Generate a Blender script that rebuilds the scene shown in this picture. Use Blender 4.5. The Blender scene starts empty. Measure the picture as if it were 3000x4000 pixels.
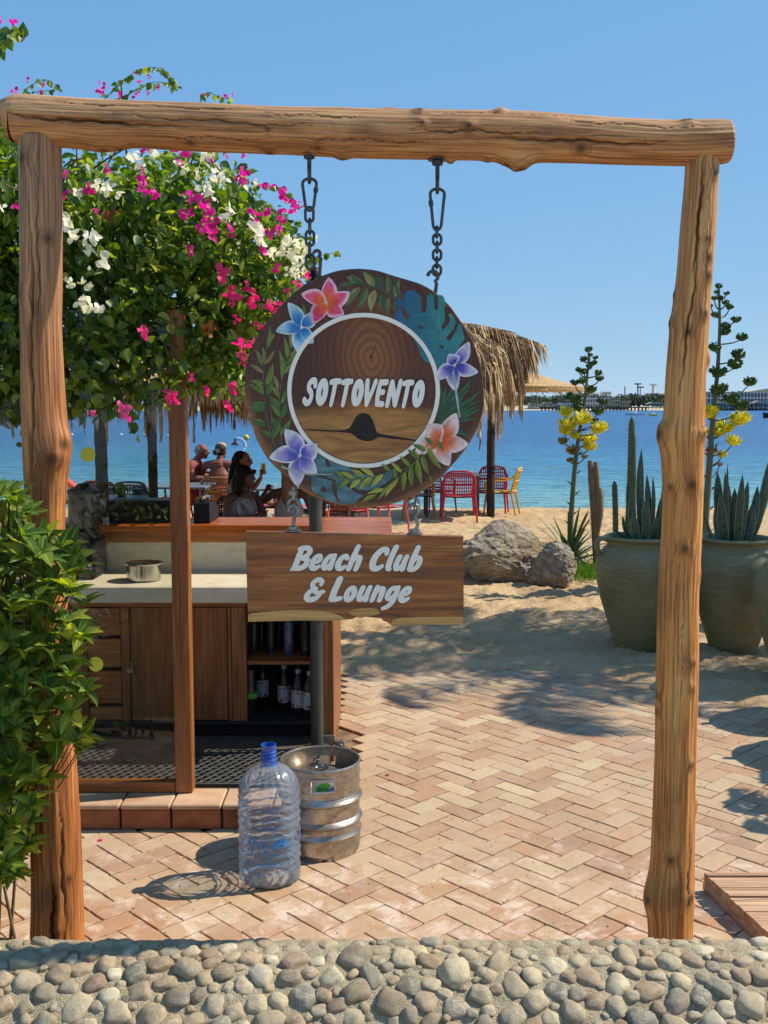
import bpy, math, random
import numpy as np
from mathutils import Vector, Matrix, noise as mnoise
from mathutils.geometry import tessellate_polygon
R = math.radians
sc = bpy.context.scene
COL = sc.collection
# ------------------------------------------------------------------ camera, sky, sun, exposure
EYE = 1.9; FPX = 4100.0; PITCH = math.atan(410 / FPX); K = 3000 / 1659.0
cam = bpy.data.cameras.new('camera'); cam_o = bpy.data.objects.new('camera', cam); COL.objects.link(cam_o)
cam_o.location = (0, 0, EYE); cam_o.rotation_euler = (math.pi / 2 - PITCH, 0, 0)
cam.sensor_fit = 'HORIZONTAL'; cam.sensor_width = 36; cam.lens = 36 * FPX / 3000; cam.clip_start = 0.05; cam.clip_end = 20000
sc.camera = cam_o
SUN_EL = R(47); SUN_AZ = R(13)           # azimuth measured from +X towards +Y
world = bpy.data.worlds.new('World'); sc.world = world; world.use_nodes = True
wn = world.node_tree.nodes; wl = world.node_tree.links
bg = wn['Background']; sky = wn.new('ShaderNodeTexSky'); sky.sky_type = 'NISHITA'; sky.sun_disc = False
sky.sun_elevation = SUN_EL; sky.sun_rotation = math.pi / 2 - SUN_AZ
sky.air_density = .6; sky.dust_density = 0.0; sky.ozone_density = 6.0; sky.altitude = 0
sp = wn.new('ShaderNodeSeparateColor'); cb = wn.new('ShaderNodeCombineColor'); wl.new(sky.outputs[0], sp.inputs[0])   # soft, even blue of a hazy noon sky
for ch, (pw, kk) in enumerate(((.50, 1.08), (.32, 1.84), (.13, 3.28))):
    a_ = wn.new('ShaderNodeMath'); a_.operation = 'POWER'; a_.inputs[1].default_value = pw; b_ = wn.new('ShaderNodeMath'); b_.operation = 'MULTIPLY'; b_.inputs[1].default_value = kk
    wl.new(sp.outputs[ch], a_.inputs[0]); wl.new(a_.outputs[0], b_.inputs[0]); wl.new(b_.outputs[0], cb.inputs[ch])
wl.new(cb.outputs[0], bg.inputs[0]); bg.inputs[1].default_value = 0.15
sun = bpy.data.lights.new('sun', 'SUN'); sun.energy = 4.5; sun.angle = R(0.53); sun.color = (1.0, 0.91, 0.77)
sun_o = bpy.data.objects.new('sun', sun); COL.objects.link(sun_o)
SD = Vector((math.cos(SUN_EL) * math.cos(SUN_AZ), math.cos(SUN_EL) * math.sin(SUN_AZ), math.sin(SUN_EL)))
sun_o.rotation_euler = SD.to_track_quat('Z', 'Y').to_euler()
sc.view_settings.view_transform = 'Standard'; sc.view_settings.look = 'None'
sc.view_settings.exposure = 0.38; sc.view_settings.gamma = 1.0; sc.view_settings.use_curve_mapping = False
sc.render.engine = 'CYCLES'
sc.cycles.max_bounces = 8; sc.cycles.transparent_max_bounces = 12; sc.cycles.caustics_refractive = False; sc.cycles.caustics_reflective = False
# ------------------------------------------------------------------ placing helpers
CT, ST = math.cos(PITCH), math.sin(PITCH)
def _ray(x, y):
    a = (x * K - 1500) / FPX; b = (2000 - y * K) / FPX
    return Vector((a, CT + b * ST, -ST + b * CT))
def at(x, y, Y):                    # the point a distance Y away seen at x, y
    r = _ray(x, y); return r * (Y / r.y) + Vector((0, 0, EYE))
def on(x, y, z=0.0):                # the point at height z seen at x, y
    r = _ray(x, y); return r * ((z - EYE) / r.z) + Vector((0, 0, EYE))
# ------------------------------------------------------------------ objects
def tag(o, label=None, cat=None, group=None, kind=None):
    if label: o['label'] = label
    if cat: o['category'] = cat
    if group: o['group'] = group
    if kind: o['kind'] = kind
    return o
def thing(name, loc, label, cat, group=None, rz=0.0):
    o = bpy.data.objects.new(name, None); COL.objects.link(o); o.location = loc; o.rotation_euler = (0, 0, rz); o.empty_display_size = .1
    return tag(o, label, cat, group)
def root_of(o):
    while o.parent: o = o.parent
    return o
def copy_tree(o, parent=None):
    c = o.copy(); COL.objects.link(c)
    if parent is not None: c.parent = parent
    for ch in [q for q in o.children]: copy_tree(ch, c)
    return c
class MB:                            # collects shapes, builds ONE mesh
    def __init__(s): s.v = []; s.f = []; s.c = []; s.uv = []
    def add(s, vs, fs, col=None):
        b = len(s.v); s.v.extend([tuple(q) for q in vs]); s.f.extend([tuple(b + i for i in f) for f in fs])
        if col is not None: s.c.extend(col if isinstance(col, list) else [col] * len(vs))
        return s
    def box(s, lo, hi, col=None):
        x0, y0, z0 = lo; x1, y1, z1 = hi
        v = [(x0,y0,z0),(x1,y0,z0),(x1,y1,z0),(x0,y1,z0),(x0,y0,z1),(x1,y0,z1),(x1,y1,z1),(x0,y1,z1)]
        return s.add(v, [(3,2,1,0),(4,5,6,7),(0,1,5,4),(1,2,6,5),(2,3,7,6),(3,0,4,7)], col)
    def bbox(s, lo, hi, b=0.004, col=None):   # box with chamfered edges
        lo = Vector(lo); hi = Vector(hi); c = (lo + hi) / 2; h = (hi - lo) / 2; b = min(b, min(h) * .45)
        vs = []
        for sx in (-1, 1):
            for sy in (-1, 1):
                for sz in (-1, 1):
                    vs += [(c.x+sx*h.x, c.y+sy*(h.y-b), c.z+sz*(h.z-b)), (c.x+sx*(h.x-b), c.y+sy*h.y, c.z+sz*(h.z-b)), (c.x+sx*(h.x-b), c.y+sy*(h.y-b), c.z+sz*h.z)]
        I = lambda x, y, z, k: ((x*2+y)*2+z)*3+k
        fs = [(I(0,0,0,0),I(0,0,1,0),I(0,1,1,0),I(0,1,0,0)),(I(1,0,0,0),I(1,1,0,0),I(1,1,1,0),I(1,0,1,0)),
              (I(0,0,0,1),I(1,0,0,1),I(1,0,1,1),I(0,0,1,1)),(I(0,1,0,1),I(0,1,1,1),I(1,1,1,1),I(1,1,0,1)),
              (I(0,0,0,2),I(0,1,0,2),I(1,1,0,2),I(1,0,0,2)),(I(0,0,1,2),I(1,0,1,2),I(1,1,1,2),I(0,1,1,2))]
        for a in (0, 1):
            for d in (0, 1):
                fs += [(I(a,d,0,0),I(a,d,1,0),I(a,d,1,1),I(a,d,0,1)), (I(a,0,d,0),I(a,1,d,0),I(a,1,d,2),I(a,0,d,2)), (I(0,a,d,1),I(1,a,d,1),I(1,a,d,2),I(0,a,d,2))]
        for x in (0,1):
            for y in (0,1):
                for z in (0,1): fs.append((I(x,y,z,0),I(x,y,z,1),I(x,y,z,2)))
        return s.add(vs, fs, col)
    def tube(s, pts, rad, n=8, caps=True, flat=1.0, col=None, closed=False):
        pts = [Vector(p) for p in pts]; m = len(pts)
        if not hasattr(rad, '__len__'): rad = [rad] * m
        vs = []; prev = None
        for i, p in enumerate(pts):
            if closed: t = pts[(i + 1) % m] - pts[i - 1]
            else: t = pts[min(i + 1, m - 1)] - pts[max(i - 1, 0)]
            t.normalize()
            if prev is None:
                a = Vector((0, 0, 1)) if abs(t.z) < .9 else Vector((0, 1, 0)); u = t.cross(a).normalized()
            else:
                u = (prev - t * prev.dot(t))
                u = u.normalized() if u.length > 1e-6 else t.orthogonal().normalized()
            prev = u; w = t.cross(u)
            for k in range(n):
                an = 2 * math.pi * k / n; vs.append(p + (u * math.cos(an) + w * math.sin(an) * flat) * rad[i])
        fs = []
        mm = m if closed else m - 1
        for i in range(mm):
            j = (i + 1) % m
            for k in range(n): fs.append((i*n+k, i*n+(k+1)%n, j*n+(k+1)%n, j*n+k))
        if caps and not closed: fs.append(tuple(range(n))[::-1]); fs.append(tuple((m-1)*n+k for k in range(n)))
        return s.add(vs, fs, col)
    def lathe(s, prof, c=(0, 0, 0), n=32, axis='z', caps=True, col=None, wob=0):
        vs = []
        for (r, z) in prof:
            for k in range(n):
                a = 2 * math.pi * k / n
                q = (r * math.cos(a), r * math.sin(a), z) if axis == 'z' else (r * math.cos(a), z, r * math.sin(a)) if axis == 'y' else (z, r * math.cos(a), r * math.sin(a))
                vs.append((q[0] + c[0], q[1] + c[1], q[2] + c[2]))
        fs = [(i*n+k, i*n+(k+1)%n, (i+1)*n+(k+1)%n, (i+1)*n+k) for i in range(len(prof)-1) for k in range(n)]
        if caps: fs.append(tuple(range(n))[::-1]); fs.append(tuple((len(prof)-1)*n+k for k in range(n)))
        return s.add(vs, fs, col)
    def ball(s, c, r, nu=12, nv=8, col=None):
        if not hasattr(r, '__len__'): r = (r, r, r)
        vs = [(c[0], c[1], c[2] - r[2])]
        for i in range(1, nv):
            p = math.pi * i / nv - math.pi / 2
            for k in range(nu):
                a = 2*math.pi*k/nu; vs.append((c[0]+r[0]*math.cos(p)*math.cos(a), c[1]+r[1]*math.cos(p)*math.sin(a), c[2]+r[2]*math.sin(p)))
        vs.append((c[0], c[1], c[2] + r[2])); t = len(vs) - 1
        fs = [(0, 1+(k+1)%nu, 1+k) for k in range(nu)]
        for i in range(nv-2):
            for k in range(nu): fs.append((1+i*nu+k, 1+i*nu+(k+1)%nu, 1+(i+1)*nu+(k+1)%nu, 1+(i+1)*nu+k))
        fs += [(t, 1+(nv-2)*nu+k, 1+(nv-2)*nu+(k+1)%nu) for k in range(nu)]
        return s.add(vs, fs, col)
    def grid(s, P, col=None):        # P[i][j] of points
        a = len(P); b = len(P[0]); vs = [q for row in P for q in row]
        return s.add(vs, [(i*b+j, i*b+j+1, (i+1)*b+j+1, (i+1)*b+j) for i in range(a-1) for j in range(b-1)], col)
    def prism(s, loops, y0, y1, col=None):   # loops of (x,z) in the XZ plane, extruded along Y; first outer, others holes
        L = [[Vector((x, z, 0)) for x, z in lp] for lp in loops]
        tri = tessellate_polygon(L); flat = [p for lp in L for p in lp]; n = len(flat)
        vs = [(p.x, y0, p.y) for p in flat] + [(p.x, y1, p.y) for p in flat]
        fs = [tuple(t) for t in tri] + [tuple(n + i for i in t[::-1]) for t in tri]
        o = 0
        for lp in L:
            m = len(lp)
            for i in range(m): j = (i+1) % m; fs.append((o+i, o+j, n+o+j, n+o+i))
            o += m
        return s.add(vs, fs, col)
    def mesh(s, name, smooth=False, off=(0, 0, 0), fix=True):
        me = bpy.data.meshes.new(name); off = Vector(off)
        v = np.array([tuple(q) for q in s.v], dtype=float) - np.array(off[:]) if len(s.v) else np.zeros((0, 3))
        me.from_pydata(v.tolist(), [], s.f)
        if s.c and len(s.c) == len(s.v):
            ca = me.color_attributes.new('Col', 'FLOAT_COLOR', 'POINT')
            ca.data.foreach_set('color', np.array([(c[0], c[1], c[2], 1) for c in s.c], dtype=np.float32).ravel())
        if smooth: me.shade_smooth()
        me.update(); return me
    def build(s, name, mat, parent=None, smooth=False, loc=None, normals=True):
        off = root_of(parent).location if (parent is not None and loc is None) else Vector(loc) if (loc is not None and parent is None) else Vector((0, 0, 0))
        me = s.mesh(name, smooth, off)
        if normals: fixn(me)
        if mat: me.materials.append(mat)
        o = bpy.data.objects.new(name, me); COL.objects.link(o)
        if parent is not None: o.parent = parent
        elif loc is not None: o.location = loc
        if smooth: auto(me)
        return o
def fixn(me):
    import bmesh
    if len(me.polygons) > 60000: return
    bm = bmesh.new(); bm.from_mesh(me); bmesh.ops.recalc_face_normals(bm, faces=bm.faces); bm.to_mesh(me); bm.free()
def auto(me, ang=40):
    try: me.set_sharp_from_angle(angle=R(ang))
    except Exception: pass
def inst(name, me, parent, loc, rot=(0, 0, 0), scale=(1, 1, 1)):   # an object that shares mesh data; loc in world
    o = bpy.data.objects.new(name, me); COL.objects.link(o)
    if parent is not None: o.parent = parent; loc = Vector(loc) - root_of(parent).location
    o.location = loc; o.rotation_euler = rot; o.scale = scale
    return o
def catmull(P, n):
    P = [np.array(p, float) for p in P]; m = len(P); out = []
    for t in np.linspace(0, m - 1, n):
        i = min(int(t), m - 2); f = t - i
        a = P[max(i-1, 0)]; b = P[i]; c = P[i+1]; d = P[min(i+2, m-1)]
        out.append(.5*((2*b)+(-a+c)*f+(2*a-5*b+4*c-d)*f*f+(-a+3*b-3*c+d)*f**3))
    return out
def fbm(x, y, z=0, oct=4, s=1.0):
    return mnoise.fractal(Vector((x*s, y*s, z*s)), 0.7, 2.1, oct)
# ------------------------------------------------------------------ materials
def srgb(r, g, b):
    f = lambda c: (c/255/12.92) if c/255 <= .04045 else ((c/255+.055)/1.055)**2.4
    return (f(r), f(g), f(b))
class Mt:
    def __init__(s, name):
        s.m = bpy.data.materials.new(name); s.m.use_nodes = True; s.t = s.m.node_tree; s.n = s.t.nodes; s.l = s.t.links
        s.b = s.n['Principled BSDF']; s.out = s.n['Material Output']
    def N(s, t, **kw):
        n = s.n.new(t)
        for k, v in kw.items(): setattr(n, k, v)
        return n
    def set(s, sock, v):
        if isinstance(v, bpy.types.NodeSocket): s.l.new(v, sock)
        elif isinstance(v, (tuple, list)) and len(v) == 3 and sock.type == 'RGBA': sock.default_value = (*v, 1)
        else: sock.default_value = v
    def p(s, name, v): s.set(s.b.inputs[name], v); return s
    def co(s, w='Object'): return s.N('ShaderNodeTexCoord').outputs[w]
    def mp(s, v, scale=(1, 1, 1), rot=(0, 0, 0), loc=(0, 0, 0)):
        n = s.N('ShaderNodeMapping'); s.l.new(v, n.inputs[0]); n.inputs['Scale'].default_value = scale; n.inputs['Rotation'].default_value = rot; n.inputs['Location'].default_value = loc
        return n.outputs[0]
    def noise(s, v, scale=5, det=4, rough=.55, dist=0, out='Fac'):
        n = s.N('ShaderNodeTexNoise'); s.set(n.inputs['Vector'], v); n.inputs['Scale'].default_value = scale; n.inputs['Detail'].default_value = det; n.inputs['Roughness'].default_value = rough; n.inputs['Distortion'].default_value = dist
        return n.outputs[out]
    def voro(s, v, scale=5, feat='F1', out='Distance', rnd=1):
        n = s.N('ShaderNodeTexVoronoi', feature=feat); s.set(n.inputs['Vector'], v); n.inputs['Scale'].default_value = scale; n.inputs['Randomness'].default_value = rnd
        return n.outputs[out]
    def ramp(s, f, stops, interp='LINEAR'):
        n = s.N('ShaderNodeValToRGB'); s.l.new(f, n.inputs[0]); cr = n.color_ramp; cr.interpolation = interp
        while len(cr.elements) < len(stops): cr.elements.new(.5)
        for e, (p, c) in zip(cr.elements, stops):
            e.position = p; e.color = (*c, 1) if hasattr(c, '__len__') else (c, c, c, 1)
        return n.outputs[0]
    def mix(s, f, a, b, mode='MIX'):
        n = s.N('ShaderNodeMix', data_type='RGBA', blend_type=mode); s.set(n.inputs[0], f); s.set(n.inputs[6], a); s.set(n.inputs[7], b)
        return n.outputs[2]
    def math(s, op, a, b=0.0, c=0.0, clamp=False):
        n = s.N('ShaderNodeMath', operation=op, use_clamp=clamp); s.set(n.inputs[0], a); s.set(n.inputs[1], b); s.set(n.inputs[2], c)
        return n.outputs[0]
    def sep(s, v): n = s.N('ShaderNodeSeparateXYZ'); s.l.new(v, n.inputs[0]); return n.outputs
    def comb(s, x, y, z): n = s.N('ShaderNodeCombineXYZ'); s.set(n.inputs[0], x); s.set(n.inputs[1], y); s.set(n.inputs[2], z); return n.outputs[0]
    def attr(s, name, out='Fac'): n = s.N('ShaderNodeAttribute'); n.attribute_name = name; return n.outputs[out]
    def rnd(s): return s.N('ShaderNodeObjectInfo').outputs['Random']
    def bump(s, h, st=.5, d=.01, prev=None):
        n = s.N('ShaderNodeBump'); n.inputs['Strength'].default_value = st; n.inputs['Distance'].default_value = d; s.l.new(h, n.inputs['Height'])
        if prev is not None: s.l.new(prev, n.inputs['Normal'])
        s.l.new(n.outputs[0], s.b.inputs['Normal']); return n.outputs[0]
    def hsv(s, c, h=.5, sa=1.0, v=1.0):
        n = s.N('ShaderNodeHueSaturation'); s.set(n.inputs['Color'], c); s.set(n.inputs['Hue'], h); s.set(n.inputs['Saturation'], sa); s.set(n.inputs['Value'], v); return n.outputs[0]
def simple(name, c1, c2=None, rough=.6, scale=8, metal=0.0, bump=0.0, bscale=None, bd=.004, stretch=(1, 1, 1), rndv=0.0, spec=.5, det=5):
    m = Mt(name); co = m.mp(m.co(), stretch); c2 = c2 or tuple(q * .75 for q in c1)
    f = m.noise(co, scale, det); c = m.mix(m.ramp(f, [(.3, 0.0), (.7, 1.0)]), c1, c2)
    if rndv: c = m.hsv(c, v=m.math('ADD', m.math('MULTIPLY', m.rnd(), 2 * rndv), 1 - rndv))
    m.p('Base Color', c); m.p('Roughness', m.math('ADD', m.math('MULTIPLY', f, .2), rough - .1)); m.p('Metallic', metal); m.p('Specular IOR Level', spec)
    if bump: m.bump(m.noise(co, bscale or scale * 6, 6), bump, bd)
    return m.m
def woodmat(name, dark, mid, light, ax='x', rough=.5, sc_=1.0, gloss=None, bump=.3, fig=1.0):
    # sawn timber: grain runs along the axis ax of the object's own coordinates
    m = Mt(name); st = {'x': (1.2, 14, 14), 'y': (14, 1.2, 14), 'z': (14, 14, 1.2)}[ax]; st2 = {'x': (2.5, 110, 110), 'y': (110, 2.5, 110), 'z': (110, 110, 2.5)}[ax]
    r = m.rnd(); off = m.comb(m.math('MULTIPLY', r, 13.0), m.math('MULTIPLY', r, 7.0), m.math('MULTIPLY', r, 5.0))
    co = m.N('ShaderNodeVectorMath', operation='ADD'); m.l.new(m.co(), co.inputs[0]); m.l.new(off, co.inputs[1]); co = co.outputs[0]
    a = m.noise(m.mp(co, st), 1.0 * sc_ * 1.0, 5, .6, 1.2 * fig); b = m.noise(m.mp(co, st2), 1.0 * sc_, 4, .6, .3)
    c = m.ramp(a, [(.25, dark), (.48, mid), (.72, light)]); c = m.mix(m.math('MULTIPLY', m.ramp(b, [(.35, 1.0), (.55, 0.0)]), .55), c, tuple(q * .45 for q in dark))
    m.p('Base Color', c); m.p('Roughness', rough if gloss is None else gloss); m.bump(b, bump, .002)
    return m.m
def leafmat(name, c1, c2, c3, trans=.35, rough=.42, vein=False):
    m = Mt(name); r = m.math('FRACT', m.math('ADD', m.attr('rnd'), m.rnd()))
    c = m.ramp(r, [(0, c1), (.55, c2), (1, c3)])
    if vein:
        uv = m.sep(m.co('UV')); ab = m.math('ABSOLUTE', m.math('SUBTRACT', uv[0], .5))
        w = m.math('SINE', m.math('MULTIPLY', m.math('SUBTRACT', uv[1], m.math('MULTIPLY', ab, .7)), 75.0))
        c = m.mix(m.ramp(ab, [(0.0, .9), (.035, 0.0)]), c, tuple(min(1, q * 2.2) for q in c3)); m.bump(w, .55, .0035)
    else:
        m.bump(m.noise(m.co(), 60, 3), .3, .003)
    m.p('Base Color', c); m.p('Roughness', rough)
    tr = m.N('ShaderNodeBsdfTranslucent'); m.l.new(m.hsv(c, h=.485, sa=1.15, v=1.9), tr.inputs[0])
    mx = m.N('ShaderNodeMixShader'); mx.inputs[0].default_value = trans; m.l.new(m.b.outputs[0], mx.inputs[1]); m.l.new(tr.outputs[0], mx.inputs[2]); m.l.new(mx.outputs[0], m.out.inputs[0])
    return m.m
M = {}
def build_materials():
    # weathered log: UV = metres along, metres round
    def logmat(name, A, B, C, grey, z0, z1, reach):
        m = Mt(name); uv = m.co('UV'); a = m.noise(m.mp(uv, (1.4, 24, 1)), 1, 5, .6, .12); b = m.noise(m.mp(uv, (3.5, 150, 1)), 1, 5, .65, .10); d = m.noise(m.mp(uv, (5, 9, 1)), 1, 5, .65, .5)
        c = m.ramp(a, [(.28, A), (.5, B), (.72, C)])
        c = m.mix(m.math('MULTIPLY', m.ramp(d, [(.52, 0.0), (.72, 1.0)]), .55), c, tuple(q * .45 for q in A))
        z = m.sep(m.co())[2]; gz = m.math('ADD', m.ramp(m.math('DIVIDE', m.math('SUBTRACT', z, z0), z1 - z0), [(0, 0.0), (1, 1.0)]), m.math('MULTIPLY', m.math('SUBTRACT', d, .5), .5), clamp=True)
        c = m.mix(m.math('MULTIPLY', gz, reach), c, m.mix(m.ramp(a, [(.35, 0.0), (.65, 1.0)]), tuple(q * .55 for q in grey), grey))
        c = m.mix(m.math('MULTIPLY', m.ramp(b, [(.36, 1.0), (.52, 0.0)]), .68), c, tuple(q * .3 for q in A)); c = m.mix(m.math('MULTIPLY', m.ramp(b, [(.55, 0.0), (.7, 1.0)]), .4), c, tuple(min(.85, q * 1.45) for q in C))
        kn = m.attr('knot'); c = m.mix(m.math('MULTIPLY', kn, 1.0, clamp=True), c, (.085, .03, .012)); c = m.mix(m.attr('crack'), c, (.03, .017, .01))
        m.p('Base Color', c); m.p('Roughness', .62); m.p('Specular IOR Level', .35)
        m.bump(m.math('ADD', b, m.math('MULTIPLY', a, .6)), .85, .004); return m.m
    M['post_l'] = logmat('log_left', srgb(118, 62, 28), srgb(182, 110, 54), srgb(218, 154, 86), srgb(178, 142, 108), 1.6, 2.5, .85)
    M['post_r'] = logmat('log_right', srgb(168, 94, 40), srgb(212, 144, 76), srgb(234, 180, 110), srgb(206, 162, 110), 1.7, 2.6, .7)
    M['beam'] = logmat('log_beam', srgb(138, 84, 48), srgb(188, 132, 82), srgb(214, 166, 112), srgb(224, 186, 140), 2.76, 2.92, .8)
    # fired clay bricks
    m = Mt('clay_brick'); r = m.math('FRACT', m.math('ADD', m.attr('rnd'), m.rnd())); geo = m.N('ShaderNodeNewGeometry').outputs['Position']
    c = m.ramp(r, [(0, srgb(168, 134, 105)), (.2, srgb(178, 150, 121)), (.42, srgb(187, 164, 131)), (.6, srgb(174, 136, 103)), (.78, srgb(158, 126, 102)), (1, srgb(194, 174, 138))], 'CONSTANT' if False else 'LINEAR')
    n1 = m.noise(geo, 9, 6, .65); n2 = m.noise(geo, 38, 5, .7, .5); n3 = m.noise(geo, 260, 3, .7)
    c = m.mix(m.math('MULTIPLY', m.ramp(n1, [(.45, 0.0), (.72, 1.0)]), .28), c, srgb(172, 126, 94))
    c = m.mix(m.math('MULTIPLY', m.ramp(n2, [(.55, 0.0), (.75, 1.0)]), .35), c, srgb(120, 96, 76))
    yy = m.sep(geo); near = m.ramp(m.math('ADD', m.math('MULTIPLY', m.math('SUBTRACT', 5.0, yy[1]), .55), m.math('MULTIPLY', m.math('SUBTRACT', n1, .5), 2.2)), [(.25, 0.0), (.8, 1.0)])
    c = m.mix(m.math('MULTIPLY', near, .30), c, srgb(190, 126, 84))
    ef = m.math('MULTIPLY', m.ramp(m.noise(geo, 6.5, 6, .7, .6), [(.48, 0.0), (.62, 1.0)]), m.math('MULTIPLY', near, m.ramp(n3, [(.35, .35), (.6, 1.0)])))
    c = m.mix(m.math('MULTIPLY', ef, .75), c, srgb(240, 228, 212)); c = m.mix(m.math('MULTIPLY', m.ramp(n3, [(.62, 0.0), (.72, 1.0)]), .35), c, srgb(108, 80, 62))
    sand = m.ramp(m.noise(geo, 2.2, 5, .65), [(.42, 0.15), (.66, 1.0)]); c = m.mix(m.math('MULTIPLY', sand, .36), c, srgb(204, 182, 152))
    m.p('Base Color', c); m.p('Roughness', .85); m.p('Specular IOR Level', .25); m.bump(m.math('ADD', n3, m.math('MULTIPLY', n2, 1.5)), .7, .0022); M['brick'] = m.m
    M['joint'] = simple('sandy_joint', srgb(150, 124, 96), srgb(84, 66, 48), .95, 14, bump=.5, bscale=120)
    # sand
    m = Mt('beach_sand'); g = m.N('ShaderNodeNewGeometry').outputs['Position']; a = m.noise(g, 1.4, 6, .6); b = m.noise(g, 16, 6, .65, .4); d = m.noise(g, 220, 3, .8)
    c = m.mix(m.ramp(a, [(.35, 0.0), (.7, 1.0)]), srgb(206, 180, 140), srgb(182, 152, 112)); c = m.mix(m.math('MULTIPLY', m.ramp(b, [(.35, 1.0), (.55, 0.0)]), .35), c, srgb(164, 126, 84))
    c = m.mix(m.math('MULTIPLY', m.ramp(d, [(.6, 0.0), (.7, 1.0)]), .4), c, srgb(110, 84, 60))
    wet = m.ramp(m.sep(g)[2], [(0, 1.0), (1, 0.0)]); wz = m.math('SUBTRACT', m.math('MULTIPLY', m.sep(g)[2], 10.0), -3.6); c = m.mix(m.math('SUBTRACT', .6, wz, clamp=True), c, srgb(150, 122, 88))
    m.p('Base Color', c); m.p('Roughness', .95); m.p('Specular IOR Level', .15); m.bump(m.math('ADD', m.math('MULTIPLY', b, 1.0), m.math('MULTIPLY', d, .12)), .9, .035); M['sand'] = m.m
    # sea
    m = Mt('sea_water'); g = m.N('ShaderNodeNewGeometry').outputs['Position']; s_ = m.sep(g)
    big = m.noise(m.mp(g, (.012, .05, 1)), 1, 4, .6); yv = m.math('ADD', s_[1], m.math('MULTIPLY', m.math('SUBTRACT', big, .5), 26.0))
    c = m.ramp(m.math('DIVIDE', m.math('SUBTRACT', yv, 20.0), 130.0, clamp=True), [(0, (.22, .46, .46)), (.08, (.12, .38, .46)), (.18, (.04, .25, .43)), (.38, (.016, .155, .38)), (1, (.012, .13, .35))])
    w1 = m.noise(m.mp(g, (1.0, 2.6, 1)), .9, 5, .65, .6); w2 = m.noise(m.mp(g, (1.0, 2.4, 1)), 3.4, 4, .6, .4); w3 = m.noise(m.mp(g, (.10, .30, 1)), 1, 4, .6)
    h = m.math('ADD', m.math('MULTIPLY', w1, 1.0), m.math('ADD', m.math('MULTIPLY', w2, .35), m.math('MULTIPLY', w3, 1.6)))
    c = m.mix(m.math('MULTIPLY', m.ramp(w1, [(.44, 1.0), (.54, 0.0)]), .6), c, m.hsv(c, v=.42))
    m.p('Base Color', c); m.p('Roughness', .25); m.p('IOR', 1.33); m.p('Specular IOR Level', .28); m.bump(h, 1.0, .42); M['sea'] = m.m
    # stone etc
    m = Mt('pebble_stone'); r = m.rnd(); r2 = m.math('FRACT', m.math('MULTIPLY', m.math('ADD', r, m.attr('rnd')), 7.31)); co = m.N('ShaderNodeNewGeometry').outputs['Position']
    c = m.ramp(m.math('FRACT', m.math('ADD', r, m.attr('rnd'))), [(0, srgb(172, 156, 124)), (.14, srgb(204, 186, 148)), (.28, srgb(150, 138, 116)), (.42, srgb(190, 172, 136)), (.54, srgb(164, 138, 106)), (.66, srgb(126, 122, 104)), (.78, srgb(212, 198, 164)), (.9, srgb(150, 124, 96)), (1, srgb(184, 160, 128))])
    ang = m.N('ShaderNodeVectorMath', operation='ADD'); m.l.new(co, ang.inputs[0]); m.l.new(m.comb(m.math('MULTIPLY', r, 9.0), m.math('MULTIPLY', r, 4.0), r2), ang.inputs[1])
    n1 = m.noise(ang.outputs[0], 38, 7, .7, .8); n2 = m.noise(m.mp(ang.outputs[0], (1, 1, 3), (.4, .7, .2)), 20, 4, .6, 1.4); n3 = m.noise(co, 330, 4, .75)
    c = m.mix(m.math('MULTIPLY', m.ramp(n2, [(.47, 0.0), (.53, 1.0), (.58, 0.0)]), m.math('MULTIPLY', r2, .5)), c, srgb(222, 208, 180)); c = m.mix(m.math('MULTIPLY', m.ramp(n1, [(.38, 1.0), (.58, 0.0)]), .45), c, m.hsv(c, v=.62)); c = m.mix(m.math('MULTIPLY', m.ramp(m.noise(co, 9, 4, .7), [(.5, 0.0), (.7, 1.0)]), .45), c, srgb(110, 94, 70)); c = m.mix(m.math('MULTIPLY', m.ramp(n3, [(.58, 0.0), (.66, 1.0)]), .25), c, srgb(90, 86, 78))
    m.p('Base Color', c); m.p('Roughness', .68); m.bump(m.math('ADD', n1, m.math('MULTIPLY', n3, .4)), .8, .006); M['pebble'] = m.m
    m = Mt('wall_mortar'); g = m.co(); a = m.noise(g, 30, 6, .7); b = m.noise(g, 330, 4, .8); v = m.voro(g, 210)
    c = m.mix(m.ramp(a, [(.35, 0.0), (.65, 1.0)]), srgb(204, 190, 158), srgb(178, 160, 126)); c = m.mix(m.math('MULTIPLY', m.ramp(b, [(.58, 0.0), (.68, 1.0)]), .6), c, srgb(120, 104, 82)); c = m.mix(m.math('MULTIPLY', m.ramp(v, [(.1, 1.0), (.3, 0.0)]), .35), c, srgb(230, 220, 196))
    m.p('Base Color', c); m.p('Roughness', .95); m.bump(m.math('ADD', m.math('ADD', a, b), v), 1.0, .006); M['mortar'] = m.m
    m = Mt('boulder_stone'); g = m.co(); a = m.noise(g, 3, 8, .65, .6); b = m.noise(m.mp(g, (1, 1, 3), (.3, .4, .2)), 12, 8, .7, .8); c = m.mix(m.ramp(a, [(.4, 0.0), (.62, 1.0)]), srgb(198, 188, 168), srgb(164, 140, 104)); c = m.mix(m.math('MULTIPLY', m.ramp(b, [(.4, 1.0), (.55, 0.0)]), .6), c, srgb(84, 76, 62))
    m.p('Base Color', c); m.p('Roughness', .9); m.bump(m.math('ADD', m.math('MULTIPLY', a, 2.0), b), 1.0, .05); M['boulder'] = m.m
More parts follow.
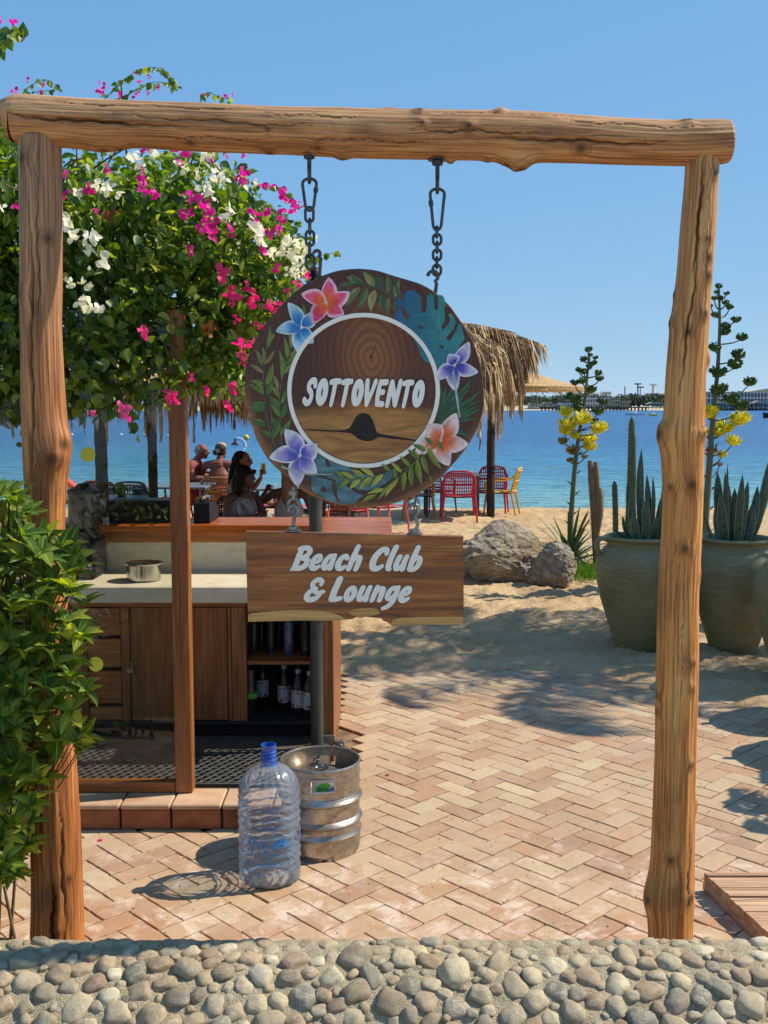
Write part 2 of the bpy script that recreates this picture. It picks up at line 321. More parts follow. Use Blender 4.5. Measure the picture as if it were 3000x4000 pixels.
    m = Mt('glazed_pot'); g = m.co(); a = m.noise(g, 3, 6, .6); b = m.noise(m.mp(g, (1, 1, 9)), 6, 4, .6); c = m.mix(m.ramp(a, [(.3, 0.0), (.7, 1.0)]), srgb(142, 132, 88), srgb(114, 108, 72)); c = m.mix(m.math('MULTIPLY', m.ramp(b, [(.5, 0.0), (.7, 1.0)]), .35), c, srgb(166, 156, 118)); c = m.mix(m.math('MULTIPLY', m.ramp(m.noise(g, 9, 7, .75, .6), [(.55, 0.0), (.68, 1.0)]), .3), c, srgb(190, 180, 148))
    m.p('Base Color', c); m.p('Roughness', .55); m.bump(m.math('ADD', b, m.noise(g, 90, 3)), .35, .006); M['pot'] = m.m
    # joinery
    M['cab'] = woodmat('cabinet_wood', srgb(100, 54, 24), srgb(146, 86, 44), srgb(172, 110, 62), 'z', .42)
    M['cabx'] = woodmat('cabinet_rail_wood', srgb(120, 64, 26), srgb(170, 100, 48), srgb(194, 124, 64), 'x', .4)
    M['frame'] = woodmat('door_frame_wood', srgb(98, 54, 26), srgb(148, 90, 46), srgb(182, 122, 70), 'z', .45)
    M['bartop'] = woodmat('varnished_bar_wood', srgb(126, 62, 24), srgb(182, 96, 40), srgb(206, 126, 62), 'x', gloss=.2); M['bartop'].node_tree.nodes['Principled BSDF'].inputs['Specular IOR Level'].default_value = .22
    M['board'] = woodmat('teak_board', srgb(92, 48, 18), srgb(150, 86, 36), srgb(190, 124, 56), 'x', .42, sc_=.8, bump=.15, fig=2.2)
    M['plank'] = woodmat('weathered_plank', srgb(150, 112, 82), srgb(190, 150, 116), srgb(214, 182, 146), 'x', .8, bump=.7)
    M['sapwood'] = woodmat('pale_sapwood', srgb(164, 116, 52), srgb(206, 158, 88), srgb(226, 184, 112), 'x', .5)
    M['stone'] = simple('beige_stone_slab', srgb(228, 218, 192), srgb(204, 192, 164), .45, 7, bump=.15, stretch=(1, 1, 3))
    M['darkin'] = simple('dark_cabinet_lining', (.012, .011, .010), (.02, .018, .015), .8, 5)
    M['black'] = simple('black_painted_metal', (.008, .008, .009), (.014, .014, .015), .55, 12, bump=.2, spec=.2)
    M['polem'] = simple('dark_pole_paint', (.030, .034, .030), (.07, .075, .06), .45, 9, bump=.3)
    M['iron'] = simple('dark_iron', (.055, .055, .058), (.10, .10, .10), .42, 30, metal=.8, bump=.2)
    M['zinc'] = simple('galvanised_steel', (.30, .30, .28), (.20, .20, .19), .38, 30, metal=.85, bump=.2)
    M['white'] = simple('white_letter_paint', (.90, .87, .77), (.87, .84, .74), .45, 20)
    M['rubber'] = simple('black_rubber', (.035, .035, .034), (.09, .09, .085), .55, 20, bump=.2)
    m = Mt('brushed_steel'); g = m.co(); a = m.noise(m.mp(g, (1, 1, 14)), 7, 5, .6); b = m.noise(g, 9, 7, .7, .8); d = m.noise(m.mp(g, (1, 1, 3)), 34, 5, .75)
    c = m.mix(m.math('MULTIPLY', m.ramp(b, [(.40, 0.0), (.58, 1.0)]), .75), (.52, .50, .46), (.27, .20, .13)); c = m.mix(m.math('MULTIPLY', m.ramp(d, [(.56, 0.0), (.66, 1.0)]), .8), c, (.10, .08, .06))
    m.p('Base Color', c); m.p('Metallic', m.ramp(b, [(.45, 1.0), (.7, .6)])); m.p('Roughness', m.math('ADD', .22, m.math('MULTIPLY', b, .3))); m.bump(m.math('ADD', a, d), .22, .002); M['keg'] = m.m
    M['pan'] = simple('polished_steel', (.62, .60, .56), (.45, .43, .38), .2, 14, metal=1.0)
    M['palmtrunk'] = simple('palm_trunk_bark', srgb(78, 54, 38), srgb(42, 30, 22), .9, 9, bump=1.0, bscale=26, bd=.03, stretch=(1, 1, 2.4))
    M['bark'] = simple('twig_bark', srgb(120, 98, 74), srgb(80, 62, 44), .85, 20)
    m = Mt('dry_palm_leaf'); r = m.math('FRACT', m.math('ADD', m.attr('rnd'), m.rnd())); c = m.ramp(r, [(0, srgb(112, 84, 52)), (.4, srgb(158, 128, 86)), (.75, srgb(190, 160, 112)), (1, srgb(214, 190, 146))]); m.p('Base Color', c); m.p('Roughness', .6); M['thatch'] = m.m
    m = Mt('woven_straw'); g = m.co(); w = m.noise(m.mp(g, (30, 30, 60)), 1, 4, .6); c = m.mix(m.ramp(w, [(.4, 0.0), (.6, 1.0)]), srgb(214, 180, 126), srgb(140, 104, 62)); m.p('Base Color', c); m.p('Roughness', .8); m.bump(w, .8, .02); M['straw'] = m.m
    # leaves and petals
    M['boug'] = leafmat('bougainvillea_leaf', (.045, .10, .014), (.11, .20, .025), (.34, .40, .06), .44)
    M['shrub'] = leafmat('shrub_leaf', (.065, .14, .018), (.15, .26, .03), (.40, .45, .07), .40, .36, vein=True)
    M['pink'] = leafmat('magenta_bract', srgb(196, 22, 120), srgb(212, 40, 142), srgb(226, 70, 160), .35, .6)
    M['rose'] = leafmat('rose_bract', srgb(214, 40, 104), srgb(226, 66, 124), srgb(232, 100, 148), .35, .6)
    M['cream'] = leafmat('cream_bract', srgb(222, 222, 186), srgb(236, 236, 212), srgb(244, 244, 228), .3, .6)
    M['dryleaf'] = leafmat('dry_leaf', srgb(130, 86, 44), srgb(160, 112, 62), srgb(186, 140, 90), .25, .7)
    M['agleaf'] = leafmat('agave_leaf', (.030, .06, .022), (.05, .095, .035), (.09, .14, .05), .1, .5)
    M['stalk'] = simple('agave_stalk_skin', (.085, .11, .06), (.13, .15, .085), .6, 8, stretch=(1, 1, .4))
    M['gclus'] = leafmat('agave_green_buds', (.030, .075, .018), (.055, .12, .022), (.10, .19, .03), .12, .6)
    M['yclus'] = leafmat('agave_yellow_buds', (.46, .48, .02), (.70, .68, .03), (.85, .80, .08), .3, .6)
    M['bclus'] = leafmat('agave_faded_buds', (.20, .13, .03), (.32, .22, .05), (.48, .38, .08), .2, .7)
    m = Mt('sansevieria_leaf'); uv = m.sep(m.co('UV')); w = m.noise(m.mp(m.co('UV'), (2, 30, 1)), 1, 3, .6, 1.5); edge = m.math('ABSOLUTE', m.math('SUBTRACT', uv[0], .5)); c = m.mix(m.ramp(w, [(.45, 0.0), (.55, 1.0)]), (.022, .045, .026), (.075, .115, .070)); c = m.mix(m.ramp(edge, [(.42, 0.0), (.46, 1.0)]), c, (.30, .34, .10)); m.p('Base Color', c); m.p('Roughness', .4); M['sanse'] = m.m
    M['cactus'] = simple('green_cactus_skin', (.045, .085, .03), (.085, .12, .05), .6, 5); M['spine'] = simple('cactus_spines', srgb(196, 180, 140), srgb(170, 150, 110), .7, 9)
    M['deadcactus'] = simple('dried_cactus_skin', srgb(134, 108, 82), srgb(92, 82, 58), .8, 9, bump=.6)
    M['grass'] = leafmat('short_grass', (.05, .12, .012), (.08, .19, .02), (.14, .27, .03), .3)
    # plastics, cloth
    for k, a, b in (('red', (196, 40, 58), (170, 30, 46)), ('coral', (226, 104, 92), (206, 84, 76)), ('yellow', (222, 168, 46), (200, 146, 36)), ('tan', (176, 128, 70), (150, 104, 54)), ('brownp', (92, 52, 36), (70, 40, 28)), ('darkp', (46, 38, 40), (34, 28, 30))):
        M[k] = simple(k + '_moulded_plastic', srgb(*a), srgb(*b), .45, 6)
    M['tabletop'] = simple('grey_table_top', srgb(120, 128, 138), srgb(96, 104, 112), .35, 7); M['tableleg'] = simple('dark_table_leg', srgb(72, 64, 58), srgb(52, 46, 42), .5, 7)
    M['skin1'] = simple('tanned_skin', srgb(136, 86, 64), srgb(118, 70, 50), .6, 12); M['skin2'] = simple('sunburnt_skin', srgb(132, 72, 54), srgb(112, 58, 42), .6, 10); M['skin3'] = simple('olive_skin', srgb(100, 64, 48), srgb(84, 52, 38), .6, 12)
    M['hairb'] = simple('black_hair', (.006, .005, .004), (.012, .010, .008), .6, spec=.15, scale=40, stretch=(1, 1, .15), bump=.6, bscale=90); M['hairg'] = simple('short_grey_hair', srgb(150, 144, 138), srgb(116, 108, 102), .7, 40, bump=.5); M['hairy'] = simple('fair_hair', srgb(150, 112, 70), srgb(96, 68, 42), .5, 30, stretch=(1, 1, .15), bump=.8, bscale=60)
    M['shirt'] = simple('rust_patterned_shirt', srgb(150, 74, 62), srgb(92, 44, 44), .8, 22); M['pattern'] = simple('black_white_patterned_cloth', (.03, .03, .035), (.42, .42, .42), .8, 26, stretch=(1, 1, .5)); M['greycloth'] = simple('pale_top_cloth', srgb(176, 168, 158), srgb(150, 142, 134), .85, 12)
    M['trunks'] = simple('red_shorts_cloth', srgb(168, 60, 52), srgb(120, 40, 38), .85, 12); M['capdark'] = simple('dark_cap_cloth', (.012, .012, .014), (.03, .03, .03), .85, 12); M['captan'] = simple('tan_cap_cloth', srgb(190, 168, 128), srgb(160, 138, 100), .85, 14); M['lens'] = simple('dark_lens', (.01, .01, .01), (.02, .02, .02), .1, 5)
    def glass(name, col, rough, tr, tint=(1, 1, 1), ior=1.45, boost=0.0, gl=1.0):
        m = Mt(name); m.b.inputs['Base Color'].default_value = (*col, 1); t = m.N('ShaderNodeBsdfTransparent'); t.inputs[0].default_value = (*tint, 1); g = m.N('ShaderNodeBsdfGlossy'); g.inputs['Roughness'].default_value = rough; g.inputs[0].default_value = (1, 1, 1, 1)
        lw = m.N('ShaderNodeFresnel'); lw.inputs['IOR'].default_value = ior; a = m.N('ShaderNodeMixShader'); m.l.new(m.math('MULTIPLY', m.math('ADD', lw.outputs[0], boost, clamp=True), gl), a.inputs[0]); m.l.new(t.outputs[0], a.inputs[1]); m.l.new(g.outputs[0], a.inputs[2])
        b = m.N('ShaderNodeMixShader'); b.inputs[0].default_value = tr; m.l.new(a.outputs[0], b.inputs[1]); m.l.new(m.b.outputs[0], b.inputs[2]); m.l.new(b.outputs[0], m.out.inputs[0]); return m
    M['glass'] = glass('door_glass', (.2, .2, .2), 0.0, .01, (.90, .91, .88), boost=.0, gl=.6).m
    g = glass('thin_clear_plastic', (.66, .76, .90), .07, .12, (.93, .96, 1.0), 1.5, .03); g.b.inputs['Roughness'].default_value = .25; M['pet'] = g.m
    g = glass('blue_neck_plastic', (.02, .16, .72), .07, .5, (.45, .68, 1.0), 1.5, .05); M['petblue'] = g.m
    M['beer'] = glass('beer_glass', (.75, .42, .05), .03, .6, (1, .8, .3), 1.4, .03).m; M['hopper'] = glass('smoked_hopper', (.02, .02, .022), .05, .6, (.25, .25, .27), 1.5, .03).m; M['globe'] = glass('white_globe_glass', (.75, .75, .75), .1, .55, (.8, .8, .8), 1.5, .03).m
    M['bottleg'] = glass('dark_bottle_glass', (.03, .014, .008), .04, .6, (.35, .22, .12), 1.5, .03).m
    M['label'] = simple('white_paper_label', (.62, .62, .60), (.42, .42, .42), .7, 60); M['redprint'] = simple('red_fruit_print', srgb(178, 52, 34), srgb(150, 40, 26), .7, 9)
    M['green'] = simple('green_plastic', (.06, .42, .05), (.05, .36, .04), .45, 6); M['sticker'] = simple('yellow_round_sticker', srgb(214, 214, 70), srgb(200, 200, 60), .5, 6); M['bluemark'] = simple('blue_printed_mark', srgb(30, 150, 220), srgb(16, 110, 196), .4, 20); M['purplemark'] = simple('purple_printed_mark', srgb(70, 50, 150), srgb(56, 40, 130), .4, 20)
    m = Mt('painted_art'); c = m.attr('Col', 'Color'); g = m.co(); n = m.noise(g, 22, 6, .7, .8); n2 = m.noise(g, 90, 4, .7)
    c = m.mix(m.ramp(n, [(.35, 0.0), (.7, 1.0)]), m.hsv(c, v=.82, sa=1.35), m.hsv(c, v=1.45, sa=1.1)); c = m.mix(m.math('MULTIPLY', n2, .12), c, (.25, .16, .09)); m.p('Base Color', c); m.p('Roughness', .4); M['art'] = m.m
    # disc wood: growth rings round the pith, sapwood below, dark rim
    m = Mt('round_slab_wood'); co = m.co(); s_ = m.sep(co); x, z = s_[0], s_[2]
    wp = m.noise(co, 4, 4, .6, out='Color'); wv = m.N('ShaderNodeVectorMath', operation='MULTIPLY_ADD'); m.l.new(wp, wv.inputs[0]); wv.inputs[1].default_value = (.06, .06, .06); m.l.new(co, wv.inputs[2]); wc = m.sep(wv.outputs[0])
    dx = m.math('MULTIPLY', m.math('SUBTRACT', wc[0], .05), 1.25); dz = m.math('MULTIPLY', m.math('SUBTRACT', wc[2], .13), .85); d = m.math('SQRT', m.math('ADD', m.math('MULTIPLY', dx, dx), m.math('MULTIPLY', dz, dz)))
    ring = m.math('ADD', m.math('MULTIPLY', m.math('SINE', m.math('MULTIPLY', d, 260.0)), .5), .5); big = m.noise(co, 7, 6, .65, 1.0); fine = m.noise(m.mp(wv.outputs[0], (5, 1, 34)), 3, 5, .7)
    c = m.ramp(d, [(0, srgb(164, 102, 42)), (.09, srgb(142, 82, 34)), (.16, srgb(108, 54, 22)), (.26, srgb(84, 38, 16)), (1, srgb(84, 38, 18))]); c = m.mix(m.math('MULTIPLY', ring, .45), c, srgb(44, 20, 8)); c = m.mix(m.math('MULTIPLY', m.ramp(big, [(.5, 0.0), (.7, 1.0)]), .4), c, srgb(110, 66, 32))
    arch = m.math('SUBTRACT', m.math('ADD', -.068, m.math('DIVIDE', .0011, m.math('ADD', m.math('MULTIPLY', x, x), .016))), m.math('MULTIPLY', m.math('SUBTRACT', big, .5), .05)); rr = m.math('SQRT', m.math('ADD', m.math('MULTIPLY', x, x), m.math('MULTIPLY', z, z)))
    low = m.math('MULTIPLY', m.math('MULTIPLY', m.math('SUBTRACT', arch, z), 22.0, clamp=True), m.math('MULTIPLY', m.math('SUBTRACT', .248, rr), 60.0, clamp=True))
    tan = m.mix(m.ramp(m.noise(m.mp(wv.outputs[0], (5, 1, 34)), 1, 5, .6, .6), [(.3, 0.0), (.7, 1.0)]), srgb(204, 146, 70), srgb(128, 76, 30)); c = m.mix(m.math('MULTIPLY', low, .9), c, tan)
    rim = m.math('MULTIPLY', m.math('SUBTRACT', m.math('ADD', rr, m.math('MULTIPLY', m.math('SUBTRACT', big, .5), .05)), .352), 40.0, clamp=True); lf = m.math('MULTIPLY', m.math('SUBTRACT', -.02, m.math('ADD', z, m.math('MULTIPLY', x, .15))), 9.0, clamp=True); c = m.mix(m.math('MULTIPLY', m.math('MULTIPLY', rim, lf), .8), c, srgb(158, 104, 52)); c = m.mix(m.math('MULTIPLY', m.ramp(fine, [(.35, 1.0), (.5, 0.0)]), .22), c, srgb(38, 20, 12))
    m.p('Base Color', c); m.p('Roughness', .38); m.bump(m.math('ADD', fine, m.math('MULTIPLY', ring, .2)), .12, .002); M['disc'] = m.m
    # far shore
    for k, c in (('bcream', (214, 200, 170)), ('bwhite', (226, 226, 222)), ('byellow', (204, 178, 130)), ('broof', (188, 170, 146)), ('bwin', (82, 86, 92)), ('bgrey', (206, 200, 190)), ('boatw', (232, 232, 228)), ('boatg', (150, 180, 40)), ('boatb', (28, 60, 130)), ('hull', (40, 60, 50)), ('pier', (96, 80, 62)), ('buoyy', (226, 214, 40))):
        M[k] = simple('far_' + k, srgb(*c), None, .7, .6)
    m = Mt('far_trees'); c = m.mix(m.ramp(m.noise(m.co(), .35, 5, .7), [(.35, 0.0), (.65, 1.0)]), (.075, .10, .07), (.16, .19, .11)); m.p('Base Color', c); m.p('Roughness', .9); M['fartree'] = m.m
    M['farland'] = simple('far_beach_land', srgb(206, 188, 158), srgb(180, 160, 130), .9, .05)
build_materials()
# ------------------------------------------------------------------ ground, sea, paving
rng = random.Random(7); nr = np.random.default_rng(7)
def edge_Y(x):                       # far edge of the paving (sand starts beyond)
    return np.interp(x, [-9, -3, -.3, .93, 1.5, 1.9, 2.3, 2.7, 3.4, 9], [7.4, 7.4, 7.42, 7.5, 7.42, 7.1, 6.6, 6.3, 6.1, 6.0])
def sand_h(x, y):
    d = y - edge_Y(x) + .10 * fbm(x, y, 3, 3, 1.6)
    if d < -.35 or y < 3.0: base = -.09
    else: base = -.09 + .115 * min(1, max(0, (d + .35) / .42)) ** 1.3
    k = min(1, max(0, d / .6))
    h = base + k * (.035 * fbm(x, y, 0, 3, 1.1) + .036 * fbm(x, y, 5, 4, 4.0) + (.022 * fbm(x, y, 9, 3, 9.0) if y < 14 else 0))
    if y > 18.2: h -= .46 * min(1, (y - 18.2) / 6.0) ** 1.15
    return h
def build_ground():
    xs = np.concatenate([np.linspace(-60, -8, 14)[:-1], np.linspace(-8, -3, 26)[:-1], np.linspace(-3, 6.5, 240)[:-1], np.linspace(6.5, 12, 30)[:-1], np.linspace(12, 60, 12)])
    ys = np.concatenate([np.linspace(-12, 5.8, 10)[:-1], np.linspace(5.8, 10, 130)[:-1], np.linspace(10, 19, 150)[:-1], np.linspace(19, 26, 50)])
    b = MB(); b.grid([[(x, y, sand_h(x, y)) for x in xs] for y in ys])
    o = b.build('sand', M['sand'], smooth=True); tag(o, 'bare golden beach sand with footprints, running down to the water', kind='structure')
    b = MB(); b.grid([[(x, y, -.35) for x in np.linspace(-7000, 7000, 60)] for y in (12, 40, 120, 400, 1200, 3000, 9000)]); o = b.build('sea', M['sea']); tag(o, 'calm sea, turquoise at the shore and deep blue further out', kind='structure')
    b = MB(); b.box((-14, -14, -.3), (14, 2.6, -.02)); tag(b.build('bounce_paving', simple('pale_bounce_paving', srgb(212, 198, 170), srgb(190, 174, 146), .9, 3, bump=.3)), 'unseen pale paving added on the near side of the pebble wall to bounce light at the signs', kind='structure')  # unseen pale slab, added to bounce sunlight up onto the sign fronts
    b = MB(); b.box((-60, -12, -1.2), (60, 24, -.6)); b.box((-60, 23, -4), (60, 24.2, -1.2)); tag(b.build('ground', M['joint']), kind='structure')
build_ground()
BW, GAP = .1055, .0055; BA = R(-46.0); BU = Vector((math.cos(BA), math.sin(BA), 0)); BV = Vector((-math.sin(BA), math.cos(BA), 0)); BO = Vector((.225, 3.786, 0))
def brick_mesh(seed):
    q = random.Random(seed); b = MB(); L = BW - GAP / 2; W = BW / 2 - GAP / 2; j = lambda a: q.uniform(-a, a)
    out = []
    for i in range(9): out.append((-L + 2 * L * i / 8, -W))
    for i in range(5): out.append((L, -W + 2 * W * i / 4))
    for i in range(9): out.append((L - 2 * L * i / 8, W))
    for i in range(5): out.append((-L, W - 2 * W * i / 4))
    o2 = [];
    for p in out:
        if not o2 or (abs(p[0]-o2[-1][0]) + abs(p[1]-o2[-1][1])) > 1e-6: o2.append(p)
    o2 = o2[:-1]; n = len(o2)
    o2 = [(x * (1 + j(.006)) + (j(.0022)), y * (1 + j(.02)) + j(.0012)) for x, y in o2]
    v = [(x, y, -.04) for x, y in o2] + [(x, y, -.0016) for x, y in o2] + [(x * .985, y * .965, j(.0004)) for x, y in o2] + [(x*.5, y*.4, .0004 + j(.0005)) for x, y in o2] + [(0, 0, .001)]
    f = [(a*n+i, a*n+(i+1) % n, (a+1)*n+(i+1) % n, (a+1)*n+i) for a in range(3) for i in range(n)] + [(3*n+i, 3*n+(i+1) % n, 4*n) for i in range(n)]
    b.add(v, f); me = b.mesh('brick', True); me.materials.append(M['brick']); auto(me, 12); return me
def build_paving():
    b = MB(); xs = np.linspace(-7, 9, 40); lo = 1.0
    b.grid([[(x, lo + (float(edge_Y(x)) - .02 - lo) * t, -.012 - .003 * rng.random()) for x in xs] for t in np.linspace(0, 1, 24)])
    pav = b.build('paving', M['joint']); tag(pav, 'terracotta brick paving laid in herringbone, with sandy joints', kind='structure')
    spots = []
    for i in range(-70, 80):
        for j in range(-70, 80):
            s = (i + j) % 4
            if s == 0: c = BO + BU * BW * (i + 1) + BV * BW * (j + .5); a = BA
            elif s == 2: c = BO + BU * BW * (i + .5) + BV * BW * (j + 1); a = BA + math.pi / 2
            else: continue
            if c.y < 3.0 or c.y > edge_Y(c.x) - .0 or abs(c.x) > 5.5: continue
            if c.y > 4.60 and c.x < -.22: continue
            half = 1500 / FPX * c.y + .1
            vis = abs(c.x) < half and c.y > 3.35
            if not vis and (abs(c.x) > half + 1.2 or c.y < 3.1): continue
            spots.append((not vis, c.y, c, a))
    spots.sort(key=lambda q: (q[0], q[1])); ms = [brick_mesh(40 + k) for k in range(8)]; r = random.Random(3)
    for k, (_, _, c, a) in enumerate(spots[:300]):
        o = inst('brick', ms[r.randrange(8)], pav, (c.x, c.y, r.uniform(-.0015, .0022)), (r.gauss(0, .010), r.gauss(0, .006), a + r.gauss(0, .006) + (math.pi if r.random() < .5 else 0)))
    b = MB(); rn = []
    base = [(np.array([v.co[:] for v in me.vertices]), [tuple(p.vertices) for p in me.polygons]) for me in ms]
    for (_, _, c, a) in spots[300:]:
        v, f = base[r.randrange(8)]; a += r.gauss(0, .006); ca, sa = math.cos(a), math.sin(a); tx, ty = r.gauss(0, .010), r.gauss(0, .006)
        w = np.stack([v[:, 0]*ca - v[:, 1]*sa + c.x, v[:, 0]*sa + v[:, 1]*ca + c.y, v[:, 2] + v[:, 1]*tx - v[:, 0]*ty + r.uniform(-.0015, .0022)], 1)
        b.add(w.tolist(), f); rn += [r.random()] * len(f)
    o = b.build('brick_field', M['brick'], pav, smooth=True, normals=False); at_ = o.data.attributes.new('rnd', 'FLOAT', 'FACE'); at_.data.foreach_set('value', rn); tag(o, kind='stuff')
    print('bricks', len(spots))
build_paving()
def scatter_grit():
    r = random.Random(5); b = MB()                     # crumbs and grains of sand on the bricks
    for _ in range(900):
        x = r.uniform(-1.2, 2.4); y = r.uniform(3.5, 7.3); s = r.uniform(.0015, .0045)
        if y > 4.5 and x < -.3: continue
        b.ball((x, y, s * .5 + .001), (s, s * .8, s * .6), 5, 4)
    tag(b.build('grit', M['mortar']), 'scattered grit and sand crumbs lying on the brick paving', kind='stuff')
scatter_grit()
# ------------------------------------------------------------------ pebble wall
def wall_profile(t):                 # t metres along the surface from the back edge; returns y, z, normal
    top = .075; rad = .34
    yb, zt = 3.03, .300
    if t < 0: return 3.03, .30 + t, (1, 0)
    if t < top: return yb - t, zt, (0, 1)
    t2 = t - top; A1 = 1.02; L = rad * A1
    if t2 < L: a = t2 / rad; return yb - top - rad * math.sin(a), zt - rad + rad * math.cos(a), (-math.sin(a), math.cos(a))
    t3 = t2 - L; return yb - top - rad * math.sin(A1) - t3 * math.cos(A1), zt - rad + rad * math.cos(A1) - t3 * math.sin(A1), (-math.sin(A1), math.cos(A1))
def build_wall():
    root = thing('pebble_wall', (0, 2.9, 0), 'low garden wall of rounded grey and cream pebbles set in sandy mortar along the front', 'wall')
    b = MB(); rows = []
    ts = [-.30, -.05, -.012] + list(np.linspace(0, .62, 75))
    xs = np.linspace(-2.2, 2.2, 420)
    for t in ts:
        y, z, n = wall_profile(t)
        row = []
        for x in xs:
            d = .006 * fbm(x, t, 0, 4, 14) - .004 + .006 * fbm(x, t, 4, 2, 3); row.append((x, y + n[0] * d, z + n[1] * d))
        rows.append(row)
    rows.insert(0, [(x, 3.03, 0) for x in xs]); b.grid(rows); b.build('mortar', M['mortar'], root, smooth=True)
    b = MB(); b.box((-2.2, 2.92, -.3), (2.2, 3.02, .25)); b.build('wall_core', M['mortar'], root)
    # pebble shapes
    import bmesh
    ms = []
    for k in range(14):
        bm = bmesh.new(); bmesh.ops.create_icosphere(bm, subdivisions=3, radius=1); q = random.Random(900 + k); e = q.uniform(2.0, 2.9)
        for v in bm.verts:
            p = v.co; nn = (abs(p.x)**e + abs(p.y)**e + abs(p.z)**2.2) ** (1/ e); p = p / nn
            w = 1 + .22 * mnoise.noise(Vector((p.x*1.2 + k*7, p.y*1.2, p.z*1.2))) + .09 * mnoise.noise(Vector((p.x*3 + k*3, p.y*3, p.z*3)))
            if p.x > .55 and k % 3 == 0: p.x = .55 + (p.x - .55) * .45
            v.co = p * w
        me = bpy.data.meshes.new('pebble'); bm.to_mesh(me); bm.free(); me.shade_smooth(); me.materials.append(M['pebble']); ms.append(me)
    r = random.Random(21); placed = []; cand = []
    def ok(x, t, a):
        for (px, pt, pa) in placed:
            if (px-x)**2 + (pt-t)**2 < ((pa + a) * .90) ** 2: return False
        return True
    for size, tries in ((.050, 14), (.038, 260), (.033, 1500), (.028, 4500), (.022, 9000), (.018, 5000), (.012, 2500)):
        for _ in range(tries):
            x = r.uniform(-1.95, 1.95); t = r.uniform(.012, .46)
            a = size * r.uniform(.9, 1.08)
            if t < .10: a = min(a, .030)
            if size > .05 and t < .24: continue
            if ok(x, t, a): placed.append((x, t, a))
    placed.sort(key=lambda p: -(p[2] * (1.0 if p[1] > .12 else .7) if abs(p[0]) < 1.15 else p[2] * .1))
    print('pebbles', len(placed)); stuff = MB(); rn = []
    base = None
    for k, (x, t, a) in enumerate(placed):
        y, z, n = wall_profile(t); N = Vector((0, n[0], n[1])); X = Vector((1, 0, 0)); Y = N.cross(X); th = r.gauss(0, .55) if r.random() < .7 else r.uniform(0, 3.1)
        U = X * math.cos(th) + Y * math.sin(th); V = N.cross(U); el = r.uniform(.72, .98)
        U = (U + N * r.gauss(0, .12)).normalized(); V = N.cross(U).normalized(); W = U.cross(V)
        s = Vector((a * 1.12, a * el, a * r.uniform(.48, .66))); c = Vector((x, y, z)) + N * (a * (r.uniform(-.28, .02) if t > .09 else r.uniform(-.42, -.25)) - .001)
        mt = Matrix((U, V, W)).transposed()
        if k < 290:
            o = inst('pebble', ms[r.randrange(14)], root, c, mt.to_euler(), s)
        else:
            me = ms[r.randrange(14)]
            if base is None: base = {}
            if me.name not in base: base[me.name] = (np.array([v.co[:] for v in me.vertices]), [tuple(p.vertices) for p in me.polygons])
            v, f = base[me.name]; w = (v * np.array(s[:])) @ np.array(mt.transposed()) + np.array(c[:]); stuff.add(w.tolist(), f); rn += [r.random()] * len(f)
    o = stuff.build('small_pebbles', M['pebble'], root, smooth=True, normals=False); o.data.attributes.new('rnd', 'FLOAT', 'FACE').data.foreach_set('value', rn); tag(o, kind='stuff')
build_wall()
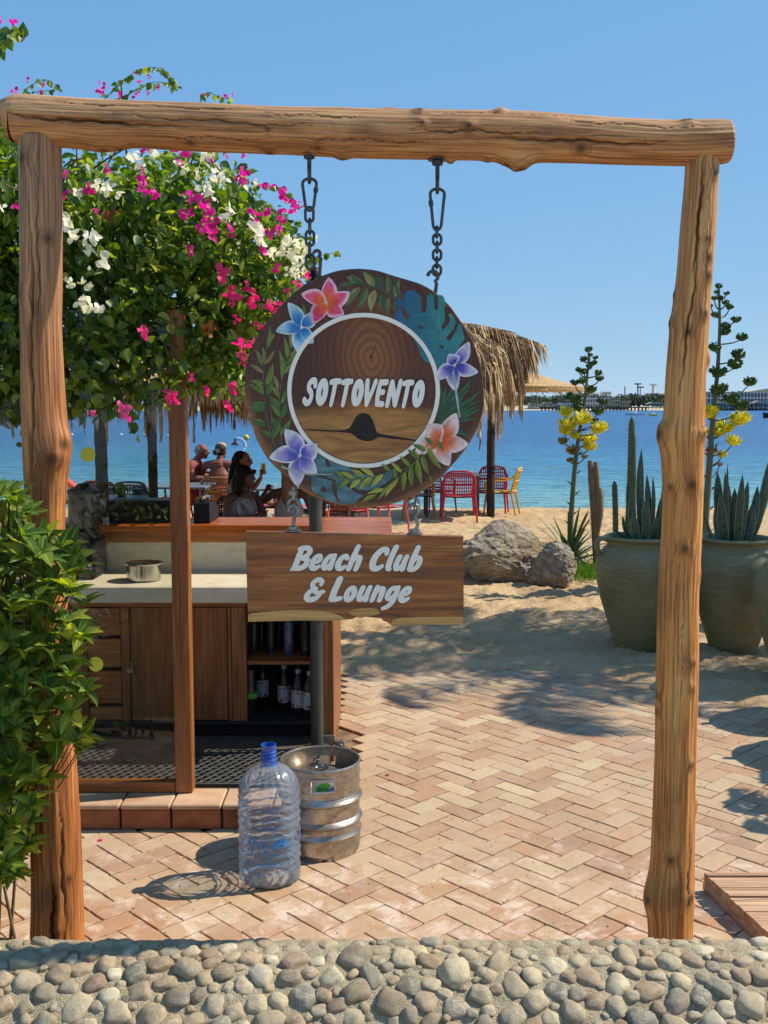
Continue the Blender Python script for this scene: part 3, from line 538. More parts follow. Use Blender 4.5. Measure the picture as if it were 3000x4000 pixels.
# ------------------------------------------------------------------ log arch
def log(name, mat, parent, pts, n, m, seed, knots, cracks, amp=.03, cap=True):
    # pts: (x, y, z, radius front/back, radius sideways) along the log
    C = np.array(catmull(pts, n)); P = C[:, :3]; Ra = C[:, 3]
    T = np.gradient(P, axis=0); T /= np.linalg.norm(T, axis=1)[:, None]
    S = np.concatenate([[0], np.cumsum(np.linalg.norm(np.diff(P, axis=0), axis=1))])
    F = np.array([0, -1.0, 0]); verts = []; uv = []; kn = []; ck = []
    for i in range(n):
        f = F - T[i] * F.dot(T[i]); f /= np.linalg.norm(f); sd = np.cross(T[i], f)
        for j in range(m):
            a = 2 * math.pi * (j / (m - 1)) - math.pi; r = Ra[i]; s = S[i]; va = a * r; v2 = va
            aa = a if j < m - 1 else -math.pi
            w = r * (1 + amp * fbm(math.cos(aa) * 1.3 + seed, math.sin(aa) * 1.3, s * 2.2, 3) + .007 * fbm(math.cos(aa) * 5 + seed, math.sin(aa) * 5, s * 1.2, 3))
            w += .0006 * math.sin(aa * 23 + 1.2 * fbm(s * .8, aa * .5, seed, 2)) + .0012 * fbm(math.cos(aa) * 16, math.sin(aa) * 16, s * 3, 2)
            kk = 0; cc = 0
            for (ks, ka, kr, kh) in knots:
                da = (aa - ka + math.pi) % (2 * math.pi) - math.pi; d2 = ((s - ks) ** 2 * .75 + (da * r) ** 2) / (kr * kr)
                if d2 < 9:
                    g = math.exp(-d2 * 1.1); w += kh * g - kh * .35 * math.exp(-d2 * 9); v2 += da * r * (.9 if kr < .036 else .15) * math.exp(-d2 * .9); kk = max(kk, math.exp(-d2 * (3.0 if kr < .036 else 9)) * .95, .5 * math.exp(-abs(d2 - .8) * 6) if kr < .036 else 0)
            for (s0, s1, a0, a1, wd, dp) in cracks:
                if s0 < s < s1:
                    q = (s - s0) / (s1 - s0); ac = a0 + (a1 - a0) * q + .05 * math.sin(q * 14 + seed) + .03 * math.sin(q * 47); da = (aa - ac + math.pi) % (2 * math.pi) - math.pi; e = math.sin(math.pi * q) ** .5
                    g = math.exp(-((da * r) / (wd * e + 1e-5)) ** 2); w -= dp * e * g; cc = max(cc, g ** 2 * e)
            verts.append(P[i] + (f * math.cos(aa) + sd * math.sin(aa)) * w); uv.append((s, v2)); kn.append(kk); ck.append(cc)
    fs = [(i*m+j, i*m+j+1, (i+1)*m+j+1, (i+1)*m+j) for i in range(n-1) for j in range(m-1)]
    if cap:
        for i, sg in ((0, -1), (n - 1, 1)):
            rings = [i * m]; c0 = P[i]
            prev = [i * m + j for j in range(m)]
            for q, push in ((.93, .006), (.6, .008), (.25, .009), (.02, .009)):
                b0 = len(verts)
                for j in range(m): verts.append(c0 + (verts[i*m+j] - c0) * q + T[i] * sg * push * 1.0); uv.append((verts[i*m+j][0]*0 + S[i] + q * .02, uv[i*m+j][1] * q)); kn.append(.12); ck.append(0)
                fs += [(prev[j], prev[j+1], b0 + j + 1, b0 + j) for j in range(m-1)]; prev = [b0 + j for j in range(m)]
    me = bpy.data.meshes.new(name); off = np.array(root_of(parent).location[:]) if parent else np.zeros(3)
    me.from_pydata((np.array(verts) - off).tolist(), [], fs); me.shade_smooth()
    ul = me.uv_layers.new(name='UVMap'); li = np.zeros(len(me.loops), dtype=int); me.loops.foreach_get('vertex_index', li); ul.data.foreach_set('uv', np.array(uv)[li].ravel())
    for nm, arr in (('knot', kn), ('crack', ck)): me.attributes.new(nm, 'FLOAT', 'POINT').data.foreach_set('value', arr)
    fixn(me); me.materials.append(mat); o = bpy.data.objects.new(name, me); COL.objects.link(o); o.parent = parent; return o
AY = 3.4; MPX = K * AY / FPX           # metres per unit at the arch
def build_arch():
    root = thing('log_arch', (0, AY, 0), 'rough timber arch of two bark-stripped log posts and one thick log beam', 'arch')
    def post(ys, xl, xr, seed, knots, cr, mat, yo=0):
        pts = []
        for y, l, r_ in zip(ys, xl, xr):
            a = at(l, y, AY + yo); b = at(r_, y, AY + yo); pts.append(((a.x + b.x) / 2, AY + yo, a.z, (b.x - a.x) / 2))
        pts = pts[::-1]; pts.insert(0, (pts[0][0], AY + yo, -.02, pts[0][3]))
        S = []
        return log('post', mat, root, pts, 380, 120, seed, [(s, a, kr, kh) for s, a, kr, kh in knots], cr, .012)
    zb = lambda y, x=800: at(x, y, AY).z + .02      # distance along a post measured from the ground
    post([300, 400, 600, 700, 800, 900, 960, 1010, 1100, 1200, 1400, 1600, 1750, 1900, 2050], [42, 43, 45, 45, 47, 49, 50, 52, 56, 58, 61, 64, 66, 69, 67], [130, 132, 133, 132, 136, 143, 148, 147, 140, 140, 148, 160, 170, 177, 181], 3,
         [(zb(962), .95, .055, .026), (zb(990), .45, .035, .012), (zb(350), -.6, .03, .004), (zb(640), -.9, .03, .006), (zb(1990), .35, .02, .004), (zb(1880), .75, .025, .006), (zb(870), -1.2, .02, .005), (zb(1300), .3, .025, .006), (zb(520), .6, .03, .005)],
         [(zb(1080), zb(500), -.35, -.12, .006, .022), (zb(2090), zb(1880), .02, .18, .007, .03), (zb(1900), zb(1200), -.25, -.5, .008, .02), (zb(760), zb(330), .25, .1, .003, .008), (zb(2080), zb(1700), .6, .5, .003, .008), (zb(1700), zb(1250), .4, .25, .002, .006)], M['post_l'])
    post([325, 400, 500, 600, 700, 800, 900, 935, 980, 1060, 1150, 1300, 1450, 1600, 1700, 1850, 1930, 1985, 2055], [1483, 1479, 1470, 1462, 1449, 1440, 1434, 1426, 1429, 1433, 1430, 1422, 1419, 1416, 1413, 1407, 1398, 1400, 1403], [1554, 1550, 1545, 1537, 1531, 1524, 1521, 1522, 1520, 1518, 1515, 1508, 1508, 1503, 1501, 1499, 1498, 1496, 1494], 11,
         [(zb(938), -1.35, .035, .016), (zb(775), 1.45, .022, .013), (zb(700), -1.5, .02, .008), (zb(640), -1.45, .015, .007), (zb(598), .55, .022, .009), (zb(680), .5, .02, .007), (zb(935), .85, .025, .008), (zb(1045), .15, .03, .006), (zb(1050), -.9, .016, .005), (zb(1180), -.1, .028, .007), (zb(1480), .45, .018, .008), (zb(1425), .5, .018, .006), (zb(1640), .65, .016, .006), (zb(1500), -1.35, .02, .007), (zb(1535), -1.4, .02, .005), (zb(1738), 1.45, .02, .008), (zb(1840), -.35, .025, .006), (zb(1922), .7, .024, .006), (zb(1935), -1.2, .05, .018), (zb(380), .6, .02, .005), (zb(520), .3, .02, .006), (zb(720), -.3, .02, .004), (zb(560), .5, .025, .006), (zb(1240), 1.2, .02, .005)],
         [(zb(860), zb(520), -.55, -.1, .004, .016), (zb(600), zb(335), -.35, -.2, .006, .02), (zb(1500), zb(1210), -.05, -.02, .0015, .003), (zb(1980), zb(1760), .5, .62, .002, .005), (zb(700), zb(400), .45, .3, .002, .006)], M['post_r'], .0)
    # beam
    xs = [32, 40, 100, 200, 300, 400, 500, 600, 700, 800, 900, 980, 1060, 1150, 1250, 1350, 1450, 1530, 1572]
    top = [208, 205, 208, 214, 219, 223, 227, 231, 233, 235, 237, 238, 240, 242, 250, 257, 261, 259, 259]
    bot = [306, 310, 316, 321, 319, 325, 329, 332, 337, 341, 343, 344, 346, 350, 352, 355, 357, 357, 352]
    pts = []
    for x, a, b_ in zip(xs, top, bot):
        p = at(x, a, AY); q = at(x, b_, AY); pts.append((p.x, AY, (p.z + q.z) / 2, (p.z - q.z) / 2))
    bx0 = pts[0][0]; sx = lambda x: at(x, 300, AY).x - bx0
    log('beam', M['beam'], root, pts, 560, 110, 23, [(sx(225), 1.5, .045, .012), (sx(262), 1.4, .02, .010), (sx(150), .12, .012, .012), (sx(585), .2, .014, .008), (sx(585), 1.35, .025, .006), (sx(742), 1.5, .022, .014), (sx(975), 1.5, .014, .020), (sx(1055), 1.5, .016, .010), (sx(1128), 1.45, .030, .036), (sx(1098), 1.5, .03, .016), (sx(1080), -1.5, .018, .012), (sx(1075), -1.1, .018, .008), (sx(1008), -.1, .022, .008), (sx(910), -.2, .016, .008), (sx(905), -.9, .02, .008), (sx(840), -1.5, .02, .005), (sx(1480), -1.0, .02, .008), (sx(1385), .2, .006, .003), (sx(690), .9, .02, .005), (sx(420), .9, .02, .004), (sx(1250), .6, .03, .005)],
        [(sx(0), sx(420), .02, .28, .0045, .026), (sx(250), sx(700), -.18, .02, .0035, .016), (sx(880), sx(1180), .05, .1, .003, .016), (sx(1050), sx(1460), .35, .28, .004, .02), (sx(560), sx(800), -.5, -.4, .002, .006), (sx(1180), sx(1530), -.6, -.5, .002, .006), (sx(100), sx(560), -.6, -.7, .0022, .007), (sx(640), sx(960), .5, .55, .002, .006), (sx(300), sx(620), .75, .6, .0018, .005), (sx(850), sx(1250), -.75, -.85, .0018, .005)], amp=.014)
build_arch()
# ------------------------------------------------------------------ chains
def ring_pts(w, h, n=20, twist=0, cx=0, cy=0, cz=0, taper=0.0):
    out = []                          # stadium loop in XZ (twist=0) or YZ (twist=1)
    r = w / 2; s = (h - w) / 2
    for k in range(n):
        a = 2 * math.pi * k / n; x = r * math.cos(a); z = r * math.sin(a) + (s if math.sin(a) >= 0 else -s)
        x *= 1 + taper * z / (h / 2)
        out.append((cx + (0 if twist else x), cy + (x if twist else 0), cz + z))
    return out
def build_chain(x, ytop, ycar0, ycar1, nlinks, ybot, label, first_twist, tilt):
    top = at(x, ytop, AY); u = MPX
    root = thing('hanging_chain', top, label, 'chain', 'chains holding up the round sign')
    Z = lambda y: at(x, y, AY).z
    cx = top.x; b = MB()
    b.lathe([(.011, 0), (.017, 0), (.017, .012), (.011, .014)], (cx, AY, top.z - .014), 6); b.lathe([(.03, 0), (.03, .003)], (cx, AY, top.z), 16)
    b.tube([(cx, AY, top.z + .02), (cx, AY, Z(ycar0) + .028)], .0068, 10)
    b.tube(ring_pts(.026, .048, 18, 1, cx, AY, Z(ycar0) + .012), .0055, 8, closed=True)
    b.build('eye_bolt', M['iron'], root, True)
    b = MB(); zc = (Z(ycar0) + Z(ycar1)) / 2; h = Z(ycar0) - Z(ycar1); b.tube(ring_pts(.036, h, 28, 0, cx, AY, zc, .35), .0048, 8, closed=True); b.tube([(cx + (.021 if tilt else -.021), AY, zc + h * .22), (cx + (.019 if tilt else -.019), AY, zc + h * .08)], .0075, 8); b.build('carabiner', M['iron'], root, True)
    z0 = Z(ycar1) + .006; z1 = Z(ybot); step = (z0 - z1) / nlinks
    for k in range(nlinks):
        b = MB(); zc = z0 - step * (k + .5); b.tube(ring_pts(.026 if (k + first_twist) % 2 == 0 else .0255, step + .010, 18, (k + first_twist) % 2, cx + rng.uniform(-.001, .001), AY, zc), .0046, 8, closed=True); b.build('link', M['iron'], root, True)
    return cx, z1
SC = .000552; SCX, SCY = 785, 795; CEN = at(788.3, 842, AY)
def dp(x, y, d=0): return (CEN.x + (x - SCX) * SC, CEN.z - (y - SCY) * SC)     # disc art units to metres
def hook(b, cx, cy, z0, z1, r=.013, t=.0052, flip=1):      # threaded screw hook: stem up from z0, open hook centred near z1
    pts = [(cx, cy, z0), (cx + .004 * flip, cy, z0 + (z1 - z0) * .45), (cx + .006 * flip, cy, z1 - r * 1.3)]
    for k in range(9):
        a = -1.1 + k / 8 * 4.2; pts.append((cx - .006 * flip + flip * r * math.cos(a), cy, z1 + r * math.sin(a)))
    b.tube(pts, t, 8); b.lathe([(.012, 0), (.015, .002), (.015, .012), (.010, .014)], (cx, cy, z0 - .004), 6); b.lathe([(.022, 0), (.022, .003)], (cx, cy, z0 - .006), 14)
DISC = [(750,105),(850,115),(950,145),(1020,165),(1100,190),(1170,225),(1215,260),(1270,310),(1330,390),(1390,480),(1430,570),(1460,670),(1475,780),(1478,880),(1455,980),(1420,1060),(1370,1140),(1310,1215),(1240,1290),(1160,1360),(1080,1410),(980,1450),(880,1475),(780,1483),(700,1478),(600,1460),(500,1425),(430,1390),(370,1340),(300,1280),(230,1210),(190,1150),(150,1070),(125,990),(100,900),(90,800),(92,700),(110,610),(150,520),(190,450),(240,385),(310,310),(380,240),(450,190),(530,150),(640,115)]
FY = AY - .022                         # front face of the round sign
LAY = [0.0]
def art_obj(name, polys, parent, y=None):   # polys: list of (verts2d, faces, colours) in art units, flat print on the board's face
    b = MB(); yy = FY - .0006 - LAY[0] if y is None else y; LAY[0] += .0004 + 2.5e-5 * len(polys)
    for k, (vs, fs, cs) in enumerate(polys): b.add([(dp(v[0], v[1])[0], yy - k * 2.5e-5 - (v[2] if len(v) > 2 else 0), dp(v[0], v[1])[1]) for v in vs], fs, cs)
    return b.build(name, M['art'], parent, normals=False)
def petal(c, tip, width, edge, inner, mid, core, bend=.25):
    cx, cy = c; tx, ty = tip; L = math.hypot(tx - cx, ty - cy); ux, uy = (tx - cx) / L, (ty - cy) / L; px, py = -uy, ux; out = []
    def sheet(w, s0, s1, cols, lift):
        n, m = 14, 7; vs = []; cs = []
        for i in range(n):
            t = i / (n - 1); s = s0 + (s1 - s0) * t; prof = (math.sin(math.pi * min(1, t ** .8)) ** .75) * w if 0 < t < 1 else (w * .1 if t == 0 else 0); off = bend * w * math.sin(math.pi * t)
            for j in range(m):
                q = (j / (m - 1) * 2 - 1); x = cx + ux * L * s + px * (q * prof + off); y = cy + uy * L * s + py * (q * prof + off); vs.append((x, y, lift)); cs.append(cols(t, q))
        return vs, [(i*m+j, i*m+j+1, (i+1)*m+j+1, (i+1)*m+j) for i in range(n-1) for j in range(m-1)], cs
    mixc = lambda a, b, t: tuple(p + (q - p) * t for p, q in zip(a, b))
    def col(t, q):
        if t < .35: return mixc(core, mid, t / .35)
        return mixc(mid, inner, min(1, (t - .35) / .5))
    out.append(sheet(width, 0, 1.0, lambda t, q: edge, 0)); out.append(sheet(width * .78, .06, .86, lambda t, q: mixc(col(t, q), edge, max(0, q) ** 3 * .5), .00035)); return out
def strip_leaf(a, b_, w, c1, c2, bend=0.15, lift=0):
    w *= 1.3
    L = math.hypot(b_[0] - a[0], b_[1] - a[1]); ux, uy = (b_[0]-a[0]) / L, (b_[1]-a[1]) / L; px, py = -uy, ux; vs = []; cs = []; n = 9
    for i in range(n):
        t = i / (n - 1); pr = w * math.sin(math.pi * t ** .75) if t < 1 else 0; o = bend * L * math.sin(math.pi * t) * .5
        for q, c in ((-1, c1), (0, tuple(x * .8 for x in c1)), (1, c2)): vs.append((a[0] + ux*L*t + px*(pr*q+o), a[1] + uy*L*t + py*(pr*q+o), lift)); cs.append(c)
    return vs, [(i*3+j, i*3+j+1, (i+1)*3+j+1, (i+1)*3+j) for i in range(n-1) for j in range(2)], cs
def stem2(pts, w, c, lift=0):
    P = catmull(pts, 16); vs = []
    for i, p in enumerate(P):
        d = P[min(i+1, 15)] - P[max(i-1, 0)]; d = d / (np.linalg.norm(d) + 1e-9); ww = w * (1 - .5 * i / 15); vs += [(p[0] - d[1]*ww, p[1] + d[0]*ww, lift), (p[0] + d[1]*ww, p[1] - d[0]*ww, lift)]
    return vs, [(2*i, 2*i+1, 2*i+3, 2*i+2) for i in range(15)], [c] * len(vs)
# union of round-ended strokes traced into one clean outline
def trace(strokes, x0, x1, z0, z1, res, cut=None, fat=0.0):
    nx = int((x1-x0)/res)+2; nz = int((z1-z0)/res)+2; X, Z = np.meshgrid(x0 + np.arange(nx)*res, z0 + np.arange(nz)*res, indexing='ij'); D = np.full(X.shape, 9e9)
    def sd(st):
        D = np.full(X.shape, 9e9)
        for pts in st:
            for (ax, az, ar), (bx, bz, br) in zip(pts[:-1], pts[1:]):
                dx, dz = bx-ax, bz-az; L2 = dx*dx+dz*dz+1e-12; t = np.clip(((X-ax)*dx+(Z-az)*dz)/L2, 0, 1); D = np.minimum(D, np.hypot(X-ax-t*dx, Z-az-t*dz) - (ar+(br-ar)*t))
        return D
    D = sd(strokes) - fat
    if cut: D = np.maximum(D, -sd(cut))
    segs = {}
    def ip(i, j, k, l): a = D[i, j]; b = D[k, l]; t = a / (a - b); return (X[i, j] + (X[k, l]-X[i, j])*t, Z[i, j] + (Z[k, l]-Z[i, j])*t)
    nxt = {}; pos = {}
    ins = D < 0
    for i in range(nx-1):
        for j in range(nz-1):
            c = [ins[i, j], ins[i+1, j], ins[i+1, j+1], ins[i, j+1]]
            if all(c) or not any(c): continue
            E = [((i, j), (i+1, j)), ((i+1, j), (i+1, j+1)), ((i+1, j+1), (i, j+1)), ((i, j+1), (i, j))]
            fl = [k for k in range(4) if c[k] != c[(k+1) % 4]]
            ks = [tuple(sorted(E[k])) for k in fl]
            for k, q in zip(fl, ks): pos[q] = ip(*E[k][0], *E[k][1])
            if len(fl) == 2: pr = [(0, 1)]
            else: pr = [(0, 3), (1, 2)] if c[0] else [(0, 1), (2, 3)]
            for a, b in pr: nxt.setdefault(ks[a], []).append(ks[b]); nxt.setdefault(ks[b], []).append(ks[a])
    loops = []; seen = set()
    for s in nxt:
        if s in seen: continue
        lp = [s]; seen.add(s); cur = s; prev = None
        while True:
            c = [q for q in nxt[cur] if q != prev and q not in seen]
            if not c: break
            prev = cur; cur = c[0]; seen.add(cur); lp.append(cur)
        L = [pos[q] for q in lp]
        if len(L) > 8: loops.append(L[::1])
    def area(L): return abs(sum(L[i-1][0]*L[i][1]-L[i][0]*L[i-1][1] for i in range(len(L)))/2)
    loops.sort(key=area, reverse=True); return loops
def inside(p, L):
    c = False; j = len(L)-1
    for i in range(len(L)):
        if (L[i][1] > p[1]) != (L[j][1] > p[1]) and p[0] < (L[j][0]-L[i][0])*(p[1]-L[i][1])/(L[j][1]-L[i][1])+L[i][0]: c = not c
        j = i
    return c
def groups(loops):
    out = []
    for L in loops:
        for g in out:
            if inside(L[0], g[0]): g.append(L); break
        else: out.append([L])
    return out
def arc(cx, cz, rx, rz, a0, a1, r, n=14, r2=None): return [(cx+rx*math.cos(R(a0+(a1-a0)*k/n)), cz+rz*math.sin(R(a0+(a1-a0)*k/n)), r+((r2 or r)-r)*k/n) for k in range(n+1)]
def cv(*p, r=.11, n=16):
    q = catmull([(a[0], a[1], a[2] if len(a) > 2 else r) for a in p], n); return [tuple(x) for x in q]
LET = {
 'S': (.62, [cv((.60,.74),(.55,.89),(.36,.90),(.20,.77),(.24,.60),(.40,.48),(.46,.30),(.36,.13),(.18,.10),(.04,.20), r=.105, n=30)]),
 'O': (.66, [arc(.34, .5, .185, .36, 0, 360, .128, 30)]),
 'T': (.62, [cv((.04,.86,.08),(.3,.89,.10),(.66,.90,.085)), cv((.36,.84,.12),(.33,.45,.125),(.28,.08,.11))]),
 'V': (.66, [cv((.10,.90,.12),(.17,.5,.125),(.26,.11,.11)), cv((.26,.11,.11),(.46,.5,.10),(.62,.9,.11))]),
 'E': (.56, [cv((.14,.86,.11),(.10,.5,.12),(.12,.13,.11)), cv((.14,.88,.10),(.56,.90,.095), n=2), cv((.12,.52,.09),(.44,.54,.085), n=2), cv((.12,.12,.10),(.50,.10,.09), n=2)]),
 'N': (.72, [cv((.09,.08,.10),(.13,.5,.115),(.17,.88,.11)), cv((.18,.88,.11),(.36,.5,.11),(.52,.12,.11)), cv((.54,.10,.10),(.59,.5,.105),(.64,.92,.10))]),
 'B': (.64, [cv((.17,.90,.10),(.14,.5,.11),(.12,.10,.11)), cv((.02,.02,.05),(.12,.12,.09), n=2), cv((.08,.90,.07),(.40,.93,.09),(.55,.76,.09),(.40,.56,.09),(.18,.50,.08), n=18), cv((.2,.52,.08),(.50,.46,.10),(.56,.26,.11),(.38,.09,.10),(.12,.08,.09), n=18)]),
 'e': (.48, [cv((.12,.32,.06),(.32,.36,.065),(.40,.48,.07),(.32,.60,.085),(.18,.54,.09),(.10,.32,.105),(.16,.12,.10),(.30,.08,.09),(.42,.16,.065), n=30)]),
 'a': (.54, [cv((.38,.58,.075),(.24,.60,.08),(.12,.42,.095),(.10,.20,.10),(.20,.09,.09),(.34,.24,.075),(.40,.42,.07), n=26), cv((.42,.62,.085),(.40,.35,.10),(.40,.09,.09))]),
 'c': (.46, [cv((.40,.52,.08),(.30,.61,.085),(.16,.52,.10),(.10,.30,.11),(.15,.12,.10),(.28,.08,.09),(.40,.16,.07), n=24)]),
 'h': (.56, [cv((.20,1.0,.095),(.14,.55,.105),(.10,.08,.095)), cv((.14,.34,.07),(.28,.56,.08),(.42,.54,.09),(.42,.34,.10),(.40,.08,.095), n=20)]),
 'C': (.66, [cv((.58,.74,.08),(.52,.89,.095),(.34,.88,.11),(.17,.66,.12),(.12,.36,.125),(.20,.14,.115),(.38,.10,.10),(.54,.20,.075), n=30)]),
 'l': (.28, [cv((.18,1.0,.10),(.12,.55,.105),(.12,.16,.10),(.20,.08,.07))]),
 'u': (.56, [cv((.14,.60,.095),(.10,.30,.10),(.16,.11,.095),(.30,.16,.08),(.40,.36,.07), n=20), cv((.43,.61,.09),(.40,.35,.10),(.42,.09,.09))]),
 'b': (.54, [cv((.18,1.0,.095),(.13,.55,.105),(.11,.12,.095)), cv((.14,.40,.07),(.28,.58,.08),(.42,.50,.095),(.42,.26,.10),(.30,.09,.09),(.12,.08,.08), n=22)]),
 '&': (.74, [cv((.66,.42,.06),(.56,.20,.085),(.40,.08,.10),(.18,.09,.10),(.09,.25,.10),(.20,.44,.085),(.36,.50,.07), n=24), cv((.40,.52,.07),(.24,.60,.08),(.20,.78,.09),(.36,.92,.09),(.54,.84,.08),(.55,.72,.07), n=20), cv((.36,.40,.06),(.52,.36,.07),(.74,.40,.06), n=10)]),
 'L': (.54, [cv((.20,.94,.12),(.14,.5,.125),(.12,.14,.12)), cv((.12,.11,.11),(.30,.10,.10),(.48,.14,.08))]),
 'o': (.54, [arc(.27, .33, .15, .245, 0, 360, .098, 26)]),
 'n': (.56, [cv((.15,.62,.09),(.12,.35,.10),(.10,.08,.09)), cv((.13,.34,.07),(.28,.56,.08),(.42,.54,.09),(.42,.34,.10),(.41,.08,.09), n=20)]),
 'g': (.54, [cv((.38,.58,.075),(.24,.60,.08),(.12,.44,.095),(.11,.24,.095),(.22,.14,.085),(.36,.28,.07), n=24), cv((.43,.62,.085),(.42,.30,.095),(.38,.02,.095),(.24,-.18,.09),(.08,-.26,.07), n=16)]),
 ' ': (.26, []),
}
def letters(text, x0, z0, H, track, slant, tilt, parent, y0, depth, mat, sx=1.0, fit=None):
    x = 0
    for ch in text:
        w, st = LET[ch]
        if st:
            st2 = [[(p[0]*sx, p[1], p[2]) for p in s] for s in st]; lo = trace(st2, -.25, 1.1, -.45, 1.2, .0125, None, .016)
            if fit:
                xs_ = [p[0] for L in lo for p in L]; a_, b2 = min(xs_), max(xs_); tw = fit[ch]; lo = [[((p[0] - a_) / (b2 - a_) * tw, p[1]) for p in L] for L in lo]
            b = MB()
            for g in groups(lo):
                G = []
                for L in g:
                    G.append([(x0 + (x + px + slant * pz) * H, z0 + pz * H + (x + px) * H * tilt) for px, pz in L])
                b.prism(G, y0 - depth, y0)
            b.build('letter', mat, parent)
        x += (fit[ch] if fit else w * sx) + track
    return x
def width(text, track, sx): return sum(LET[c][0]*sx + track for c in text)
def build_round_sign():
    root = thing('round_sign', (CEN.x, AY, CEN.z), 'round slab sign of dark polished wood with white ring, painted flowers and the word SOTTOVENTO', 'sign')
    out = catmull(DISC + [DISC[0]], 160)[:-1]; pts = [dp(*p) for p in out]; c = (CEN.x, CEN.z)
    b = MB(); n = len(pts); rings = [(.0, .0, FY), (.5, 1, FY), (.93, 1, FY), (.992, 1, FY), (1, 1, FY + .005), (1.0, 1, AY + .02), (.99, 1, AY + .024), (0, 1, AY + .024)]
    vs = []
    for q, _, y in rings: vs += [(c[0] + (x - c[0]) * max(q, 1e-4), y, c[1] + (z - c[1]) * max(q, 1e-4)) for x, z in pts]
    b.add(vs, [(i*n+k, i*n+(k+1) % n, (i+1)*n+(k+1) % n, (i+1)*n+k) for i in range(len(rings)-1) for k in range(n)]); b.build('slab', M['disc'], root, True)
    rc = dp(778, 803); b = MB(); N = 120; ro, ri = 442 * SC, 417 * SC; prof = [(ri, 0), (ri, -.004), (ri + .001, -.005), (ro - .001, -.005), (ro, -.004), (ro, 0)]
    vs = []; 
    for r_, y in prof:
        vs += [(rc[0] + r_ * math.cos(2*math.pi*k/N), FY - .0004 + y, rc[1] + 1.01 * r_ * math.sin(2*math.pi*k/N)) for k in range(N)]
    b.add(vs, [(i*N+k, i*N+(k+1) % N, (i+1)*N+(k+1) % N, (i+1)*N+k) for i in range(len(prof)-1) for k in range(N)]); b.build('ring', M['white'], root, True)
    # knot hole and split, and the little check at the pith
    b = MB(); hole = [(640,1030),(690,1020),(712,990),(735,950),(765,932),(800,936),(825,960),(845,1010),(862,1045),(940,1062),(1080,1085),(1085,1092),(940,1078),(868,1070),(830,1088),(790,1092),(750,1080),(725,1060),(690,1045),(560,1036),(450,1030),(452,1024),(560,1028)]
    hp = [tuple(q) for q in catmull(hole + [hole[0]], 90)[:-1]]; b.prism([[dp(*q) for q in hp]], FY - .0012, FY - .0004); b.build('knot_hole', simple('charred_knot', (.008, .007, .005), (.03, .018, .01), .35, 60, bump=1.0, bscale=60, bd=.02), root)
    b = MB(); b.prism([[dp(820,600), dp(829,607), dp(824,618), dp(815,612)]], FY - .0007, FY - .0003); b.prism([[dp(824,600), dp(828,602), dp(852,530), dp(850,528)]], FY - .0007, FY - .0003); b.prism([[dp(1000,735), dp(1100,745), dp(1205,752), dp(1205,754), dp(1100,749), dp(1000,738)]], FY - .0007, FY - .0003); tag(b.build('drying_crack', M['darkin'], root), kind='stuff')
    # print
    g1, g2, g3 = (.030, .075, .035), (.10, .16, .055), (.30, .30, .12)
    T = [stem2([(640,210),(760,190),(870,225),(990,290),(1090,350),(1158,402)], 5, g1, .0003)]
    for k, (a, t, w, ca, cb) in enumerate([((680,200),(625,235),9,g1,g2),((720,190),(640,190),9,g2,g1),((740,195),(680,150),12,g2,g3),((790,200),(700,135),13,g1,g2),((840,215),(775,122),18,g3,g2),((880,225),(860,130),15,g1,g1),((920,245),(915,135),14,g2,g1),((960,270),(985,165),14,g2,g3),((985,285),(945,155),8,g1,g2),((700,215),(640,300),10,g1,g2),((760,210),(680,320),15,g2,g3),((800,215),(735,335),15,g2,g1),((845,225),(820,350),18,g3,g3),((885,240),(870,345),12,g1,g2),((925,265),(915,375),12,g2,g1),((960,285),(965,360),11,g1,g2)]): T.append(strip_leaf(a, t, w, ca, cb, .12 * (-1) ** k))
    art_obj('painted_palm_frond', T, root)
    tl1, tl2, tl3 = (.03, .19, .26), (.012, .09, .19), (.05, .24, .17)
    def monstera(strokes, cuts, x0, x1, y0, y1, cf, nm):
        lo = trace([[(p[0], p[1], p[2]) for p in s] for s in strokes], x0, x1, y0, y1, 5.0, [[(p[0], p[1], p[2]) for p in s] for s in cuts]); b = MB(); yy = FY - .0006 - LAY[0]; LAY[0] += .0004
        for g in groups(lo):
            L = [[Vector((q[0], q[1], 0)) for q in lp[::2]] for lp in g]; tri = tessellate_polygon(L); fl = [p for l in L for p in l]
            b.add([(dp(p.x, p.y)[0], yy, dp(p.x, p.y)[1]) for p in fl], [tuple(t) for t in tri], [cf(p.x, p.y) for p in fl])
        b.build(nm, M['art'], root, normals=False)
    mx = lambda a, b_, t: tuple(p + (q - p) * min(1, max(0, t)) for p, q in zip(a, b_))
    monstera([[(1065,300,58),(1150,420,110),(1210,540,110),(1240,650,55)],[(1050,265,38),(1090,330,40)],[(1165,270,24),(1175,340,34),(1150,420,40)],[(1215,285,30),(1225,340,30),(1200,420,50)],[(1275,385,24),(1290,440,30),(1240,500,50)],[(1320,440,24),(1330,500,30),(1260,550,60)],[(990,300,26),(1060,400,50)],[(990,370,36),(1070,430,40)],[(1300,560,36),(1270,600,40)],[(1150,440,80),(1190,560,90)]],
             [[(1118,215,12),(1128,310,16),(1122,345,12)],[(1250,330,8),(1262,400,14),(1235,440,10)],[(1325,390,8),(1305,450,9),(1270,500,14)],[(1000,330,9),(1030,380,14)],[(1103,436,9),(1112,440,9)],[(1228,548,9),(1232,552,9)],[(1195,235,9),(1196,330,11)],[(1380,500,10),(1340,560,8),(1300,640,5)]], 930, 1380, 190, 730, lambda x, y: mx(mx(tl2, tl3, (x - 1050) / 250), tl1, (y - 300) / 350 * .6 + .25 * math.sin(x * .02)), 'painted_monstera_leaf')
    tb = (.03, .09, .11)
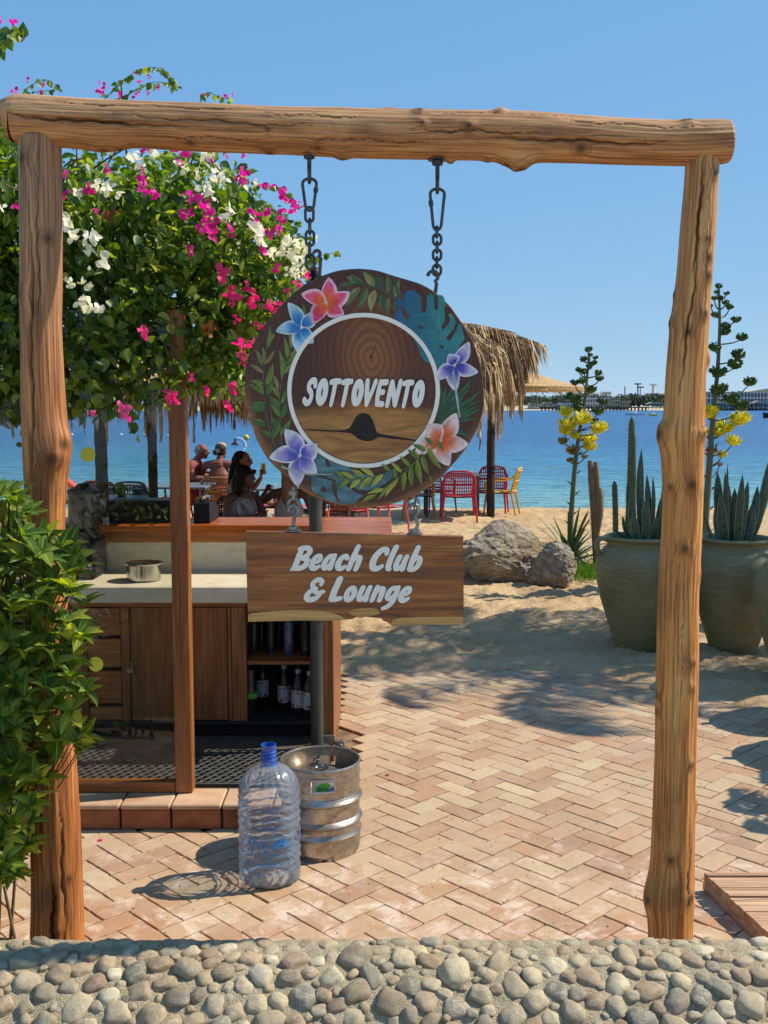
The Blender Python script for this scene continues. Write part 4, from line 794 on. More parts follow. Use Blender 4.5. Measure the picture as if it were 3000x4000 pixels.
    monstera([[(520,1240,50),(520,1350,50),(600,1400,50),(700,1420,40),(760,1400,20)],[(560,1210,40),(640,1280,60),(720,1300,30)],[(520,1190,22),(600,1240,40)],[(600,1330,60),(700,1360,40),(860,1360,10)],[(760,1320,40),(880,1330,22),(960,1270,22)]],
             [[(540,1372,16),(545,1376,16)],[(600,1340,9),(612,1385,11)],[(560,1205,9),(572,1230,12)],[(628,1440,8),(610,1400,9)],[(720,1335,7),(690,1350,12),(730,1380,10),(800,1400,12)],[(610,1325,7),(500,1285,6)]], 460, 1000, 1160, 1470, lambda x, y: mx(tb, (.16, .30, .34), .35 + .4 * math.sin(x * .03 + y * .05)), 'painted_monstera_leaf')
    b1 = []
    for st, side in (([(305,1245),(250,1090),(205,880),(200,700),(240,430)], 0), ([(302,1240),(300,1050),(290,850),(330,650),(440,360)], 1), ([(250,1080),(240,900),(230,760)], 0)):
        b1.append(stem2(st, 3.2, (.10, .12, .05), .0003))
    gA, gB, gC, gD = (.13, .20, .05), (.045, .13, .04), (.26, .20, .09), (.20, .24, .07)
    for a, t, w, ca, cb in [((200,700),(118,650),9,gC,gD),((195,660),(150,560),9,gA,gC),((205,640),(195,545),8,gD,gA),((225,560),(240,425),11,gA,gB),((228,520),(270,470),8,gD,gC),((200,760),(115,745),10,gA,gB),((198,800),(140,740),9,gD,gA),((205,650),(268,565),8,gC,gC),((205,820),(110,760),11,gA,gB),((208,900),(115,910),18,gB,gA),((210,880),(125,880),10,gB,gA),((212,1000),(120,970),14,gB,gA),((235,1070),(185,1030),12,gB,gA),((212,770),(255,640),13,gA,gD),((212,830),(250,730),12,gB,gA),((285,800),(250,700),9,gC,gD),((290,840),(240,770),10,gD,gA),((292,900),(225,830),12,gB,gA),((295,950),(235,870),13,gA,gB),((300,960),(330,860),12,gB,gB),((300,880),(330,790),10,gA,gB),((290,1060),(360,960),13,gA,gB),((290,1040),(240,950),13,gB,gA),((245,1080),(290,960),12,gB,gA),((320,700),(310,600),10,gB,gA),((305,740),(290,560),9,gA,gD),((340,620),(320,490),10,gD,gA),((360,560),(345,430),9,gC,gD),((390,480),(360,370),9,gA,gB),((410,430),(470,370),9,gD,gC),((380,520),(480,430),11,gA,gD),((370,550),(455,490),10,gA,gB),((350,600),(440,530),9,gC,gC),((335,650),(400,560),10,gA,gB),((320,700),(385,620),10,gD,gA),((440,380),(430,300),7,gA,gA)]: b1.append(strip_leaf(a, t, w, ca, cb, .1))
    art_obj('painted_leaf_spray', b1, root)
    fan = []
    for k, (t, w) in enumerate([((1222,760),16),((1255,770),15),((1300,765),17),((1345,745),17),((1410,720),17),((1425,745),14),((1455,800),16),((1462,850),14),((1458,905),15),((1440,960),15),((1450,880),10),((1395,1065),18),((1330,1010),18)]):
        fan.append(strip_leaf((1215, 985), t, w, (.018, .06, .03) if k % 2 else (.035, .12, .05), (.05, .13, .06), .05 * (-1) ** k, k * 2e-5))
    art_obj('painted_fan_leaf', fan, root)
    W = (.74, .70, .66)
    def flower(c, tips, w, inner, mid, core, edge=W, nm='painted_flower'):
        P = []
        for k, t in enumerate(tips):
            q = petal(c, t, w, edge, inner, mid, core)
            P += [([(v[0], v[1], v[2] + k * 6e-5) for v in a], f, cs) for a, f, cs in q]
        return art_obj(nm, P, root)
    flower((425,440), [(345,297),(272,462),(400,585),(490,530),(500,345)], 40, (.45, .62, .72), (.035, .22, .52), (.03, .12, .30), (.55, .66, .70))
    flower((565,300), [(582,155),(702,240),(668,368),(485,422),(420,250)], 46, (.72, .16, .30), (.78, .16, .12), (.66, .16, .02), (.80, .50, .56))
    flower((1300,655), [(1388,520),(1442,695),(1310,805),(1205,740),(1270,590)], 40, (.55, .52, .66), (.16, .13, .48), (.05, .08, .25), (.66, .64, .68))
    b = [stem2([(1285,640),(1310,790),(1335,955)], 9, (.30, .42, .40))]; art_obj('painted_stem', b, root)
    flower((1225,1085), [(1315,928),(1388,1110),(1275,1238),(1075,1165),(1140,1000)], 52, (.78, .62, .60), (.74, .24, .14), (.70, .08, .03), (.80, .66, .64))
    flower((410,1175), [(322,1022),(228,1188),(392,1358),(505,1285),(508,1110)], 52, (.56, .55, .66), (.18, .16, .50), (.06, .12, .35), (.68, .66, .70))
    b = [stem2([(300,1240),(400,1275),(520,1285),(600,1285)], 6, (.34, .40, .36))]
    yg, yd, yl = (.22, .26, .05), (.09, .15, .04), (.42, .42, .10)
    b.append(stem2([(620,1310),(760,1310),(900,1280),(975,1235)], 4, yd, .0003)); b.append(stem2([(800,1430),(950,1330),(1080,1210),(1170,1080)], 4, yd, .0003)); b.append(stem2([(1000,1260),(1100,1200),(1240,1070)], 4, yd, .0003))
    for a, t, w, ca, cb in [((660,1305),(610,1260),9,yg,yd),((720,1308),(640,1270),10,yl,yg),((780,1305),(700,1255),11,yg,yl),((840,1295),(750,1245),11,yl,yg),((700,1315),(625,1365),10,yg,yd),((760,1312),(690,1375),12,yl,yg),((830,1300),(750,1380),12,yg,yl),((890,1285),(820,1365),12,yl,yg),((930,1265),(880,1225),9,yg,yd),((960,1245),(975,1330),9,yd,yg),((850,1405),(765,1450),9,yg,yl),((900,1370),(795,1400),10,yl,yg),((940,1340),(860,1440),10,yg,yd),((980,1310),(900,1420),11,yl,yg),((1020,1270),(1010,1390),12,yg,yd),((1060,1235),(1060,1360),13,yd,yg),((1090,1200),(1120,1350),14,yg,yd),((1120,1170),(1160,1290),13,yd,yg),((1150,1130),(1235,1260),14,yg,yd),((1000,1275),(930,1210),10,yl,yd),((1050,1240),(985,1180),10,yg,yd),((1100,1195),(1030,1140),12,yd,yg),((1140,1150),(1060,1110),12,yd,yg),((1180,1110),(1130,1070),11,yd,yg),((1210,1090),(1240,1150),10,yd,yg),((1160,1290),(1190,1330),6,yd,yg)]: b.append(strip_leaf(a, t, w, ca, cb, .1, .0001))
    art_obj('painted_leaf_spray', b, root)
    # lettering: slanted brush capitals across the middle
    H = 158 * SC; a = dp(420, 886); fit = dict(S=.455, O=.43, T=.43, V=.45, E=.40, N=.50); want = (1142 - 420) * SC / H - .16; tr = (want - sum(fit[c] for c in 'SOTTOVENTO')) / 9
    letters('SOTTOVENTO', a[0] + .0 * H, a[1], H, tr, .16, -.018, root, FY - .0004 - LAY[0], .0045, M['white'], 1.0, fit)
    # screw hooks on the upper edge
    hk = MB(); xl = dp(495, 150); hook(hk, at(689, 607, AY).x, AY, at(689, 607, AY).z, at(676, 548, AY).z, .010, .0055, 1); hk.build('screw_hook', M['iron'], root, True)
    hk = MB(); hook(hk, at(939, 643, AY).x, AY, at(939, 643, AY).z, at(945, 597, AY).z, .0165, .0058, 1); hk.build('screw_hook', M['iron'], root, True)
    for (xx, yy) in ((634, 1072), (893, 1070)):
        hk = MB(); p = at(xx, yy, AY); hk.tube([(p.x, AY, p.z + .03), (p.x, AY, p.z - .012)], .006, 8); hk.tube(ring_pts(.034, .045, 18, 0, p.x, AY, p.z - .03), .0052, 8, closed=True); hk.lathe([(.016, 0), (.016, .012)], (p.x, AY, p.z + .004), 6); hk.build('eye_bolt', M['zinc'], root, True)
    return root
build_round_sign()
build_chain(668, 333, 386, 455, 5, 578, 'left dark iron chain with carabiner, between the log beam and the round sign', 0, True)
build_chain(945, 347, 408, 497, 6, 592, 'right dark iron chain with carabiner and open hook above the round sign', 1, False)
def build_board_sign():
    a = at(532, 1147, AY); b_ = at(1000, 1157, AY); c = at(1000, 1345, AY); d = at(537, 1335, AY); cy = (a.z + d.z) / 2
    root = thing('board_sign', ((a.x + b_.x) / 2, AY, cy), 'rectangular live-edge wooden board reading Beach Club & Lounge, hung below the round sign', 'sign')
    q = lambda x, y: (at(x, y, AY).x, at(x, y, AY).z)
    top = [q(532, 1147), q(700, 1151), q(850, 1154), q(1000, 1158)]
    bot = [(1001, 1343), (985, 1346), (950, 1347), (900, 1347), (860, 1349), (846, 1349), (838, 1342), (828, 1339), (824, 1333), (800, 1331), (790, 1330), (780, 1332), (770, 1331), (760, 1335), (740, 1337), (700, 1338), (650, 1338), (600, 1339), (560, 1340), (537, 1341), (537, 1335)]
    b = MB(); b.prism([top + [q(*p) for p in bot]], AY - .018, AY + .018); o = b.build('board', M['board'], root)
    # pale sapwood along the lower edge (2 mm proud of the board by the planing)
    s1 = [(537, 1340), (537, 1326), (560, 1321), (600, 1317), (650, 1315), (700, 1318), (725, 1324), (745, 1333), (740, 1337), (700, 1338), (650, 1338), (600, 1339)]
    s2 = [(843, 1346), (850, 1337), (870, 1332), (920, 1330), (1000, 1331), (1001, 1343), (985, 1346), (950, 1347), (900, 1347), (860, 1349)]
    s3 = [(752, 1319), (770, 1313), (800, 1311), (815, 1314), (820, 1322), (805, 1327), (785, 1330), (765, 1328)]
    for s in (s1, s2, s3):
        xl, xr = q(537, 1330)[0] + .001, q(999.5, 1335)[0]; P = [(min(xr, max(xl, v[0])), v[1]) for v in catmull([q(*p) for p in s] + [q(*s[0])], 50)[:-1]]; b = MB(); b.prism([P], AY - .0198, AY - .0176); b.build('sapwood_band', M['sapwood'], root)
    W = K * AY / FPX
    def line(text, xa, xb, ybase, capH, tr_sx):
        H = capH * W; w = width(text, 0, tr_sx); want = (xb - xa) * W / H - .30; tr = (want - w) / len(text); p = at(xa, ybase, AY); letters(text, p.x + .10 * H, p.z, H, tr, .32, -.012, root, AY - .0182, .004, M['white'], tr_sx)
    line('Beach Club', 625, 920, 1229, 52, 1.0); line('& Lounge', 650, 896, 1296, 52, 1.0)
    for xx, yt, y1 in ((634, 1147, 1110), (896, 1153, 1108)):
        p = at(xx, yt, AY); z1 = at(xx, y1, AY).z; b = MB(); pts = [(p.x, AY, p.z), (p.x + .010 * (1 if xx > 800 else 0), AY, p.z + (z1 - p.z) * .45)]
        for k in range(10): an = -1.3 + k / 9 * 4.6; pts.append((p.x + .016 * math.cos(an) - (.004 if xx > 800 else 0), AY - .006, z1 + .010 + .019 * math.sin(an)))
        b.tube(pts, .0062, 8); b.lathe([(.013, 0), (.017, .002), (.017, .013), (.012, .015)], (p.x, AY, p.z + .002), 6); b.lathe([(.026, 0), (.026, .003)], (p.x, AY, p.z), 16); b.build('screw_hook', M['zinc'], root, True)
build_board_sign()
# ------------------------------------------------------------------ the bar kiosk
YC = 5.55
def X(d, Y, y=1400): return at(d, y, Y).x
def build_kiosk():
    root = thing('beach_bar', (-1.0, 5.6, 0), 'wooden beach bar kiosk with stone worktop, brown cabinets, varnished bar top and glass side door', 'kiosk')
    b = MB(); b.box((-3.6, 4.60, -.05), (-.290, 6.9, .108)); b.build('floor', simple('kiosk_floor_tile', srgb(96, 84, 70), srgb(70, 60, 50), .8, 9), root)
    tile = simple('glazed_step_tile', srgb(168, 100, 66), srgb(122, 70, 46), .5, 12, bump=.4, rndv=.12); tt = simple('step_top_tile', srgb(206, 176, 142), srgb(180, 138, 104), .6, 9, bump=.3, rndv=.08)
    x = -3.02
    while x < -.30:
        b = MB(); b.bbox((x + .004, 4.572, .002), (x + .224, 4.598, .094), .004); b.build('step_tile', tile, root)
        b = MB(); b.bbox((x + .003, 4.560, .098), (x + .225, 4.768, .122), .006); b.build('step_tile', tt, root); x += .229
    # glass side door
    for x0 in (-.963, -2.02):
        b = MB(); b.bbox((x0, 4.70, .123), (x0 + .078, 4.775, 2.33), .004); b.build('post', M['frame'], root)
    b = MB(); b.bbox((-1.940, 4.705, .124), (-.965, 4.765, .172), .004); b.build('bottom_rail', M['cabx'], root)
    b = MB(); b.box((-1.940, 4.732, .174), (-.965, 4.740, 2.33)); b.build('glass_pane', M['glass'], root)
    for d, y in ((207, 1435), (190, 982)):
        p = at(d, y, 4.73); b = MB(); b.lathe([(.001, 0), (.034, 0), (.034, .002), (.001, .002)], (p.x, 4.729, p.z), 30, 'y', False); b.build('round_sticker', M['sticker'], root)
    # cabinets
    b = MB(); b.box((-2.4, 5.60, .11), (-.33, 5.64, .188)); b.build('toe_kick', M['black'], root)
    b = MB(); b.bbox((-2.4, 5.545, .186), (-.315, 5.62, .205), .003); b.build('bottom_rail', M['darkin'], root)
    b = MB(); b.bbox((-2.4, 5.540, .835), (X(532, YC), 5.60, .858), .003); b.build('top_rail', M['cabx'], root)
    zt = .833
    def stile(d0, d1): b = MB(); b.bbox((X(d0, YC), 5.543, .207), (X(d1, YC), 5.60, zt), .003); b.build('stile', M['cab'], root)
    stile(262.5, 279.5); stile(500.5, 531.5); stile(150, 188); stile(492.8, 499.2)
    def door(d0, d1, hinge=False):
        x0, x1 = X(d0, YC) + .002, X(d1, YC) - .002; b = MB(); b.bbox((x0, 5.555, .209), (x1, 5.585, zt - .003), .004); dd = b.build('cabinet_door', M['cab'], root); return dd, x0, x1
    dd, x0, x1 = door(280, 385); door(386, 492); 
    px = X(281, YC); lk = MB(); lk.bbox((px - .016, 5.525, .475), (px + .016, 5.54, .505), .003); lock = lk.build('padlock', M['zinc'], dd); sh = MB(); sh.tube([(px - .010, 5.532, .505), (px - .010, 5.532, .528), (px, 5.532, .54), (px + .010, 5.532, .528), (px + .010, 5.532, .505)], .003, 6); sh.tube([(px, 5.55, .545), (px, 5.525, .54)], .006, 6); sh.build('hasp', M['zinc'], dd, True)
    for y0, y1 in ((1313, 1373), (1380, 1442), (1449, 1520), (1527, 1572)):
        z1 = at(200, y0, YC).z; z0 = max(.209, at(200, y1, YC).z); b = MB(); b.bbox((X(189, YC), 5.552, z0), (X(261, YC), 5.585, z1 - .002), .004); b.build('drawer', M['cabx'], root)
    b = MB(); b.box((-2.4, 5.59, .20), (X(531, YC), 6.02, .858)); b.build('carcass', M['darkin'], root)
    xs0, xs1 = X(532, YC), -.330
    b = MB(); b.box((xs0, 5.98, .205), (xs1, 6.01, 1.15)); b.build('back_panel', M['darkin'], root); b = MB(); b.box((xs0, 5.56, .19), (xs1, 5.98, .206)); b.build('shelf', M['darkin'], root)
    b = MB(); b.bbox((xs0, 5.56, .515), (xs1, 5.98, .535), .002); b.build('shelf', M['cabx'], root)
    b = MB(); b.bbox((-.328, 5.48, .002), (-.268, 6.40, 1.185), .004); b.build('end_panel', M['frame'], root)
    # stone worktop and splashback
    b = MB(); b.bbox((-2.4, 5.51, .86), (-.330, 6.045, .95), .006); b.build('worktop', M['stone'], root)
    b = MB(); b.bbox((-2.4, 6.047, .86), (-.330, 6.09, 1.122), .004); b.build('splashback', M['stone'], root)
    b = MB(); b.bbox((-2.4, 6.030, 1.124), (-.330, 6.10, 1.186), .004); b.build('apron', M['cabx'], root)
    b = MB(); b.bbox((-2.6, 5.985, 1.188), (-.395, 6.43, 1.226), .006); b.build('bar_top', M['bartop'], root)
    b = MB(); b.bbox((-.392, 5.32, 1.188), (.045, 6.43, 1.226), .006); b.build('bar_top', M['bartop'], root)
    b = MB(); b.box((-3.0, 6.36, .0), (-.33, 6.40, 1.185)); b.build('front_cladding', M['cabx'], root)
    # rubber mat of rings
    b = MB(); p = .045; yy = 4.84; row = 0
    while yy < 5.34:
        xx = -1.9 + (p / 2 if row % 2 else 0)
        while xx < -.34:
            if xx < -1.02 or xx > -.86 or yy > 4.84: b.tube([(xx + p*.47*math.cos(2*math.pi*k/10), yy + p*.47*math.sin(2*math.pi*k/10), .118) for k in range(10)], .0052, 5, closed=True)
            xx += p
        yy += p * .866; row += 1
    b.bbox((-1.93, 4.815, .110), (-.33, 4.826, .128), .003); mo = b.build('rubber_mat', M['rubber'], None, True, loc=(-1.1, 5.1, .11)); tag(mo, 'black perforated rubber floor mat of linked rings inside the bar doorway', 'mat')
    # roof over the bar
    b = MB(); b.box((-4.0, 4.95, 2.22), (-.62, 6.95, 2.27)); b.build('roof', M['straw'], root)
    for x_, y_ in ((-3.9, 6.88), (-.70, 6.80)):
        pass
build_kiosk()
def build_counter_things():
    p = at(311, 1250, 5.72); z = .951
    r = thing('steel_pan', (p.x, 5.72, z), 'round stainless steel pan with a flared rim standing on the stone worktop', 'pan')
    b = MB(); b.lathe([(.001, .001), (.086, .001), (.093, .008), (.094, .088), (.106, .096), (.107, .098), (.104, .098), (.091, .09), (.090, .01), (.001, .006)], r.location, 48, caps=False); b.build('pan_body', M['pan'], r, True)
    b = MB(); b.lathe([(.001, 0), (.089, 0)], (p.x, 5.72, z + .06), 32, caps=False); 
    # napkin box
    p0 = at(421, 1130, 6.05); p1 = at(440, 1130, 6.05)
    r = thing('napkin_box', (p0.x + .04, 6.15, 1.227), 'open black wooden box with crumpled foil wrapping on the bar top', 'box')
    x0, x1 = X(418, 6.06, 1100), X(441, 6.06, 1100) + .01; b = MB(); b.prism([[(6.06, 1.227), (6.40, 1.227), (6.40, 1.300), (6.20, 1.345), (6.06, 1.345)]], x0, x1 + .02)
    b.v = [(v[1], v[0], v[2]) for v in b.v]; b.build('box_body', M['black'], r)
    b = MB(); rr = random.Random(4)
    for k in range(26): c = (rr.uniform(x0 + .01, x1), rr.uniform(6.10, 6.3), 1.345 + rr.uniform(0, .02)); b.add([(c[0] + rr.uniform(-.03, .03), c[1] + rr.uniform(-.03, .03), c[2] + rr.uniform(-.01, .022)) for _ in range(4)], [(0, 1, 2), (0, 2, 3)])
    b.build('foil', M['pan'], r, normals=False)
    # planter
    r = thing('bar_planter', (-1.4, 6.2, 1.227), 'long black planter box with dark leafy plants along the bar top', 'planter'); xa, xb = X(236, 6.1, 1100), X(376, 6.1, 1100)
    b = MB(); b.bbox((xa, 6.08, 1.227), (xb, 6.26, 1.36), .004); b.build('planter_box', M['black'], r)
    # coffee grinder and machine at the left end
    gx = X(176, 5.8, 1060)
    r = thing('coffee_grinder', (gx, 5.82, .951), 'black coffee grinder with smoked cylindrical hopper at the left end of the worktop', 'coffee grinder')
    b = MB(); b.bbox((gx - .085, 5.72, .951), (gx + .085, 5.98, 1.17), .015); b.lathe([(.075, 1.17), (.075, 1.2), (.05, 1.21)], (gx, 5.84, 0), 24); b.build('body', M['black'], r, False)
    b = MB(); b.lathe([(.05, 1.21), (.086, 1.235), (.088, 1.42), (.086, 1.422)], (gx, 5.84, 0), 28, caps=False); b.build('hopper', M['hopper'], r, True)
    b = MB(); b.lathe([(.089, 1.423), (.089, 1.44), (.06, 1.45), (.03, 1.475), (.001, 1.48)], (gx, 5.84, 0), 28, caps=False); b.build('hopper_lid', M['black'], r, True)
    b = MB(); b.tube([(gx + .03, 5.74, 1.10), (gx + .03, 5.66, 1.08)], .02, 10); b.tube([(gx + .06, 5.70, 1.045), (gx + .085, 5.62, 1.05)], .010, 8); b.tube([(gx+.03, 5.66, 1.03), (gx+.10, 5.60, 1.035)], .006, 6); b.build('portafilter', M['pan'], r, True)
    gx2 = X(120, 5.85, 1060); r = thing('coffee_machine', (gx2, 5.8, .951), 'dark coffee machine with chrome taps half hidden behind the left log post', 'coffee machine')
    b = MB(); b.bbox((gx2 - .2, 5.66, 1.0), (gx2 + .10, 6.0, 1.24), .02); b.build('body', M['black'], r); b = MB(); b.bbox((gx2 - .2, 5.64, .965), (gx2 + .10, 5.99, .998), .004); b.build('drip_tray', M['pan'], r)
    for dx in (-.1, .03): b = MB(); b.lathe([(.03, -.04), (.032, 0), (.02, .01)], (gx2 + dx, 5.64, 1.06), 16); b.build('group_head', M['pan'], r, True)
    p = at(205, 1085, 6.15); r = thing('glass_globe', (p.x, 6.2, 1.227), 'small milky glass globe lamp standing on the bar top beside the planter', 'lamp'); b = MB(); b.ball((p.x, 6.2, 1.31), .047, 24, 16); b.build('shade', M['globe'], r, True); b = MB(); b.lathe([(.03, 1.228), (.032, 1.25), (.018, 1.27)], (p.x, 6.2, 0), 20); b.build('base', M['black'], r, True)
    # things on the shelves
    def bottle(d, ybase, Y, label, red=True, h=.30, seed=0):
        zz = .2065; p = at(d, 1500, Y); r = thing('syrup_bottle', (p.x, Y, zz), label, 'bottle', 'syrup bottles on the lower shelf')
        b = MB(); b.lathe([(.001, 0), (.036, 0), (.0375, .006), (.0375, .165), (.030, .19), (.014, .225), (.013, .27), (.0135, .275)], r.location, 28); b.build('glass_body', M['bottleg'], r, True)
        b = MB(); b.lathe([(.0135, .262), (.015, .262), (.015, .298), (.001, .30)], r.location, 20); b.build('cap', M['black'], r, True)
        b = MB(); b.lathe([(.0384, .045), (.0386, .046), (.0386, .140), (.0384, .141)], r.location, 28, caps=False); lb = b.build('label', M['label'], r, True)
        b = MB(); b.lathe([(.0148, .232), (.0160, .233), (.0148, .255)], r.location, 20, caps=False); b.build('neck_label', M['label'], r, True)
        q = random.Random(seed); b = MB(); L = r.location
        for k in range(9 if red else 5):
            an = -math.pi / 2 + q.uniform(-.9, .9); zc = L.z + q.choice([.055, .06, .065, .125, .13]); rad = q.uniform(.004, .0085); vs = [(L.x + .0392 * math.cos(an), L.y + .0392 * math.sin(an), zc)]
            for j in range(8): a2 = an + rad * math.cos(j * math.pi / 4) / .0392; vs.append((L.x + .0392 * math.cos(a2), L.y + .0392 * math.sin(a2), zc + rad * math.sin(j * math.pi / 4)))
            b.add(vs, [(0, 1 + j, 1 + (j + 1) % 8) for j in range(8)])
        b.build('fruit_print', M['redprint'] if red else M['darkin'], lb, normals=False)
    bottle(567, 0, 5.90, 'dark syrup bottle with a white label furthest left and deepest on the lower shelf', False, seed=1); bottle(614, 0, 5.78, 'dark syrup bottle with white fruit label in the middle of the lower shelf', seed=2); bottle(644, 0, 5.68, 'syrup bottle with bright white label and red fruit nearest the shelf front', seed=3); bottle(669, 0, 5.64, 'syrup bottle half hidden by the dark pole on the lower shelf', seed=5)
    p = at(540, 1500, 5.66); r = thing('plastic_tub', (p.x, 5.66, .2065), 'clear ribbed plastic container with bright green lid band on the lower shelf', 'container'); L = r.location
    b = MB(); b.lathe([(.034, 0), (.040, .10), (.042, .105)], L, 24); b.build('tub', M['hopper'], r, True); b = MB(); b.lathe([(.044, .102), (.045, .103), (.045, .130), (.040, .132)], L, 24); b.build('lid', M['green'], r, True); b = MB(); b.lathe([(.036, .133), (.034, .26)], L, 20); b.build('upper_tumbler', M['hopper'], r, True)
    p = at(624, 1400, 5.72); r = thing('shaker_can', (p.x, 5.72, .5355), 'tall printed metal can with black lettering standing on the upper shelf', 'can'); L = r.location
    b = MB(); b.lathe([(.001, 0), (.028, 0), (.030, .004), (.030, .215), (.026, .222), (.001, .224)], L, 28); b.build('can_body', simple('blue_grey_can', srgb(120, 134, 150), srgb(60, 76, 96), .35, 26, metal=.4), r, True)
    cu = bpy.data.curves.new('t', 'FONT'); cu.body = '60'; cu.size = .026; cu.extrude = .0006; cu.align_x = 'CENTER'; to = bpy.data.objects.new('t', cu); COL.objects.link(to); bpy.context.view_layer.update(); me = bpy.data.meshes.new_from_object(to.evaluated_get(bpy.context.evaluated_depsgraph_get())); bpy.data.objects.remove(to); me.materials.clear(); me.materials.append(M['darkin']); o = inst('lettering', me, r, (L.x, L.y - .0312, L.z + .150), (math.pi / 2, 0, 0))
    for k, (d, Y) in enumerate(((548, 5.78), (566, 5.86), (585, 5.76), (603, 5.88), (652, 5.82), (660, 5.70))):
        p = at(d, 1400, Y); b = MB(); b.lathe([(.028, 0), (.031, .15), (.031, .2), (.029, .2), (.027, .006)], (p.x, Y, .5355), 20); o = b.build('tall_glass', M['hopper'], None, True, loc=(p.x, Y, .5355)); tag(o, ['smoky tall glass at the left end of the upper shelf', 'smoky tall glass second from the left on the upper shelf', 'smoky tall glass in the middle of the upper shelf', 'smoky tall glass just left of the printed can', 'smoky tall glass right of the printed can', 'smoky tall glass at the right end of the upper shelf'][k], 'glass', 'tall glasses on the upper shelf')
build_counter_things()
def build_pole():
    c = at(685, 1600, 5.38); x = c.x; r = thing('lamp_pole', (x, 5.38, .0), 'slim dark metal pole with rounded cap behind the two signs at the bar corner', 'pole'); b = MB(); b.lathe([(.034, 0), (.034, 2.52), (.033, 2.525)], (x, 5.38, 0), 24); b.build('pole_shaft', M['polem'], r, True)
    zt = at(685, 600, 5.38).z; b = MB(); b.lathe([(.034, zt - .06), (.040, zt - .05), (.040, zt + .0), (.034, zt + .03), (.022, zt + .05), (.01, zt + .055), (.006, zt + .06), (.006, zt + .09), (.001, zt + .092)], (x, 5.38, 0), 24, caps=False); b.build('pole_cap', M['black'], r, True)
    b = MB(); b.lathe([(.07, .0), (.07, .012), (.04, .014)], (x, 5.38, .108), 20); b.build('base_plate', M['polem'], r, True)
build_pole()
def build_keg_bottle():
    kx, ky = -.275, 4.40; r = thing('beer_keg', (kx, ky, 0), 'scuffed stainless steel beer keg with ribbed sides standing on the brick paving', 'keg'); R0 = .172
    z = lambda f: f
    b = MB(); b.lathe([(R0 - .03, .012), (R0 - .012, .004), (R0 - .002, .014), (R0, .03), (R0, .085), (R0 + .001, .095), (R0 + .008, .107), (R0 + .001, .120), (R0 - .002, .13), (R0 - .002, .152), (R0 + .004, .160), (R0 + .010, .172), (R0 + .004, .184), (R0 - .003, .192), (R0 - .003, .262), (R0 + .003, .270), (R0 + .010, .282), (R0 + .003, .294), (R0 - .001, .30), (R0 - .010, .335), (R0 - .05, .372), (.08, .379), (.045, .381), (.001, .381)], (kx, ky, 0), 72, caps=False); b.build('barrel', M['keg'], r, True)
    # bottom rim with drain notches and top chime with hand holes
    def chime(z0, z1, holes, nm, rad, roll):
        N = 144; rows = 9; b = MB(); V = {}
        def hole(a, t):
            for (ac, aw, t0, t1) in holes:
                da = (a - ac + math.pi) % (2*math.pi) - math.pi
                if abs(da) < aw and t0 < t < t1: return True
            return False
        vs = []
        for q in (0, 1):
            for i in range(rows + 1):
                t = i / rows
                for k in range(N):
                    a = 2*math.pi*k/N; rr = rad - (.003 if q else 0) + .004 * math.sin(t * 3.14) * 0; vs.append((kx + rr * math.cos(a), ky + rr * math.sin(a), z0 + (z1 - z0) * t))
        fs = []; S = N * (rows + 1); H = [[hole(2*math.pi*(k+.5)/N, (i+.5)/rows) for k in range(N)] for i in range(rows)]
        for i in range(rows):
            for k in range(N):
                if H[i][k]: continue
                k2 = (k+1) % N; a, b_, c, d = i*N+k, i*N+k2, (i+1)*N+k2, (i+1)*N+k; fs += [(a, b_, c, d), (S+d, S+c, S+b_, S+a)]
                if H[i][k-1]: fs.append((a, d, S+d, S+a))
                if H[i][k2]: fs.append((c, b_, S+b_, S+c))
                if i > 0 and H[i-1][k]: fs.append((b_, a, S+a, S+b_))
                if i < rows-1 and H[i+1][k]: fs.append((d, c, S+c, S+d))
        b.add(vs, fs)
        if roll: b.tube([(kx + (rad - .001) * math.cos(2*math.pi*k/72), ky + (rad - .001) * math.sin(2*math.pi*k/72), z1) for k in range(72)], .0065, 8, closed=True)
        o = b.build(nm, M['keg'], r, True); return o
    top = chime(.312, .455, [(-math.pi/2 + .12, .30, .30, .72), (math.pi/2 - .05, .30, .30, .72)], 'top_chime', R0 - .002, True)
    chime(.0005, .03, [(-math.pi/2 + .15, .05, -1, .6)], 'foot_ring', R0 - .006, False)
    b = MB(); b.lathe([(.038, .366), (.038, .374), (.030, .376), (.030, .405), (.036, .407), (.036, .418), (.030, .420), (.027, .420), (.025, .408), (.001, .406)], (kx, ky, 0), 32, caps=False); b.build('valve', M['pan'], r, True)
    hb = MB(); an = -math.pi/2 + .12
    for s in (.30, .72):
        zz = .312 + .143 * s; hb.tube([(kx + R0 * math.cos(an + u), ky + R0 * math.sin(an + u), zz) for u in np.linspace(-.28, .28, 14)], .004, 8)
    for s in (-.295, .295): hb.tube([(kx + R0 * math.cos(an + s), ky + R0 * math.sin(an + s), zz2) for zz2 in (.312 + .143*.33, .312 + .143*.5, .312 + .143*.69)], .004, 8)
    hb.build('hand_hole_rim', M['pan'], r, True)
    b = MB(); a0 = an + .02; cx, cy = kx + (R0 - .012) * math.cos(a0), ky + (R0 - .012) * math.sin(a0); b.add([(cx - .028, cy, .352), (cx + .012, cy + .004, .360), (cx + .034, cy, .385), (cx + .016, cy - .004, .400), (cx - .012, cy, .392), (cx - .034, cy, .372)], [(0, 1, 2, 3, 4, 5)]); b.build('green_tag', M['green'], r, normals=False)
    for ch_ in list(r.children): ch_.scale = (1, 1, .855)
    # water bottle
    bx, by = -.462, 4.09; r = thing('water_bottle', (bx, by, 0), 'large empty clear plastic water bottle with blue neck in front of the steel keg', 'water bottle')
    N = 96; prof = []; Z = []; H0 = .40
